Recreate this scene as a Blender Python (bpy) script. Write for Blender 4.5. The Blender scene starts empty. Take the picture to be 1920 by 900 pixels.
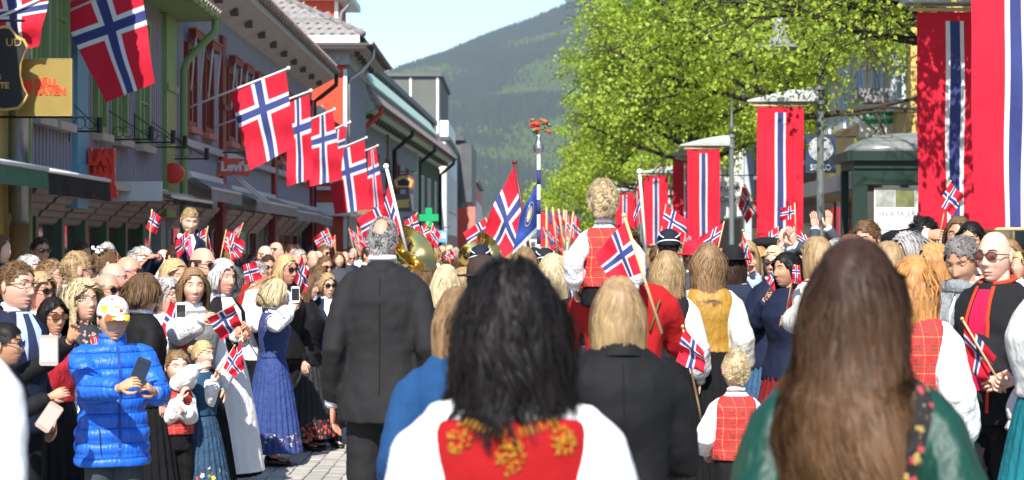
import bpy, bmesh, math, random
import numpy as np
from mathutils import Vector, Matrix
R = math.radians
random.seed(7)
SC = bpy.context.scene
COL = SC.collection
# ------------------------------------------------------------------ camera, sky, sun, exposure
CAMZ, FPX, VPX, VPY = 1.68, 3733.0, 975.0, 470.0
cam = bpy.data.cameras.new('camera'); cam_o = bpy.data.objects.new('camera', cam); COL.objects.link(cam_o)
cam.sensor_width = 36; cam.lens = 70
cam_o.location = (0, 0, CAMZ); cam_o.rotation_euler = (R(90), 0, 0)
cam.shift_x = -15 / 1920; cam.shift_y = -20 / 1920 * -1
cam.clip_start = 0.1; cam.clip_end = 30000
cam.dof.use_dof = True; cam.dof.focus_distance = 12.5; cam.dof.aperture_fstop = 5.0
SC.camera = cam_o
SUN = Vector((-0.09, -0.72, 0.70)).normalized()
w = bpy.data.worlds.new('World'); SC.world = w; w.use_nodes = True
nt = w.node_tree; bg = nt.nodes['Background']
sky = nt.nodes.new('ShaderNodeTexSky'); sky.sky_type = 'NISHITA'; sky.sun_disc = False
sky.sun_elevation = math.asin(SUN.z); sky.sun_rotation = math.atan2(SUN.x, SUN.y)
sky.air_density = 1.0; sky.dust_density = 0.15; sky.ozone_density = 4.0
nt.links.new(sky.outputs[0], bg.inputs[0]); bg.inputs[1].default_value = 0.13
sl = bpy.data.lights.new('sun', 'SUN'); sl.energy = 5.0; sl.angle = R(0.5); sl.color = (1, 0.95, 0.87)
so = bpy.data.objects.new('sun', sl); COL.objects.link(so)
so.rotation_euler = (-SUN).to_track_quat('-Z', 'Y').to_euler()
SC.view_settings.view_transform = 'Standard'; SC.view_settings.look = 'None'
SC.view_settings.exposure = 0.85; SC.view_settings.gamma = 1
SC.render.engine = 'CYCLES'
SC.cycles.use_denoising = True; SC.cycles.use_adaptive_sampling = True; SC.cycles.adaptive_threshold = .015
SC.cycles.max_bounces = 6; SC.cycles.diffuse_bounces = 3; SC.cycles.glossy_bounces = 3
SC.cycles.transmission_bounces = 4; SC.cycles.volume_bounces = 0; SC.cycles.transparent_max_bounces = 8
SC.cycles.sample_clamp_indirect = 6
# ------------------------------------------------------------------ helpers
def PT(px, py, Y):
    return Vector(((px - VPX) / FPX * Y, Y, CAMZ - (py - VPY) / FPX * Y))
def tag(o, label=None, cat=None, group=None, kind=None):
    if label: o['label'] = label
    if cat: o['category'] = cat
    if group: o['group'] = group
    if kind: o['kind'] = kind
    return o
def empty(name, loc=(0, 0, 0), rz=0, label=None, cat=None, group=None, parent=None, s=1):
    o = bpy.data.objects.new(name, None); COL.objects.link(o)
    o.location = loc; o.rotation_euler = (0, 0, rz); o.scale = (s, s, s); o.empty_display_size = .1
    if parent: o.parent = parent
    return tag(o, label, cat, group)
def copy_tree(o, parent=None):
    c = o.copy(); COL.objects.link(c)
    if parent: c.parent = parent
    for ch in o.children: copy_tree(ch, c)
    return c
class G:
    def __init__(s): s.v = []; s.f = []; s.m = []
    def add(s, vs, fs, mi=0):
        b = len(s.v); s.v.extend([tuple(p) for p in vs])
        for f in fs: s.f.append([i + b for i in f]); s.m.append(mi)
        return b
    def box(s, x0, x1, y0, y1, z0, z1, mi=0, M=None):
        vs = [(x0,y0,z0),(x1,y0,z0),(x1,y1,z0),(x0,y1,z0),(x0,y0,z1),(x1,y0,z1),(x1,y1,z1),(x0,y1,z1)]
        if M is not None: vs = [M @ Vector(p) for p in vs]
        s.add(vs, [(0,3,2,1),(4,5,6,7),(0,1,5,4),(1,2,6,5),(2,3,7,6),(3,0,4,7)], mi)
    def prism(s, poly, d0, d1, axis='y', mi=0):
        n = len(poly); f = {'y': lambda a, b, d: (a, d, b), 'x': lambda a, b, d: (d, a, b), 'z': lambda a, b, d: (a, b, d)}[axis]
        vs = [f(a, b, d0) for a, b in poly] + [f(a, b, d1) for a, b in poly]
        s.add(vs, [list(range(n))[::-1], list(range(n, 2 * n))] + [(i, (i + 1) % n, n + (i + 1) % n, n + i) for i in range(n)], mi)
    def rings(s, rings, mi=0, cap=True, closed=True):
        n = len(rings[0]); b = len(s.v)
        for r in rings: s.v.extend([tuple(p) for p in r])
        k = n if closed else n - 1
        for i in range(len(rings) - 1):
            for j in range(k):
                a = b + i * n + j; c = b + i * n + (j + 1) % n
                s.f.append([a, c, c + n, a + n]); s.m.append(mi)
        if cap and closed:
            s.f.append([b + j for j in range(n)][::-1]); s.m.append(mi)
            e = b + (len(rings) - 1) * n
            s.f.append([e + j for j in range(n)]); s.m.append(mi)
    def tube(s, pts, rads, n=8, mi=0, flat=None, cap=True):
        pts = [Vector(p) for p in pts]
        if not hasattr(rads, '__len__'): rads = [rads] * len(pts)
        rs = []; up = None
        for i, p in enumerate(pts):
            d = (pts[min(i + 1, len(pts) - 1)] - pts[max(i - 1, 0)])
            if d.length < 1e-9: d = Vector((0, 0, 1))
            d.normalize()
            if up is None:
                up = Vector((0, -1, 0)) if abs(d.y) < .8 else Vector((0, 0, 1))
            u = (up - d * up.dot(d)); u.normalize(); up = u; v = d.cross(u)
            fl = 1 if flat is None else flat
            rs.append([p + (u * math.cos(2 * math.pi * k / n) * fl + v * math.sin(2 * math.pi * k / n)) * rads[i] for k in range(n)])
        s.rings(rs, mi, cap)
    def ell(s, c, r, nu=10, nv=6, mi=0, M=None):
        rs = []
        for i in range(nv + 1):
            t = math.pi * min(max(i / nv, .02), .98)
            rg = []
            for k in range(nu):
                p = Vector((r[0] * math.sin(t) * math.cos(2 * math.pi * k / nu), r[1] * math.sin(t) * math.sin(2 * math.pi * k / nu), -r[2] * math.cos(t)))
                if M is not None: p = M @ p
                rg.append(Vector(c) + p)
            rs.append(rg)
        s.rings(rs, mi)
    def mesh(s, name, mats, smooth=True):
        me = bpy.data.meshes.new(name); me.from_pydata(s.v, [], s.f)
        for m in (mats if isinstance(mats, (list, tuple)) else [mats]): me.materials.append(m)
        if s.m: me.polygons.foreach_set('material_index', s.m)
        me.polygons.foreach_set('use_smooth', [smooth] * len(me.polygons)); me.update()
        return me
    def obj(s, name, mats, parent=None, smooth=False, loc=None):
        o = bpy.data.objects.new(name, s.mesh(name, mats, smooth)); COL.objects.link(o)
        if parent: o.parent = parent
        if loc is not None: o.location = loc
        return o
def BX(name, mats, parent, *b):
    g = G()
    for q in b: g.box(*q)
    return g.obj(name, mats, parent)
def TB(name, mats, parent, pts, r, n=8, smooth=True):
    g = G(); g.tube(pts, r, n); return g.obj(name, mats, parent, smooth)
def np_mesh(name, V, F, mats, mi=None, smooth=False, parent=None):
    V = np.asarray(V, np.float32); F = np.asarray(F, np.int32); k = F.shape[1]
    me = bpy.data.meshes.new(name); me.vertices.add(len(V)); me.vertices.foreach_set('co', V.ravel())
    me.loops.add(F.size); me.loops.foreach_set('vertex_index', F.ravel())
    me.polygons.add(len(F)); me.polygons.foreach_set('loop_start', np.arange(0, F.size, k, dtype=np.int32))
    for m in (mats if isinstance(mats, (list, tuple)) else [mats]): me.materials.append(m)
    if mi is not None: me.polygons.foreach_set('material_index', np.asarray(mi, np.int32))
    me.polygons.foreach_set('use_smooth', np.full(len(F), smooth)); me.update(calc_edges=True); me.validate()
    o = bpy.data.objects.new(name, me); COL.objects.link(o)
    if parent: o.parent = parent
    return o
# ------------------------------------------------------------------ materials
MATS = {}
class NT:
    def __init__(s, name):
        s.m = bpy.data.materials.new(name); s.m.use_nodes = True; s.t = s.m.node_tree
        s.b = s.t.nodes['Principled BSDF']; s.out = s.t.nodes['Material Output']
        s.tc = s.t.nodes.new('ShaderNodeTexCoord'); s.obj = s.tc.outputs['Object']
    def n(s, typ, **kw):
        o = s.t.nodes.new('ShaderNode' + typ)
        for k, v in kw.items():
            if k in o.inputs: o.inputs[k].default_value = v
            else: setattr(o, k, v)
        return o
    def l(s, a, b): s.t.links.new(a, b)
    def val(s, x, sock):
        if isinstance(x, (int, float)): sock.default_value = x
        elif isinstance(x, tuple): sock.default_value = (*x[:3], 1)
        else: s.l(x, sock)
    def math(s, op, a, b=0.0, c=None):
        o = s.t.nodes.new('ShaderNodeMath'); o.operation = op
        s.val(a, o.inputs[0]); s.val(b, o.inputs[1])
        if c is not None: s.val(c, o.inputs[2])
        return o.outputs[0]
    def mix(s, f, a, b):
        o = s.t.nodes.new('ShaderNodeMix'); o.data_type = 'RGBA'
        s.val(f, o.inputs[0]); s.val(a, o.inputs[6]); s.val(b, o.inputs[7]); return o.outputs[2]
    def noise(s, scale, detail=3, vec=None, stretch=None, rough=.55):
        o = s.n('TexNoise', Scale=scale, Detail=detail, Roughness=rough)
        v = vec or s.obj
        if stretch:
            m = s.t.nodes.new('ShaderNodeMapping'); m.inputs['Scale'].default_value = stretch; s.l(v, m.inputs[0]); v = m.outputs[0]
        s.l(v, o.inputs['Vector']); return o.outputs[0]
    def xyz(s):
        o = s.t.nodes.new('ShaderNodeSeparateXYZ'); s.l(s.obj, o.inputs[0]); return o.outputs
    def bump(s, h, strength, dist=.02):
        o = s.n('Bump', Strength=strength, Distance=dist); s.l(h, o.inputs['Height']); s.l(o.outputs[0], s.b.inputs['Normal'])
    def transl(s, f, col):
        tr = s.t.nodes.new('ShaderNodeBsdfTranslucent'); s.val(col, tr.inputs[0])
        mx = s.t.nodes.new('ShaderNodeMixShader'); mx.inputs[0].default_value = f
        s.l(s.b.outputs[0], mx.inputs[1]); s.l(tr.outputs[0], mx.inputs[2]); s.l(mx.outputs[0], s.out.inputs[0])
def mat(name, col, rough=.7, var=.12, vs=4, bump=0, bs=30, spec=.35, metal=0, tr=0, stretch=None, bd=.01, coat=0):
    if name in MATS: return MATS[name]
    t = NT(name); b = t.b
    b.inputs['Roughness'].default_value = rough; b.inputs['Metallic'].default_value = metal
    b.inputs['Specular IOR Level'].default_value = spec
    c = col
    if var:
        nz = t.noise(vs, 4, stretch=stretch)
        lo = tuple(max(0, x * (1 - var * 1.6)) for x in col); hi = tuple(min(1, x * (1 + var * 1.2)) for x in col)
        c = t.mix(nz, lo, hi)
    t.val(c, b.inputs['Base Color'])
    if bump: t.bump(t.noise(bs, 3, stretch=stretch), bump, bd)
    if coat: b.inputs['Coat Weight'].default_value = coat
    if tr: t.transl(tr, c)
    MATS[name] = t.m; return t.m
def cloth(name, col, rough=.85, folds=.5, fs=9, tr=0, sheen=.0, spec=.2):
    """woven cloth: soft fold relief, faint weave"""
    if name in MATS: return MATS[name]
    t = NT(name); b = t.b
    b.inputs['Roughness'].default_value = rough; b.inputs['Specular IOR Level'].default_value = spec
    nz = t.noise(5, 4); c = t.mix(nz, tuple(x * .86 for x in col), tuple(min(1, x * 1.1) for x in col)); t.val(c, b.inputs['Base Color'])
    f = t.noise(fs, 3, stretch=(1, 1, .55)); f2 = t.noise(260, 2)
    t.bump(t.math('ADD', f, t.math('MULTIPLY', f2, .04)), folds, .06)
    if sheen: b.inputs['Sheen Weight'].default_value = sheen
    if tr: t.transl(tr, c)
    MATS[name] = t.m; return t.m
def stripes(t, x, freq, wid, off=0.0):
    return t.math('LESS_THAN', t.math('FRACT', t.math('MULTIPLY_ADD', x, freq, off + 100.0)), wid)
def tartan(name='tartan_wool', f=12.0):
    if name in MATS: return MATS[name]
    t = NT(name); x, y, z = t.xyz(); c = (.62, .025, .03)
    a = t.math('ADD', x, t.math('MULTIPLY', y, .9))
    for ax in (a, z):
        for k in (0, .2):
            m = stripes(t, ax, f, .11, k); c = t.mix(t.math('MULTIPLY', m, .6), c, (.05, .05, .02))
        m = stripes(t, ax, f, .035, .45); c = t.mix(t.math('MULTIPLY', m, .5), c, (.75, .45, .12))
    t.val(c, t.b.inputs['Base Color']); t.b.inputs['Roughness'].default_value = .85
    t.bump(t.noise(12, 3), .45, .05); MATS[name] = t.m; return t.m
def floral(name, base, cols, scale=24, dens=.32, zr=None, rough=.8, folds=.5, thr=.45, warp=.03):
    """woven ground with embroidered flowers, optionally only in a band of heights"""
    if name in MATS: return MATS[name]
    t = NT(name); x, y, z = t.xyz()
    nz = t.noise(5, 4); c = t.mix(nz, tuple(v * .85 for v in base), tuple(min(1, v * 1.12) for v in base))
    vo = t.n('TexVoronoi', Scale=scale); wv = t.n('TexNoise', Scale=scale * 1.5)
    t.l(t.obj, wv.inputs['Vector'])
    va = t.t.nodes.new('ShaderNodeVectorMath'); va.operation = 'MULTIPLY_ADD'; t.l(wv.outputs['Color'], va.inputs[0]); va.inputs[1].default_value = (warp,) * 3; t.l(t.obj, va.inputs[2])
    t.l(va.outputs[0], vo.inputs['Vector'])
    sp = t.t.nodes.new('ShaderNodeSeparateColor'); t.l(vo.outputs['Color'], sp.inputs[0])
    m = t.math('LESS_THAN', vo.outputs['Distance'], dens)
    m = t.math('MULTIPLY', m, t.math('GREATER_THAN', sp.outputs[1], thr))
    if zr:
        wob = t.math('MULTIPLY_ADD', t.noise(7, 1), .16, -.08)
        zz = t.math('ADD', z, wob)
        m = t.math('MULTIPLY', m, t.math('MULTIPLY', t.math('GREATER_THAN', zz, zr[0]), t.math('LESS_THAN', zz, zr[1])))
    rp = t.n('ValToRGB'); e = rp.color_ramp; e.interpolation = 'CONSTANT'
    while len(e.elements) < len(cols): e.elements.new(.5)
    for i, q in enumerate(cols): e.elements[i].position = i / len(cols); e.elements[i].color = (*q, 1)
    t.l(sp.outputs[0], rp.inputs[0]); c = t.mix(m, c, rp.outputs[0])
    t.val(c, t.b.inputs['Base Color']); t.b.inputs['Roughness'].default_value = rough
    t.bump(t.math('ADD', t.noise(10, 3), t.math('MULTIPLY', m, .06)), folds, .05); MATS[name] = t.m; return t.m
def quilted(name, col):
    if name in MATS: return MATS[name]
    t = NT(name); x, y, z = t.xyz(); c = t.mix(t.noise(6, 4), tuple(v * .8 for v in col), tuple(min(1, v * 1.15) for v in col)); t.val(c, t.b.inputs['Base Color'])
    t.b.inputs['Roughness'].default_value = .42; t.b.inputs['Specular IOR Level'].default_value = .45
    zz = t.math('MULTIPLY_ADD', t.noise(3, 2), .05, z); fr = t.math('FRACT', t.math('MULTIPLY', zz, 11.0)); pf = t.math('POWER', t.math('ABSOLUTE', t.math('SINE', t.math('MULTIPLY', fr, math.pi))), .35)
    puck = t.noise(1, 3, stretch=(45, 45, 9)); h_ = t.math('MULTIPLY_ADD', puck, .35, t.math('MULTIPLY', pf, .55)); t.bump(h_, .9, .03); MATS[name] = t.m; return t.m
def hairmat(name, col):
    if name in MATS: return MATS[name]
    t = NT(name); nz = t.noise(1, 4, stretch=(70, 70, 9)); n2 = t.noise(9, 3)
    rp = t.n('ValToRGB'); rp.color_ramp.elements[0].position = .32; rp.color_ramp.elements[1].position = .68
    rp.color_ramp.elements[0].color = (*[v * .5 for v in col], 1); rp.color_ramp.elements[1].color = (*[min(1, v * 1.45) for v in col], 1)
    t.l(t.math('MULTIPLY_ADD', n2, .45, t.math('MULTIPLY', nz, .55)), rp.inputs[0]); t.l(rp.outputs[0], t.b.inputs['Base Color'])
    t.b.inputs['Roughness'].default_value = .5; t.b.inputs['Specular IOR Level'].default_value = .16 if sum(col) < .3 else .28
    t.transl(.12, rp.outputs[0]); MATS[name] = t.m; return t.m
def skinmat(name, col):
    if name in MATS: return MATS[name]
    t = NT(name); nz = t.noise(14, 4); n2 = t.noise(40, 3)
    c = t.mix(nz, tuple(v * q for v, q in zip(col, (.86, .76, .72))), tuple(min(1, v * q) for v, q in zip(col, (1.1, 1.12, 1.14))))
    t.val(c, t.b.inputs['Base Color']); t.b.inputs['Roughness'].default_value = .5; t.b.inputs['Specular IOR Level'].default_value = .35
    t.b.inputs['Subsurface Weight'].default_value = .12; t.b.inputs['Subsurface Radius'].default_value = (.012, .005, .003)
    t.bump(n2, .12, .004); MATS[name] = t.m; return t.m
def glassmat(name, col=(.05, .07, .09), rough=.06):
    return mat(name, col, rough, var=.5, vs=1.2, spec=.9, coat=.6)
M_RED = cloth('flag_red', (.72, .022, .05), .75, .35, 6, tr=.28); M_WHT = cloth('flag_white', (.8, .8, .8), .75, .35, 6, tr=.28); M_BLU = cloth('flag_blue', (.05, .065, .22), .75, .35, 6, tr=.2)
M_WOOD = mat('pale_wood', (.62, .42, .22), .55, .2, 20, stretch=(1, 1, .1))
M_WPAINT = mat('white_paint', (.78, .78, .75), .5, .06, 6, bump=.1, bs=40)
M_IRON = mat('black_iron', (.02, .02, .022), .5, .2, 8)
M_STEEL = mat('galvanised_steel', (.45, .46, .47), .35, .15, 10, metal=.7)
def text_mesh(txt, size, mats, parent, loc, rot=(R(90), 0, 0), ext=.006, name='lettering', sx=1, align='CENTER', bold=0):
    cu = bpy.data.curves.new(name, 'FONT'); cu.body = txt; cu.size = size; cu.extrude = ext; cu.align_x = align; cu.align_y = 'CENTER'; cu.resolution_u = 3; cu.offset = bold
    o = bpy.data.objects.new('tmp', cu); me = bpy.data.meshes.new_from_object(o)
    bpy.data.objects.remove(o); me.materials.clear(); me.materials.append(mats)
    q = bpy.data.objects.new(name, me); COL.objects.link(q); q.parent = parent; q.location = loc; q.rotation_euler = rot; q.scale = (sx, 1, 1)
    return q
# ================================================================== SETTING
M_GRD = mat('asphalt_far', (.16, .155, .145), .9, .2, 2, bump=.3, bs=25)
def sheet(name, x0, x1, y0, y1, z, m):
    g = G(); g.add([(x0, y0, z), (x1, y0, z), (x1, y1, z), (x0, y1, z)], [(0, 1, 2, 3)]); return tag(g.obj(name, m), kind='structure')
M_VAL = mat('valley_grass', (.09, .12, .035), .95, .4, .01)
sheet('ground', -9000, 9000, -600, 11000, -.9, M_VAL)
street = sheet('street', -60, 60, -30, 400, -.02, mat('street_joint_sand', (.24, .22, .19), .95, .2, 6, bump=.4, bs=60))
# stone setts, laid in rows along the street
M_SET = [mat('granite_sett_%s' % 'abc'[i], c, .85, .18, 9, bump=.35, bs=90, bd=.004) for i, c in enumerate([(.40, .375, .335), (.35, .33, .30), (.44, .41, .36)])]
def sett_mesh(m):
    g = G(); a, b, h = .066, .108, .03; e = .008
    lo = [(-a, -b, -h), (a, -b, -h), (a, b, -h), (-a, b, -h)]; mid = [(-a, -b, -.006), (a, -b, -.006), (a, b, -.006), (-a, b, -.006)]
    hi = [(-a + e, -b + e, 0), (a - e, -b + e, 0), (a - e, b - e, 0), (-a + e, b - e, 0)]
    g.rings([lo, mid, hi]); return g
sg = [sett_mesh(i) for i in range(3)]; sm = [sg[i].mesh('sett', M_SET[i], False) for i in range(3)]
rnd = random.Random(3); V = []; F = []; MI = []; npart = 0
bv = np.array(sg[0].v); bf = [f for f in sg[0].f if len(f) == 4]
for ix in range(-26, 45):
    x = ix * .139
    for iy in range(0, 130):
        y = 13.9 + iy * .222 + (ix % 2) * .111 + rnd.uniform(-.006, .006)
        z = rnd.uniform(-.004, .004); k = rnd.randrange(3)
        if -2.35 < x < -1.0 and y < 20.2 and npart < 290:
            o = bpy.data.objects.new('sett', sm[k]); COL.objects.link(o); o.parent = street
            o.location = (x, y, z); o.rotation_euler = (rnd.uniform(-.02, .02), rnd.uniform(-.02, .02), rnd.uniform(-.015, .015)); npart += 1
        else:
            b0 = len(V); V.extend((bv + np.array([x, y, z])).tolist()); F.extend([[i + b0 for i in f] for f in bf]); MI.extend([k] * len(bf))
o = np_mesh('paving', V, F, M_SET, MI, parent=street); tag(o, kind='stuff')
g = G(); rk = random.Random(5); y = 8.0
kst = tag(empty('kerb'), kind='structure')
while y < 40:
    L = rk.uniform(.7, 1.0); g = G(); zz = rk.uniform(.03, .045)
    g.rings([[(-2.72, y + .01, -.03), (-2.5, y + .01, -.03), (-2.5, y + L, -.03), (-2.72, y + L, -.03)], [(-2.72, y + .01, zz - .02), (-2.5, y + .01, zz - .02), (-2.5, y + L, zz - .02), (-2.72, y + L, zz - .02)], [(-2.7, y + .03, zz), (-2.52, y + .03, zz), (-2.52, y + L - .02, zz), (-2.7, y + L - .02, zz)]])
    g.obj('kerb_stone', M_SET[rk.randrange(3)], kst); y += L + .012
for nm, x0, x1 in (('pavement', -5.6, -2.725), ('pavement', 6.2, 9.0)): sheet(nm, x0, x1, -10, 160, .022, mat('pavement_flags', (.3, .285, .26), .9, .2, 3, bump=.3, bs=40))
# ------------------------------------------------------------------ mountain with forest
def ridge(X): # ridge height above X at the ridge line
    return 394 + .385 * (X + 298) - 1.2e-4 * np.maximum(X - 150, 0) ** 2 - 2.0e-4 * np.minimum(X + 420, 0) ** 2 * .4
def hill(X, Y):
    t = np.clip((Y - 2500) / 2000., 0, 1.6)
    Xn = X * 4500 / np.maximum(Y, 1000)
    prof = np.where(t < 1, t ** .93, 1 - (t - 1) * .35)
    bumps = 16 * np.sin(X * .011 + Y * .004) * np.sin(Y * .006 + 1) + 7 * np.sin(X * .031 + 2 + Y * .013)
    return -2 + (ridge(Xn)) * prof + bumps * np.clip(t * 2, 0, 1) * np.clip((1.02 - t) * 6, .25, 1)
nx, ny = 120, 90
xs = np.linspace(-1500, 1500, nx); ys = np.linspace(2300, 5600, ny)
XX, YY = np.meshgrid(xs, ys); ZZ = np.maximum(hill(XX, YY), -2)
Vv = np.stack([XX, YY, ZZ], -1).reshape(-1, 3)
Fi = np.array([[j * nx + i, j * nx + i + 1, (j + 1) * nx + i + 1, (j + 1) * nx + i] for j in range(ny - 1) for i in range(nx - 1)])
tag(np_mesh('mountain', Vv, Fi, mat('forest_floor', (.02, .032, .014), .95, .3, .02), smooth=True), kind='structure')
rs = np.random.RandomState(4)
N = 62000
Y_ = 2550 + 1990 * np.sqrt(rs.rand(N)); X_ = (rs.rand(N) * 1.0 - .42) * 1150 * Y_ / 4500
Z_ = hill(X_, Y_)
pn = np.sin(X_ * .021 + 1.3 * np.sin(Y_ * .009)) + np.sin(Y_ * .012 + X_ * .007 + 2) + .8 * np.sin(X_ * .05 + Y_ * .03) + rs.randn(N) * .55
tfrac = (Y_ - 2550) / 1990
dec = (pn > .35 + 1.6 * np.clip(tfrac - .55, 0, 1) ** .8 * 1.6)
h = np.where(dec, rs.uniform(9, 14, N), rs.uniform(12, 21, N)); r = np.where(dec, rs.uniform(3.2, 5, N), rs.uniform(2.2, 3.4, N))
ang = np.arange(6) * math.pi / 3
ringA = np.stack([np.cos(ang), np.sin(ang)], -1)
V3 = np.zeros((N, 13, 3))
V3[:, 0:6, 0] = X_[:, None] + r[:, None] * ringA[:, 0] * np.where(dec, .75, 1)[:, None]; V3[:, 0:6, 1] = Y_[:, None] + r[:, None] * ringA[:, 1]
V3[:, 0:6, 2] = Z_[:, None] + (h * .04)[:, None]
fr = np.where(dec, 1.0, .58)
V3[:, 6:12, 0] = X_[:, None] + (r * fr)[:, None] * ringA[:, 0]; V3[:, 6:12, 1] = Y_[:, None] + (r * fr)[:, None] * ringA[:, 1]
V3[:, 6:12, 2] = Z_[:, None] + (h * np.where(dec, .62, .42))[:, None] + rs.randn(N, 6) * .8
V3[:, 12, 0] = X_; V3[:, 12, 1] = Y_; V3[:, 12, 2] = Z_ + h
bq = []
for k in range(6): q = (k + 1) % 6; bq += [[k, q, 6 + q], [k, 6 + q, 6 + k], [6 + k, 6 + q, 12]]
FT = (np.array(bq)[None] + (np.arange(N) * 13)[:, None, None]).reshape(-1, 3)
mi = np.where(dec, 1 + (rs.rand(N) > .55), 0); mi = np.where((~dec) & (rs.rand(N) > .6), 3, mi)
MF = [mat('conifer', (.017, .034, .022), .95, 0), mat('birch_spring', (.052, .085, .02), .95, 0), mat('aspen_spring', (.036, .062, .017), .95, 0), mat('conifer_olive', (.025, .045, .022), .95, 0)]
tag(np_mesh('mountain_forest', V3.reshape(-1, 3), FT, MF, np.repeat(mi, 18)), 'spruce and birch forest covering the mountain beyond the street', 'forest', kind='stuff')
# scree patch and far houses at the foot of the mountain
for i, (px, py, Y, wd, hh, c) in enumerate([(1036, 430, 700, 12, 8, (.5, .48, .46)), (1000, 445, 560, 10, 6, (.55, .5, .42)), (925, 448, 620, 14, 7, (.42, .3, .24)), (900, 452, 380, 9, 6, (.2, .2, .2))]):
    p = PT(px, py, Y); hs = empty('far_house', (p.x, p.y, -.9), .2 * i, ['pale grey house far off at the foot of the mountain', 'cream house far off behind the large blue banner', 'brown house far off behind the large carried flag', 'dark house at the far left end of the street'][i], 'house')
    mw = mat('far_wall_%d' % i, c, .9, .1); zt = p.z
    BX('wall', mw, hs, (-wd / 2, wd / 2, 0, 9, 0, zt + .9))
    g = G(); g.prism([(-wd / 2 - .4, zt + .9), (wd / 2 + .4, zt + .9), (0, zt + 3.6)], -.5, 9.5); g.obj('roof', mat('far_roof', (.13, .12, .12), .9), hs)
    for k in range(3): BX('window', mat('far_glass', (.05, .06, .08), .2), hs, (-wd / 2 + 1 + k * wd / 3, -wd / 2 + 2.2 + k * wd / 3, -.05, .02, zt - 1.8, zt - .4))
# ------------------------------------------------------------------ left row of houses
def C(c): return tuple(c)
M_TURQ = mat('turquoise_boards', (.14, .33, .41), .6, .2, 3, bump=.2, bs=20, stretch=(6, 6, .5))
M_PINKB = mat('pale_mauve_batten', (.38, .31, .34), .65, .12, 3)
M_GRN = mat('sage_green_paint', (.21, .32, .12), .5, .1, 3); M_DGRN = mat('dark_green_paint', (.07, .13, .09), .45, .15, 3)
M_LBLUE = mat('pilaster_blue_paint', (.14, .34, .46), .55, .1, 3)
M_GREYB = mat('pale_grey_boards', (.40, .40, .45), .6, .1, 3, bump=.15, bs=20, stretch=(6, 6, .5))
M_OXB = mat('oxblood_paint', (.22, .026, .02), .5, .15, 4); M_RDP = mat('red_house_paint', (.58, .07, .03), .55, .1, 2, bump=.15, bs=8, stretch=(8, 8, .3))
M_GLS = glassmat('window_glass'); M_GLD = glassmat('shop_glass', (.03, .035, .035))
M_SOFF = mat('soffit_white', (.46, .44, .42), .7, .12, 1.5); M_TILE = mat('weathered_tile', (.36, .27, .24), .85, .25, 7, bump=.3, bs=30)
M_GTILE = mat('grey_roof_tile', (.29, .265, .25), .8, .12, 5, bump=.2, bs=40); M_DARKR = mat('dark_roof_metal', (.095, .10, .105), .45, .2, 1.5)
M_AWG = mat('awning_grey', (.27, .265, .28), .8, .12, 3); M_AWB = cloth('awning_black', (.012, .012, .014), .8, .3); M_AWW = mat('awning_case_white', (.62, .62, .6), .5, .1, 3)
M_AWGR = cloth('awning_green', (.06, .16, .10), .8, .3); M_TAN = mat('tan_sill', (.50, .42, .34), .7, .15, 5); M_COP = mat('verdigris_metal', (.44, .60, .50), .6, .14, 1.2)
M_PIPEG = M_GRN; M_GUT = mat('brown_gutter', (.10, .07, .06), .5, .2, 6); M_OCH = mat('ochre_paint', (.60, .42, .14), .65, .1, 3)
def battens(parent, X, y0, y1, z0, z1, m, step=.17, w_=.045, d=.03, slope=0.0):
    g = G(); y = y0 + step / 2
    while y < y1: xx = X + (y - y0) * slope; g.box(xx, xx + d, y - w_ / 2, y + w_ / 2, z0, z1); y += step
    return tag(g.obj('siding_batten', m, parent), kind='stuff')
def win(parent, X, y0, y1, z0, z1, mf, mg=None, bars=(1, 1), sill=M_TAN, fw=.07, d=.09, name='window'):
    g = G(); g.box(X, X + d, y0, y0 + fw, z0, z1); g.box(X, X + d, y1 - fw, y1, z0, z1); g.box(X, X + d - .004, y0 + fw, y1 - fw, z1 - fw, z1); g.box(X, X + d - .004, y0 + fw, y1 - fw, z0, z0 + fw)
    for k in range(bars[0]): yy = y0 + (y1 - y0) * (k + 1) / (bars[0] + 1); g.box(X + .01, X + d - .02, yy - .02, yy + .02, z0 + fw, z1 - fw)
    for k in range(bars[1]): zz = z0 + (z1 - z0) * (k + 1) / (bars[1] + 1); g.box(X + .01, X + d - .024, y0 + fw, y1 - fw, zz - .015, zz + .015)
    f = g.obj(name, mf, parent)
    BX('pane', mg or M_GLS, f, (X - .02, X + .02, y0 + fw, y1 - fw, z0 + fw, z1 - fw))
    if sill: BX('sill', sill, f, (X, X + d + .07, y0 - .06, y1 + .06, z0 - .1, z0 - .003))
    return f
XF = -5.5
# ---- house 1: turquoise boards with green trim
h1 = empty('town_house', (0, 0, 0), 0, 'turquoise and mauve boarded house with green trim at the left edge', 'house')
BX('wall', M_TURQ, h1, (-12, XF, 21.75, 31.7, 2.55, 5.5)); battens(h1, XF, 21.8, 31.6, 2.6, 5.3, M_PINKB, .17, .045)
BX('shopfront', M_DGRN, h1, (-12, XF - .35, 21.75, 31.7, 0, 2.548))
for y0, y1, m in ((21.5, 21.85, M_GRN), (24.35, 24.95, M_LBLUE), (30.5, 31.35, M_GRN)): BX('pilaster', m, h1, (XF - .1, XF + .09, y0, y1, 2.2, 5.32), (XF - .12, XF + .12, y0 - .03, y1 + .03, 2.55, 2.75), (XF - .12, XF + .125, y0 - .03, y1 + .03, 4.15, 4.25))
for y0, y1 in ((22.25, 22.95), (23.25, 23.95), (25.55, 26.15), (26.75, 27.55), (28.35, 29.2)): win(h1, XF, y0, y1, 3.2, 5.05, M_GRN, glassmat('window_glass_green', (.10, .12, .11)), (1, 2), fw=.09)
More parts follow.
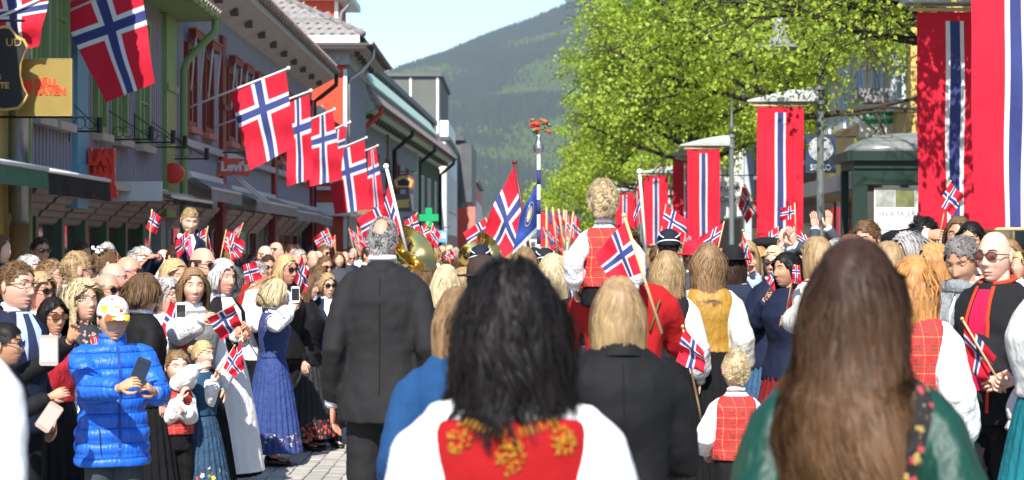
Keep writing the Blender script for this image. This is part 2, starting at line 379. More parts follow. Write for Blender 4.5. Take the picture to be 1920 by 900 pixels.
for i in range(7):
    y0 = 22.1 + i * 1.33; BX('shop_window', M_GLD, h1, (XF - .36, XF - .30, y0 + .12, y0 + 1.2, .55, 2.0)); BX('shop_post', M_DGRN, h1, (XF - .38, XF - .18, y0 - .07, y0 + .07, 0, 2.3))
    g = G(); prof = [(XF - .34, 1.98)] # ridged folded canopy over each shop window
    for k in range(6): prof += [(XF - .30 + .085 * k, 2.0 + .075 * k), (XF - .25 + .085 * k, 2.02 + .075 * k)]
    prof += [(XF + .22, 2.46), (XF - .34, 2.46)]; g.prism([(z_, x_) for x_, z_ in prof], 0, 1); g.v = [(x_, y0 + .09 + 1.16 * d_, z_) for z_, d_, x_ in [(q[0], q[1], q[2]) for q in g.v]]
    g.obj('shop_canopy', mat('canopy_mauve', (.36, .29, .27), .7, .2, 6), h1)
BX('cornice', M_TAN, h1, (XF - .2, XF + .34, 21.85, 31.5, 2.46, 2.55))
g = G(); g.add([(-4.85, 20.6, 5.42), (-4.85, 31.9, 5.42), (-9.0, 31.9, 8.1), (-9.0, 20.6, 8.1)], [(0, 1, 2, 3)]); g.add([(-4.85, 20.6, 5.36), (-4.85, 31.9, 5.36), (-5.5, 31.9, 5.33), (-5.5, 20.6, 5.33)], [(3, 2, 1, 0)]); g.add([(-4.85, 31.9, 5.36), (-4.85, 31.9, 5.42), (-9, 31.9, 8.1), (-9, 31.9, 7.9), (-5.5, 31.9, 5.33)], [(0, 1, 2, 3, 4)]); r1 = g.obj('roof', M_GRN, h1)
def tile_mesh(w_, l_, m):
    g = G(); n = 6; a = [(-w_ / 2 + w_ * k / n, 0, .028 * math.cos(2 * math.pi * k / n)) for k in range(n + 1)]
    g.rings([[(x, -.004, z + .0) for x, _, z in a], [(x, -.002, z + .03) for x, _, z in a], [(x, l_, z + .005) for x, _, z in a]], cap=False, closed=False); return g.mesh('roof_tile', m, False)
tm = tile_mesh(.24, .42, M_TILE)
for i in range(47): # bottom course of tiles peeping over the gutter
    o = bpy.data.objects.new('roof_tile', tm); COL.objects.link(o); o.parent = r1; o.location = (-4.80, 20.7 + .24 * i, 5.46); o.rotation_euler = (R(33), 0, R(90)); o.rotation_mode = 'XYZ'
def gutter(parent, a, b, m, r=.075, brk=.5, mb=None):
    a = Vector(a); b = Vector(b); d = (b - a); L = d.length; d.normalize(); s = Vector((d.y, -d.x, 0))
    rg = [[p + s * r * math.cos(t) + Vector((0, 0, r * math.sin(t))) for t in [math.pi + math.pi * k / 8 for k in range(9)]] for p in (a, b)]
    g = G(); g.rings(rg, cap=False, closed=False); rg2 = [[p + s * r * .9 * math.cos(t) + Vector((0, 0, r * .9 * math.sin(t) + .004)) for t in [math.pi + math.pi * k / 8 for k in range(9)]][::-1] for p in (a, b)]; g.rings(rg2, cap=False, closed=False)
    n = int(L / brk)
    for k in range(n + 1):
        p = a + d * (L * k / max(n, 1)); g.tube([p + s * (r + .008) * math.cos(t) + Vector((0, 0, (r + .008) * math.sin(t))) for t in [math.pi + math.pi * q / 6 for q in range(7)]], .012, 5)
    return g.obj('gutter', m, parent)
gutter(h1, (-4.86, 20.6, 5.44), (-4.86, 31.9, 5.44), M_GRN)
TB('downpipe', M_GRN, h1, [(-4.86, 31.75, 5.38), (-4.86, 31.75, 5.18), (-5.3, 31.75, 4.72), (-5.36, 31.75, 4.55), (-5.36, 31.75, 2.2), (-5.36, 31.75, .1)], .06, 10)
TB('downpipe', M_GRN, h1, [(-5.36, 21.6, 5.3), (-5.36, 21.6, 0)], .07, 10)
# iron sign brackets with spot lamps on house 1
for i, (y, z, xt) in enumerate([(24.2, 3.13, .42), (26.5, 3.16, .62), (28.3, 3.22, .60), (29.6, 3.22, .55), (31.2, 3.12, .62)]):
    g = G(); g.tube([(XF, y, z), (XF + xt, y, z)], .013, 6); g.tube([(XF + .02, y, z - .12), (XF + .02, y, z + .42)], .013, 6); g.tube([(XF, y, z + .4), (XF + xt, y, z)], .007, 5)
    for q in range(2): g.tube([(XF + .15 + .13 * q + .07 * math.cos(t), y, z + .1 + .07 * math.sin(t)) for t in np.linspace(0, 6.28, 12)], .005, 4)
    b = g.obj('sign_bracket', M_IRON, h1); BXg = G(); BXg.tube([(XF + xt - .03, y, z - .02), (XF + xt - .03, y, z + .17)], .035, 8); BXg.obj('spot_lamp', M_IRON, b)
for i, (px, py) in enumerate([(66, 250), (150, 205), (117, 268)]): pass
# awnings on house 1
def awning(parent, X, y0, y1, z, mc, mf, out=.55, drop=.32, val=.16, tilt=0):
    a = G(); a.rings([[(X, y, z + .18), (X + .16, y, z + .15), (X + .2, y, z + .03), (X, y, z)] for y in (y0, y1)]); c = a.obj('awning_case', mc, parent)
    g = G(); xs_ = [(X + .12, z + .09), (X + .12 + (out - .12) * .5, z + .09 - drop * .46), (X + out, z + .09 - drop)]
    g.rings([[(x, y, zz) for x, zz in xs_] for y in (y0 + .03, y1 - .03)], cap=False, closed=False)
    n = 10; g.rings([[(X + out + .004, y, z + .09 - drop), (X + out + .008 + .015 * math.sin(k * 2.3), y, z + .09 - drop - val)] for k, y in enumerate(np.linspace(y0 + .03, y1 - .03, n))], cap=False, closed=False)
    f = g.obj('awning_cloth', mf, c); TB('front_bar', M_AWW, c, [(X + out, y0 + .02, z + .09 - drop), (X + out, y1 - .02, z + .09 - drop)], .025, 8)
    for y in (y0 + .15, y1 - .15): TB('awning_arm', M_STEEL, c, [(X + .05, y, z), (X + out - .03, y, z + .06 - drop)], .014, 6)
    return c
awning(h1, XF + .12, 16.8, 19.9, 2.52, M_AWW, M_AWGR, .66, .12, .2); awning(h1, XF + .12, 20.05, 23.1, 2.46, M_AWW, M_AWB, .62, .06, .24); awning(h1, XF + .05, 26.5, 29.9, 2.44, M_AWW, M_AWB, .82, .13, .1)
BX('awning_side', M_AWW, h1, (XF + .05, XF + .75, 26.42, 26.46, 2.34, 2.6))
# red projecting letters of the shop sign, three rows, and a round red sign
ls = empty('shop_sign', (XF + .22, 24.85, 0), 0, 'red projecting box-letter shop sign on the turquoise house', 'sign')
M_REDS = mat('red_sign_plastic', (.75, .05, .03), .35, .06, 3)
for r_, (z, cs) in enumerate(((2.84, 'LAN'), (2.60, 'HAN'), (2.42, 'BAUER'))):
    for k, ch in enumerate(cs): text_mesh(ch, .27 if r_ < 2 else .17, M_REDS, ls, (.04 + k * (.1 if r_ < 2 else .06) - .1, .0 + k * .05, z), ext=.035, sx=.62, bold=.02)
g = G(); g.box(-.16, .18, .1, .14, 2.34, 2.96); g.obj('backing_bar', M_REDS, ls)
rsn = empty('round_sign', (XF + .18, 30.6, 2.87), 0, 'round red shop sign on the green pilaster', 'sign'); g = G(); g.tube([(0, -.09, 0), (0, -.08, 0), (0, .08, 0), (0, .09, 0)], [.12, .16, .16, .12], 20); g.obj('disc', M_REDS, rsn, True)
# black shield sign with gold rim, gold square sign
p = PT(10, 130, 20.45); sg_ = empty('shield_sign', (p.x, 20.45, p.z), 0, 'black curved shop sign with gold rim and gold letters, cut by the left edge', 'sign')
def outl(sc): # half outline mirrored
    pts = [(0, -.43), (.14, -.41), (.20, -.34), (.235, -.27), (.19, -.18), (.16, -.06), (.165, .06), (.20, .16), (.235, .24), (.2, .31), (.12, .35), (.05, .44), (0, .45)]
    return [(x * sc, z * sc) for x, z in pts] + [(-x * sc, z * sc) for x, z in pts[-2:0:-1]]
M_GOLD = mat('gold_paint', (.62, .42, .13), .4, .15, 8, metal=.3); M_SBLK = mat('sign_black', (.025, .025, .025), .45, .2, 4)
g = G(); g.prism(outl(1.0), -.02, .02); g.obj('rim', M_GOLD, sg_); g = G(); g.prism(outl(.935), -.03, -.021); g.obj('face', M_SBLK, sg_)
text_mesh('UD', .115, M_GOLD, sg_, (.18, -.034, .27), align='RIGHT', name='lettering'); text_mesh('S', .07, M_GOLD, sg_, (-.03, -.034, -.085), align='RIGHT'); text_mesh('TE', .085, M_GOLD, sg_, (.045, -.034, -.17), align='RIGHT', bold=.003)
TB('hanger', M_IRON, sg_, [(-.9, 0, .5), (.2, 0, .5)], .014)
p = PT(84, 164, 20.85); fs = empty('square_sign', (p.x, 20.85, p.z), 0, 'square brass-coloured blade sign with red lettering and fox emblem', 'sign')
M_BRASS = mat('brushed_brass', (.42, .30, .09), .38, .15, 3, metal=.55); M_SRED = mat('sign_red', (.80, .07, .02), .5, .05)
BX('panel', M_BRASS, fs, (-.285, .285, -.03, .03, -.295, .295)); BX('edge', mat('brass_edge', (.7, .58, .3), .35, .1, metal=.6), fs, (-.29, -.2855, -.034, .034, -.3, .3), (.2855, .29, -.034, .034, -.3, .3), (-.285, .285, -.034, .034, .2955, .3), (-.285, .285, -.034, .034, -.3, -.2955))
text_mesh('FJÄLL', .105, M_SRED, fs, (-.1, -.035, .045), align='LEFT', bold=.006, ext=.004); text_mesh('RÄVEN', .105, M_SRED, fs, (-.1, -.035, -.045), align='LEFT', bold=.006, ext=.004)
g = G(); g.tube([(-.185, -.035, 0), (-.185, -.031, 0)], [.075, .075], 18); g.prism([(-.25, .04), (-.235, .1), (-.2, .065)], -.0362, -.031); g.prism([(-.165, .065), (-.13, .1), (-.12, .04)], -.0364, -.031); g.obj('emblem', M_SRED, fs)
TB('hanger', M_IRON, fs, [(-.5, 0, -.31), (.42, 0, -.31)], .013)
# ochre corner house at the very left
h0 = empty('ochre_house', (0, 0, 0), 0, 'ochre painted house corner with grey downpipe at the left edge', 'house')
BX('wall', M_OCH, h0, (-12, XF + .05, 12.0, 21.2, 0, 6)); TB('downpipe', M_STEEL, h0, [(XF + .2, 21.1, 6), (XF + .2, 21.1, 1.95)], .09, 10); TB('downpipe', mat('brown_pipe', (.28, .15, .06), .5), h0, [(XF + .2, 21.1, 1.95), (XF + .2, 21.1, 0)], .11, 10)
for k in range(4): win(h0, XF + .05, 13.2 + k * 1.9, 14.3 + k * 1.9, 3.2, 5, M_WPAINT)
# ---- house 2: pale grey boards with oxblood windows
h2 = empty('town_house', (0, 0, 0), 0, 'pale grey boarded house with oxblood windows, window awnings and deep eaves', 'house')
Y0, Y1 = 31.9, 52.4
BX('wall', M_GREYB, h2, (-13, XF, Y0, Y1, 2.4, 6.0)); battens(h2, XF, Y0, Y1, 2.6, 5.9, M_GREYB, .19, .05, .025)
BX('shopfront', mat('shopfront_grey', (.36, .38, .40), .6, .12, 3), h2, (-13, XF - .25, Y0, Y1, 0, 2.398))
for y in (36.2, 43.9, 51.8): BX('pilaster', M_OXB, h2, (XF - .05, XF + .1, y, y + .42, 0, 5.6), (XF - .06, XF + .14, y - .03, y + .45, 4.25, 4.34))
for i, y in enumerate((32.5, 34.3, 37.0, 38.65, 40.3, 41.95, 44.9, 46.5, 48.1, 49.8)):
    f = win(h2, XF, y, y + .95, 3.72, 5.1, M_OXB, glassmat('window_glass_red', (.07, .035, .035)), (1, 1), mat('red_sill', (.48, .17, .12), .6, .15, 4), fw=.1)
    aw = BX('window_awning', M_OXB, h2, (XF + .1, XF + .22, y - .05, y + 1.0, 5.16, 5.29)); BX('awning_top', mat('awning_case_red', (.42, .14, .11), .6), aw, (XF + .09, XF + .24, y - .07, y + 1.02, 5.293, 5.32))
    for yy in (y + .02, y + .9): TB('awning_arm', M_AWW, aw, [(XF + .21, yy, 5.2), (XF + .13, yy - .0, 4.3)], .016, 6)
    BX('entry_panel', mat('shop_panel', (.30, .31, .33), .6, .1), h2, (XF - .26, XF - .2, y - .2, y + 1.12, .2, 2.3)); BX('shop_window', M_GLD, h2, (XF - .2, XF - .17, y + .05, y + .85, .6, 2.05))
    g = G(); prof = [(XF - .28, 2.0)]
    for k in range(5): prof += [(XF - .22 + .075 * k, 2.02 + .08 * k), (XF - .18 + .075 * k, 2.04 + .08 * k)]
    prof += [(XF + .17, 2.44), (XF - .28, 2.44)]; g.prism([(z_, x_) for x_, z_ in prof], 0, 1); g.v = [(q[2], y - .22 + 1.36 * q[1], q[0]) for q in g.v]
    g.obj('shop_canopy', mat('canopy_rose', (.47, .35, .33), .7, .2, 6), h2)
g = G(); g.add([(-4.9, Y0 - .5, 6.2), (-4.9, Y1, 6.2), (XF, Y1, 5.88), (XF, Y0 - .5, 5.88)], [(3, 2, 1, 0)]); g.box(-4.96, -4.88, Y0 - .5, Y1, 6.2, 6.36); g.obj('soffit', M_SOFF, h2)
BX('string_course', mat('string_course_grey', (.42, .42, .46), .6), h2, (XF, XF + .12, Y0, 36.15, 3.38, 3.5), (XF, XF + .12, 36.66, 43.86, 3.38, 3.5), (XF, XF + .12, 44.36, 51.76, 3.38, 3.5))
for i in range(11):
    y = Y0 + .3 + i * 1.9; BX('rafter_tail', mat('rafter_brown', (.13, .10, .085), .8), h2, (-5.24, -5.1, y, y + .12, 5.93, 6.06))
g = G(); g.add([(-4.85, Y0 - .6, 6.42), (-4.85, Y1 + .1, 6.42), (-10.5, Y1 + .1, 9.9), (-10.5, Y0 - .6, 9.9)], [(0, 1, 2, 3)]); g.add([(-4.9, Y1, 6.2), (-4.85, Y1, 6.42), (-10.5, Y1, 9.8), (-13, Y1, 6.0), (XF, Y1, 5.88)], [(0, 1, 2, 3, 4)]); r2 = g.obj('roof', M_TILE, h2)
for i in range(86): o = bpy.data.objects.new('roof_tile', tm); COL.objects.link(o); o.parent = r2; o.location = (-4.79, Y0 - .5 + .24 * i, 6.47); o.rotation_euler = (R(32), 0, R(90))
gutter(h2, (-4.84, Y0 - .6, 6.42), (-4.84, Y1 + .12, 6.42), mat('scaly_gutter', (.25, .2, .18), .5, .3, 8), .085, .42)
TB('downpipe', M_IRON, h2, [(-4.84, Y1 + .05, 6.34), (-4.84, Y1 + .05, 6.05), (-5.25, Y1 + .05, 5.72), (-5.42, Y1 + .05, 5.6), (-5.42, Y1 + .05, 0)], .06, 8)
for y0, y1, z, o_ in ((32.1, 35.6, 2.82, .5), (36.7, 43.3, 2.74, .62), (43.6, 49.0, 2.68, .6), (49.2, 52.3, 2.66, .55)): awning(h2, XF + .02, y0, y1, z, M_AWW, M_AWG, o_, .22, .2)
p = PT(439, 314, 36.0); lv = empty('blade_sign', (p.x, 36.0, p.z), 0, 'orange red blade sign with white brand lettering on the grey house', 'sign')
M_ORNG = mat('orange_red_sign', (.78, .13, .06), .5, .06)
g = G(); g.prism([(-.3, -.17), (-.02, -.125), (.28, -.17), (.3, .15), (.02, .165), (-.24, .15)], -.03, .03); g.obj('panel', M_ORNG, lv); text_mesh("Levi's", .23, M_WPAINT, lv, (.02, -.036, .01), bold=.01, ext=.004)
TB('hanger', M_IRON, lv, [(-.4, 0, .27), (.28, 0, .27)], .014); TB('hanger', M_IRON, lv, [(.2, 0, .27), (.2, 0, .15)], .008)
for i, (a, b) in enumerate((((388, 290), (500, 382)), ((394, 289), (506, 381)))):
    a_ = PT(*a, 36.5 - i * .25); b_ = PT(*b, 36.2 - i * .25); o = TB('empty_flagpole', M_WPAINT, None, [a_, b_], .022); tag(o, ['empty white flagpole slanting down over the grey awnings, lower of two', 'empty white flagpole slanting down over the grey awnings, upper of two'][i], 'pole', 'empty flagpoles')
# ---- house 3: red corner house with grey tiled hip roof
h3 = empty('town_house', (0, 0, 0), 0, 'red corner house with grey tiled hip roof', 'house')
XC = -4.72
BX('wall', M_RDP, h3, (-13, XC, 54, 60.2, 2.9, 7.0)); BX('shopfront', M_GREYB, h3, (-13, XC - .004, 54.003, 60.2, 0, 2.9))
BX('band', M_WPAINT, h3, (-13, XC + .05, 53.9, 60.3, 2.75, 2.98), (-13, XC + .15, 53.8, 60.3, 2.62, 2.748), (-13, XC + .08, 53.88, 60.25, 3.32, 3.42))
BX('corner_board', M_WPAINT, h3, (XC - .07, XC + .03, 53.96, 54.06, 0, 6.6)); BX('corner_panel', M_RDP, h3, (-5.1, XC - .075, 53.95, 54.0, 0, 2.6), (-5.55, -5.3, 53.95, 54.0, 0, 2.6))
BX('street_side', mat('slate_blue_boards', (.26, .29, .34), .6, .12, 3), h3, (XC, XC + .04, 54.15, 60.1, 3.45, 6.7)); battens(h3, XC + .04, 54.2, 60.1, 3.5, 6.7, mat('slate_light', (.42, .44, .48), .6), .3, .06)
f = G(); f.box(-6.35, -5.45, 53.9, 54, 3.6, 5.25); f.obj('window', mat('window_grey_frame', (.55, .57, .55), .6), h3); BX('pane', glassmat('pane_green', (.22, .26, .2)), h3.children[-1], (-6.2, -5.62, 53.86, 53.9, 3.72, 5.1)); BX('cornice', M_WPAINT, h3.children[-2] if False else h3, (-6.5, -5.25, 53.7, 53.95, 5.3, 5.52), (-6.42, -5.33, 53.78, 53.95, 5.52, 5.6))
BX('shop_window', M_GLD, h3, (-6.6, -5.65, 53.93, 53.99, .5, 2.45))
rr = random.Random(9)
for k in range(16): # goods in the shop window
    pass
BX('frieze', mat('grey_frieze', (.42, .44, .46), .7), h3, (-13, XC + .1, 53.85, 60.2, 6.72, 7.1))
for k in range(18): BX('frieze_block', mat('grey_frieze', (.42, .44, .46)), h3, (-8.9 + k * .23, -8.78 + k * .23, 53.78, 53.846, 6.78, 6.98))
g = G(); g.box(-13, -4.12, 53.25, 60.6, 7.1, 7.16); g.obj('soffit', M_SOFF, h3)
for k in range(6): BX('rafter_tail', M_GUT, h3, (-4.5, -4.36, 54.2 + k * 1.0, 54.36 + k * 1.0, 6.96, 7.097))
g = G(); g.box(-13, -4.05, 53.18, 60.7, 7.163, 7.24); g.obj('fascia', M_GUT, h3); BX('flashing', mat('zinc_white', (.72, .74, .76), .4), h3, (-13, -4.3, 53.35, 53.5, 7.243, 7.46))
EX, EY, EZ = -4.2, 53.4, 7.44; sl_ = .52 # hip roof
top = 4.6
g = G(); g.add([(-13, EY, EZ), (EX, EY, EZ), (EX - top, EY + top, EZ + top * sl_), (-13, EY + top, EZ + top * sl_)], [(0, 1, 2, 3)]); g.add([(EX, EY, EZ), (EX, 60.6, EZ), (EX - top, 60.6, EZ + top * sl_), (EX - top, EY + top, EZ + top * sl_)], [(0, 1, 2, 3)]); r3 = g.obj('roof', M_GTILE, h3)
tm3 = tile_mesh(.27, .46, M_GTILE); ca = math.atan(sl_); rowl = .40
for j in range(9):
    d = j * rowl * math.cos(ca)
    xl = -9.6; n = int((EX - d - xl) / .27)
    for k in range(n):
        o = bpy.data.objects.new('roof_tile', tm3); COL.objects.link(o); o.parent = r3; o.location = (EX - d - .16 - k * .27, EY + d - .02, EZ + d * sl_ + .035); o.rotation_euler = (ca, 0, 0)
M_HIP = mat('ridge_tile_dark', (.20, .18, .17), .8)
for j in range(15): # hip tiles
    d = j * .31; a = Vector((EX - d, EY + d, EZ + d * sl_ + .05)); e = Vector((-1, 1, sl_)) * .34; TB('hip_tile', M_HIP, r3, [a, a + e + Vector((0, 0, .02))], [.10, .085], 6)
g = G() # snow guard
for zz in (.18, .3): g.tube([(-9, EY + .75, EZ + .75 * sl_ + zz), (EX - .95, EY + .75, EZ + .75 * sl_ + zz)], .014, 5)
for k in range(5): g.tube([(EX - 1.0 - k * 1.1, EY + .72, EZ + .75 * sl_), (EX - 1.0 - k * 1.1, EY + .76, EZ + .75 * sl_ + .36)], .02, 5)
g.obj('snow_guard', M_STEEL, h3)
gutter(h3, (-4.0, 53.2, 7.28), (-4.0, 60.7, 7.28), mat('scaly_gutter', (.25, .2, .18), .5, .3, 8), .085, .35)
TB('downpipe', M_STEEL, h3, [(-4.0, 54.2, 7.2), (-4.0, 54.2, 6.9), (-4.3, 54.2, 6.55), (-4.6, 54.2, 6.35), (XC + .06, 54.2, 6.2), (XC + .06, 54.2, 0)], .055, 8)
# dormer tower above the hip
BX('dormer_wall', M_RDP, h3, (-9.5, -5.28, 57.6, 60.4, 7.7, 8.95)); BX('dormer_trim', M_WPAINT, h3, (-5.36, -5.26, 57.55, 57.65, 7.7, 8.9))
g = G(); g.prism([(-10, 8.92), (-4.85, 8.92), (-4.85, 9.1), (-10, 11.2)], 57.2, 60.6); g.obj('dormer_roof', M_WPAINT, h3); TB('dormer_pipe', M_STEEL, h3, [(-4.92, 57.4, 8.9), (-4.95, 57.4, 8.75), (-5.15, 57.45, 8.55), (-5.2, 57.45, 8.0)], .05, 8)
# ---- house 4: long slate-blue house with verdigris roof edge, slightly turned
def turned(name, label, a, b): # facade from point a to point b (x,y); local +y runs along the facade, +x faces the street
    d = Vector((b[0] - a[0], b[1] - a[1], 0)); L = d.length
    return empty(name, (a[0], a[1], 0), math.atan2(d.y, d.x) - math.pi / 2, label, 'house'), L
h4, L4 = turned('town_house', 'long slate blue boarded house with verdigris roof edge beyond the red house', (-5.0, 60.4), (-3.9, 96.0))
M_SLB = mat('slate_blue_boards', (.26, .29, .34)); M_SLL = mat('slate_light', (.42, .44, .48))
BX('wall', M_SLB, h4, (-8, 0, 0, L4, 2.8, 6.0)); battens(h4, 0, .2, 22, 2.9, 5.7, M_SLL, .62, .12, .06); battens(h4, 0, 22.4, L4, 2.9, 5.6, M_DGRN, .7, .3, .05)
BX('shopfront', M_AWG, h4, (-8, -.1, 0, L4, 0, 2.797))
for k in range(9): BX('shop_window', M_GLD, h4, (-.1, -.05, .8 + k * 3.8, 3.6 + k * 3.8, .5, 2.4)); win(h4, 0.0, 1.5 + k * 3.8, 2.6 + k * 3.8, 3.3, 4.9, M_OXB if k < 5 else M_WPAINT, None, (1, 1), None)
for y in (9.2, 21.9): BX('party_board', M_OXB if y < 10 else M_COP, h4, (0, .1, y, y + .4, 0, 5.9))
g = G(); g.add([(.62, 0, 5.98), (.62, L4, 5.98), (0, L4, 5.7), (0, 0, 5.7)], [(3, 2, 1, 0)]); g.add([(.66, -.1, 6.12), (.66, L4, 6.12), (-3, L4, 8.2), (-3, -.1, 8.2)], [(0, 1, 2, 3)]); g.add([(.62, -.1, 5.98), (.66, -.1, 6.12), (-3, -.1, 8.2), (-8, -.1, 6), (0, -.1, 5.7)], [(4, 3, 2, 1, 0)]); r4 = g.obj('roof', M_COP, h4)
BX('gable_panel', M_RDP, h4, (-2.5, .35, -.16, -.11, 5.8, 6.3))
for k in range(34): BX('rafter_tail', M_GUT, h4, (.25, .5, .5 + k * 1.03, .75 + k * 1.03, 5.72, 5.86))
g = G(); g.rings([[(.62, y, 5.98), (.74, y, 6.0), (.74, y, 6.14), (.40, y, 6.72), (.3, y, 6.7)] for y in (-.1, L4)]); g.obj('tile_edge', M_TILE, h4); gutter(h4, (.76, -.1, 6.1), (.76, L4, 6.1), M_GUT, .08, .5)
for y in (.2, 11.5, 22.5, 34.8): TB('downpipe', M_RDP if y < 1 else M_IRON, h4, [(.76, y, 6.04), (.76, y, 5.85), (.3, y, 5.45), (.12, y, 5.3), (.12, y, 0)], .075, 8)
g = G(); g.rings([[(.46, y, 6.7), (.50, y, 6.76), (.12, y, 7.36), (0, y, 7.3)] for y in (-.5, 28)]); g.obj('verdigris_edge', M_COP, h4)
# ---- dark mansard block set back
h5, L5 = turned('mansard_block', 'dark grey metal mansard storey above the slate blue house', (-6.2, 72), (-5.0, 115))
BX('wall', M_DARKR, h5, (-9, 0, 0, L5, 0, 8.9)); BX('roof_edge', M_DARKR, h5, (-9, .22, -.3, L5 + .2, 8.9, 9.15))
for k in range(20): BX('seam', mat('dark_seam', (.14, .15, .155), .4), h5, (0, .05, 1 + k * 2.2, 1.09 + k * 2.2, 5.5, 8.89))
# ---- grey concrete block and white house
h6 = empty('concrete_block', (0, 0, 0), 0, 'grey panelled block rising behind the mansard', 'building'); M_CONC = mat('grey_concrete', (.13, .135, .125), .85, .15, .8)
BX('wall', M_CONC, h6, (-14, -4.75, 118, 132, 0, 12.0))
for x in (-13.6, -6.55, -4.95): BX('panel_joint', M_WPAINT, h6, (x, x + .12, 117.94, 117.998, 6, 11.95))
BX('panel_joint', M_DARKR, h6, (-9, -4.8, 117.93, 117.996, 8.45, 8.62)); BX('roof_edge', M_CONC, h6, (-14.1, -4.6, 117.8, 132, 12.003, 12.2))
h7 = empty('white_house', (0, 0, 0), 0, 'narrow white boarded house front beyond the slate blue house', 'house')
BX('wall', M_WPAINT, h7, (-9, -4.2, 112, 131, 0, 8.0)); battens(h7, -4.2, 112, 131, .3, 7.9, M_WPAINT, .6, .15, .06); BX('white_gable', M_WPAINT, h7, (-4.749, -4.25, 118, 131, 8.003, 9.4)); BX('cornice', M_DARKR, h7, (-9, -3.95, 111.9, 131, 7.9, 8.1))
for k in range(5): win(h7, -4.2, 113 + k * 3.6, 114.6 + k * 3.6, 4, 6.2, M_WPAINT); win(h7, -4.2, 113 + k * 3.6, 114.9 + k * 3.6, .8, 2.6, M_OXB)
h8 = empty('gabled_house', (0, 0, 0), 0, 'grey gabled house with dark eaves near the end of the left row', 'house')
BX('wall', M_CONC, h8, (-9, -3.95, 136, 150, 0, 9.2)); BX('eave', M_DARKR, h8, (-4.0, -3.3, 135.8, 150, 5.0, 9.0)); BX('roof', M_DARKR, h8, (-9, -3.8, 135.7, 150, 9.203, 9.5)); BX('red_front', M_RDP, h8, (-5, -3.6, 135.7, 135.99, 0, 4.6))
for k in range(4): win(h8, -3.95, 137 + k * 3.2, 138.5 + k * 3.2, 2.2, 4.4, M_WPAINT)
h9 = empty('brick_house', (0, 0, 0), 0, 'red brick house with grey side wall at the end of the left row', 'house')
BX('wall', mat('faded_brick', (.42, .17, .13), .85, .15, 2), h9, (-8, -3.85, 172, 200, 0, 7.4)); BX('side', M_CONC, h9, (-8, -4.6, 171.8, 171.997, 0, 7.6)); BX('roof', M_DARKR, h9, (-8.2, -3.6, 171.7, 200, 7.6, 7.9))
for k in range(5): win(h9, -3.85, 174 + k * 5, 176 + k * 5, 4, 6, M_WPAINT)
h10 = empty('low_shed', (0, 0, 0), 0, 'low building with wide grey roof at the street end', 'building'); BX('wall', mat('shed_wall', (.3, .2, .18), .8), h10, (-6, -1.2, 205, 215, 0, 2.4)); g = G(); g.prism([(-6.4, 2.4), (-.8, 2.4), (-2.2, 4.6), (-6.4, 4.6)], 204.5, 215.5); g.obj('roof', mat('shed_roof', (.2, .21, .23), .7), h10); BX('door', M_RDP, h10, (-3.5, -2, 204.9, 204.999, 0, 2))
# signs further down on the left
sgn = empty('goldsmith_sign', PT(695, 405, 52.5), 0, 'black wrought iron goldsmith sign with gold letters behind the bald man', 'sign'); sgn.location.y = 52.5
g = G(); g.tube([(-.75, 0, .2), (.35, 0, .2)], .02, 6); g.tube([(-.75, 0, .32), (.3, 0, .2)], .012, 6); g.box(-.35, .3, -.02, .02, -.42, .0); g.obj('frame', M_IRON, sgn)
text_mesh('J.FRISENBERG', .17, M_GOLD, sgn, (-.1, -.03, .1), ext=.01, sx=.7); text_mesh('GULL', .16, M_GOLD, sgn, (0, -.03, -.12), ext=.008)
cr = empty('crest_sign', PT(757, 355, 62), 0, 'small dark red crest shaped hanging sign with scroll below', 'sign'); g = G(); g.prism([(-.36, .28), (-.2, .42), (0, .5), (.2, .42), (.36, .28), (.3, 0), (-.3, 0)], -.04, .04); g.obj('crest', mat('crest_maroon', (.20, .06, .06), .6), cr); g = G(); g.prism([(-.3, .26), (-.16, .37), (0, .43), (.16, .37), (.3, .26), (.24, .06), (-.24, .06)], -.055, -.041); g.obj('crest_rim', M_GOLD, cr); g = G(); g.prism([(-.2, .25), (0, .34), (.2, .25), (.16, .11), (-.16, .11)], -.07, -.056); g.obj('shield', M_SBLK, cr)
BX('board', M_DARKR, cr, (-.42, .3, -.03, .03, -.7, -.15)); g = G(); g.prism([(-.35, -.35), (.2, -.3), (.14, -.42), (.2, -.55), (-.35, -.6)], -.05, -.031); g.obj('scroll', M_GOLD, cr); TB('hanger', M_IRON, cr, [(-1.2, 0, .55), (.35, 0, .55)], .015)
ph = empty('pharmacy_cross', PT(804, 408, 70), 0, 'green pharmacy cross sign', 'sign'); g = G(); g.box(-.34, .34, -.06, .06, -.12, .12); g.box(-.12, .12, -.061, .061, .1201, .34); g.box(-.12, .12, -.061, .061, -.34, -.1201); g.obj('cross', mat('pharmacy_green', (.01, .36, .13), .4, .05), ph); TB('hanger', M_IRON, ph, [(-.9, 0, .0), (-.42, 0, 0)], .02)
nl = empty('blue_sign', PT(822, 443, 68), 0, 'small pale blue shop sign with white letters', 'sign'); BX('panel', mat('pale_blue_sign', (.16, .38, .55), .5), nl, (-.38, .3, -.03, .03, -.2, .2)); text_mesh('norli', .3, M_WPAINT, nl, (-.02, -.035, .02), ext=.004, bold=.006); TB('hanger', M_IRON, nl, [(-.8, 0, .3), (.4, 0, .3)], .012)
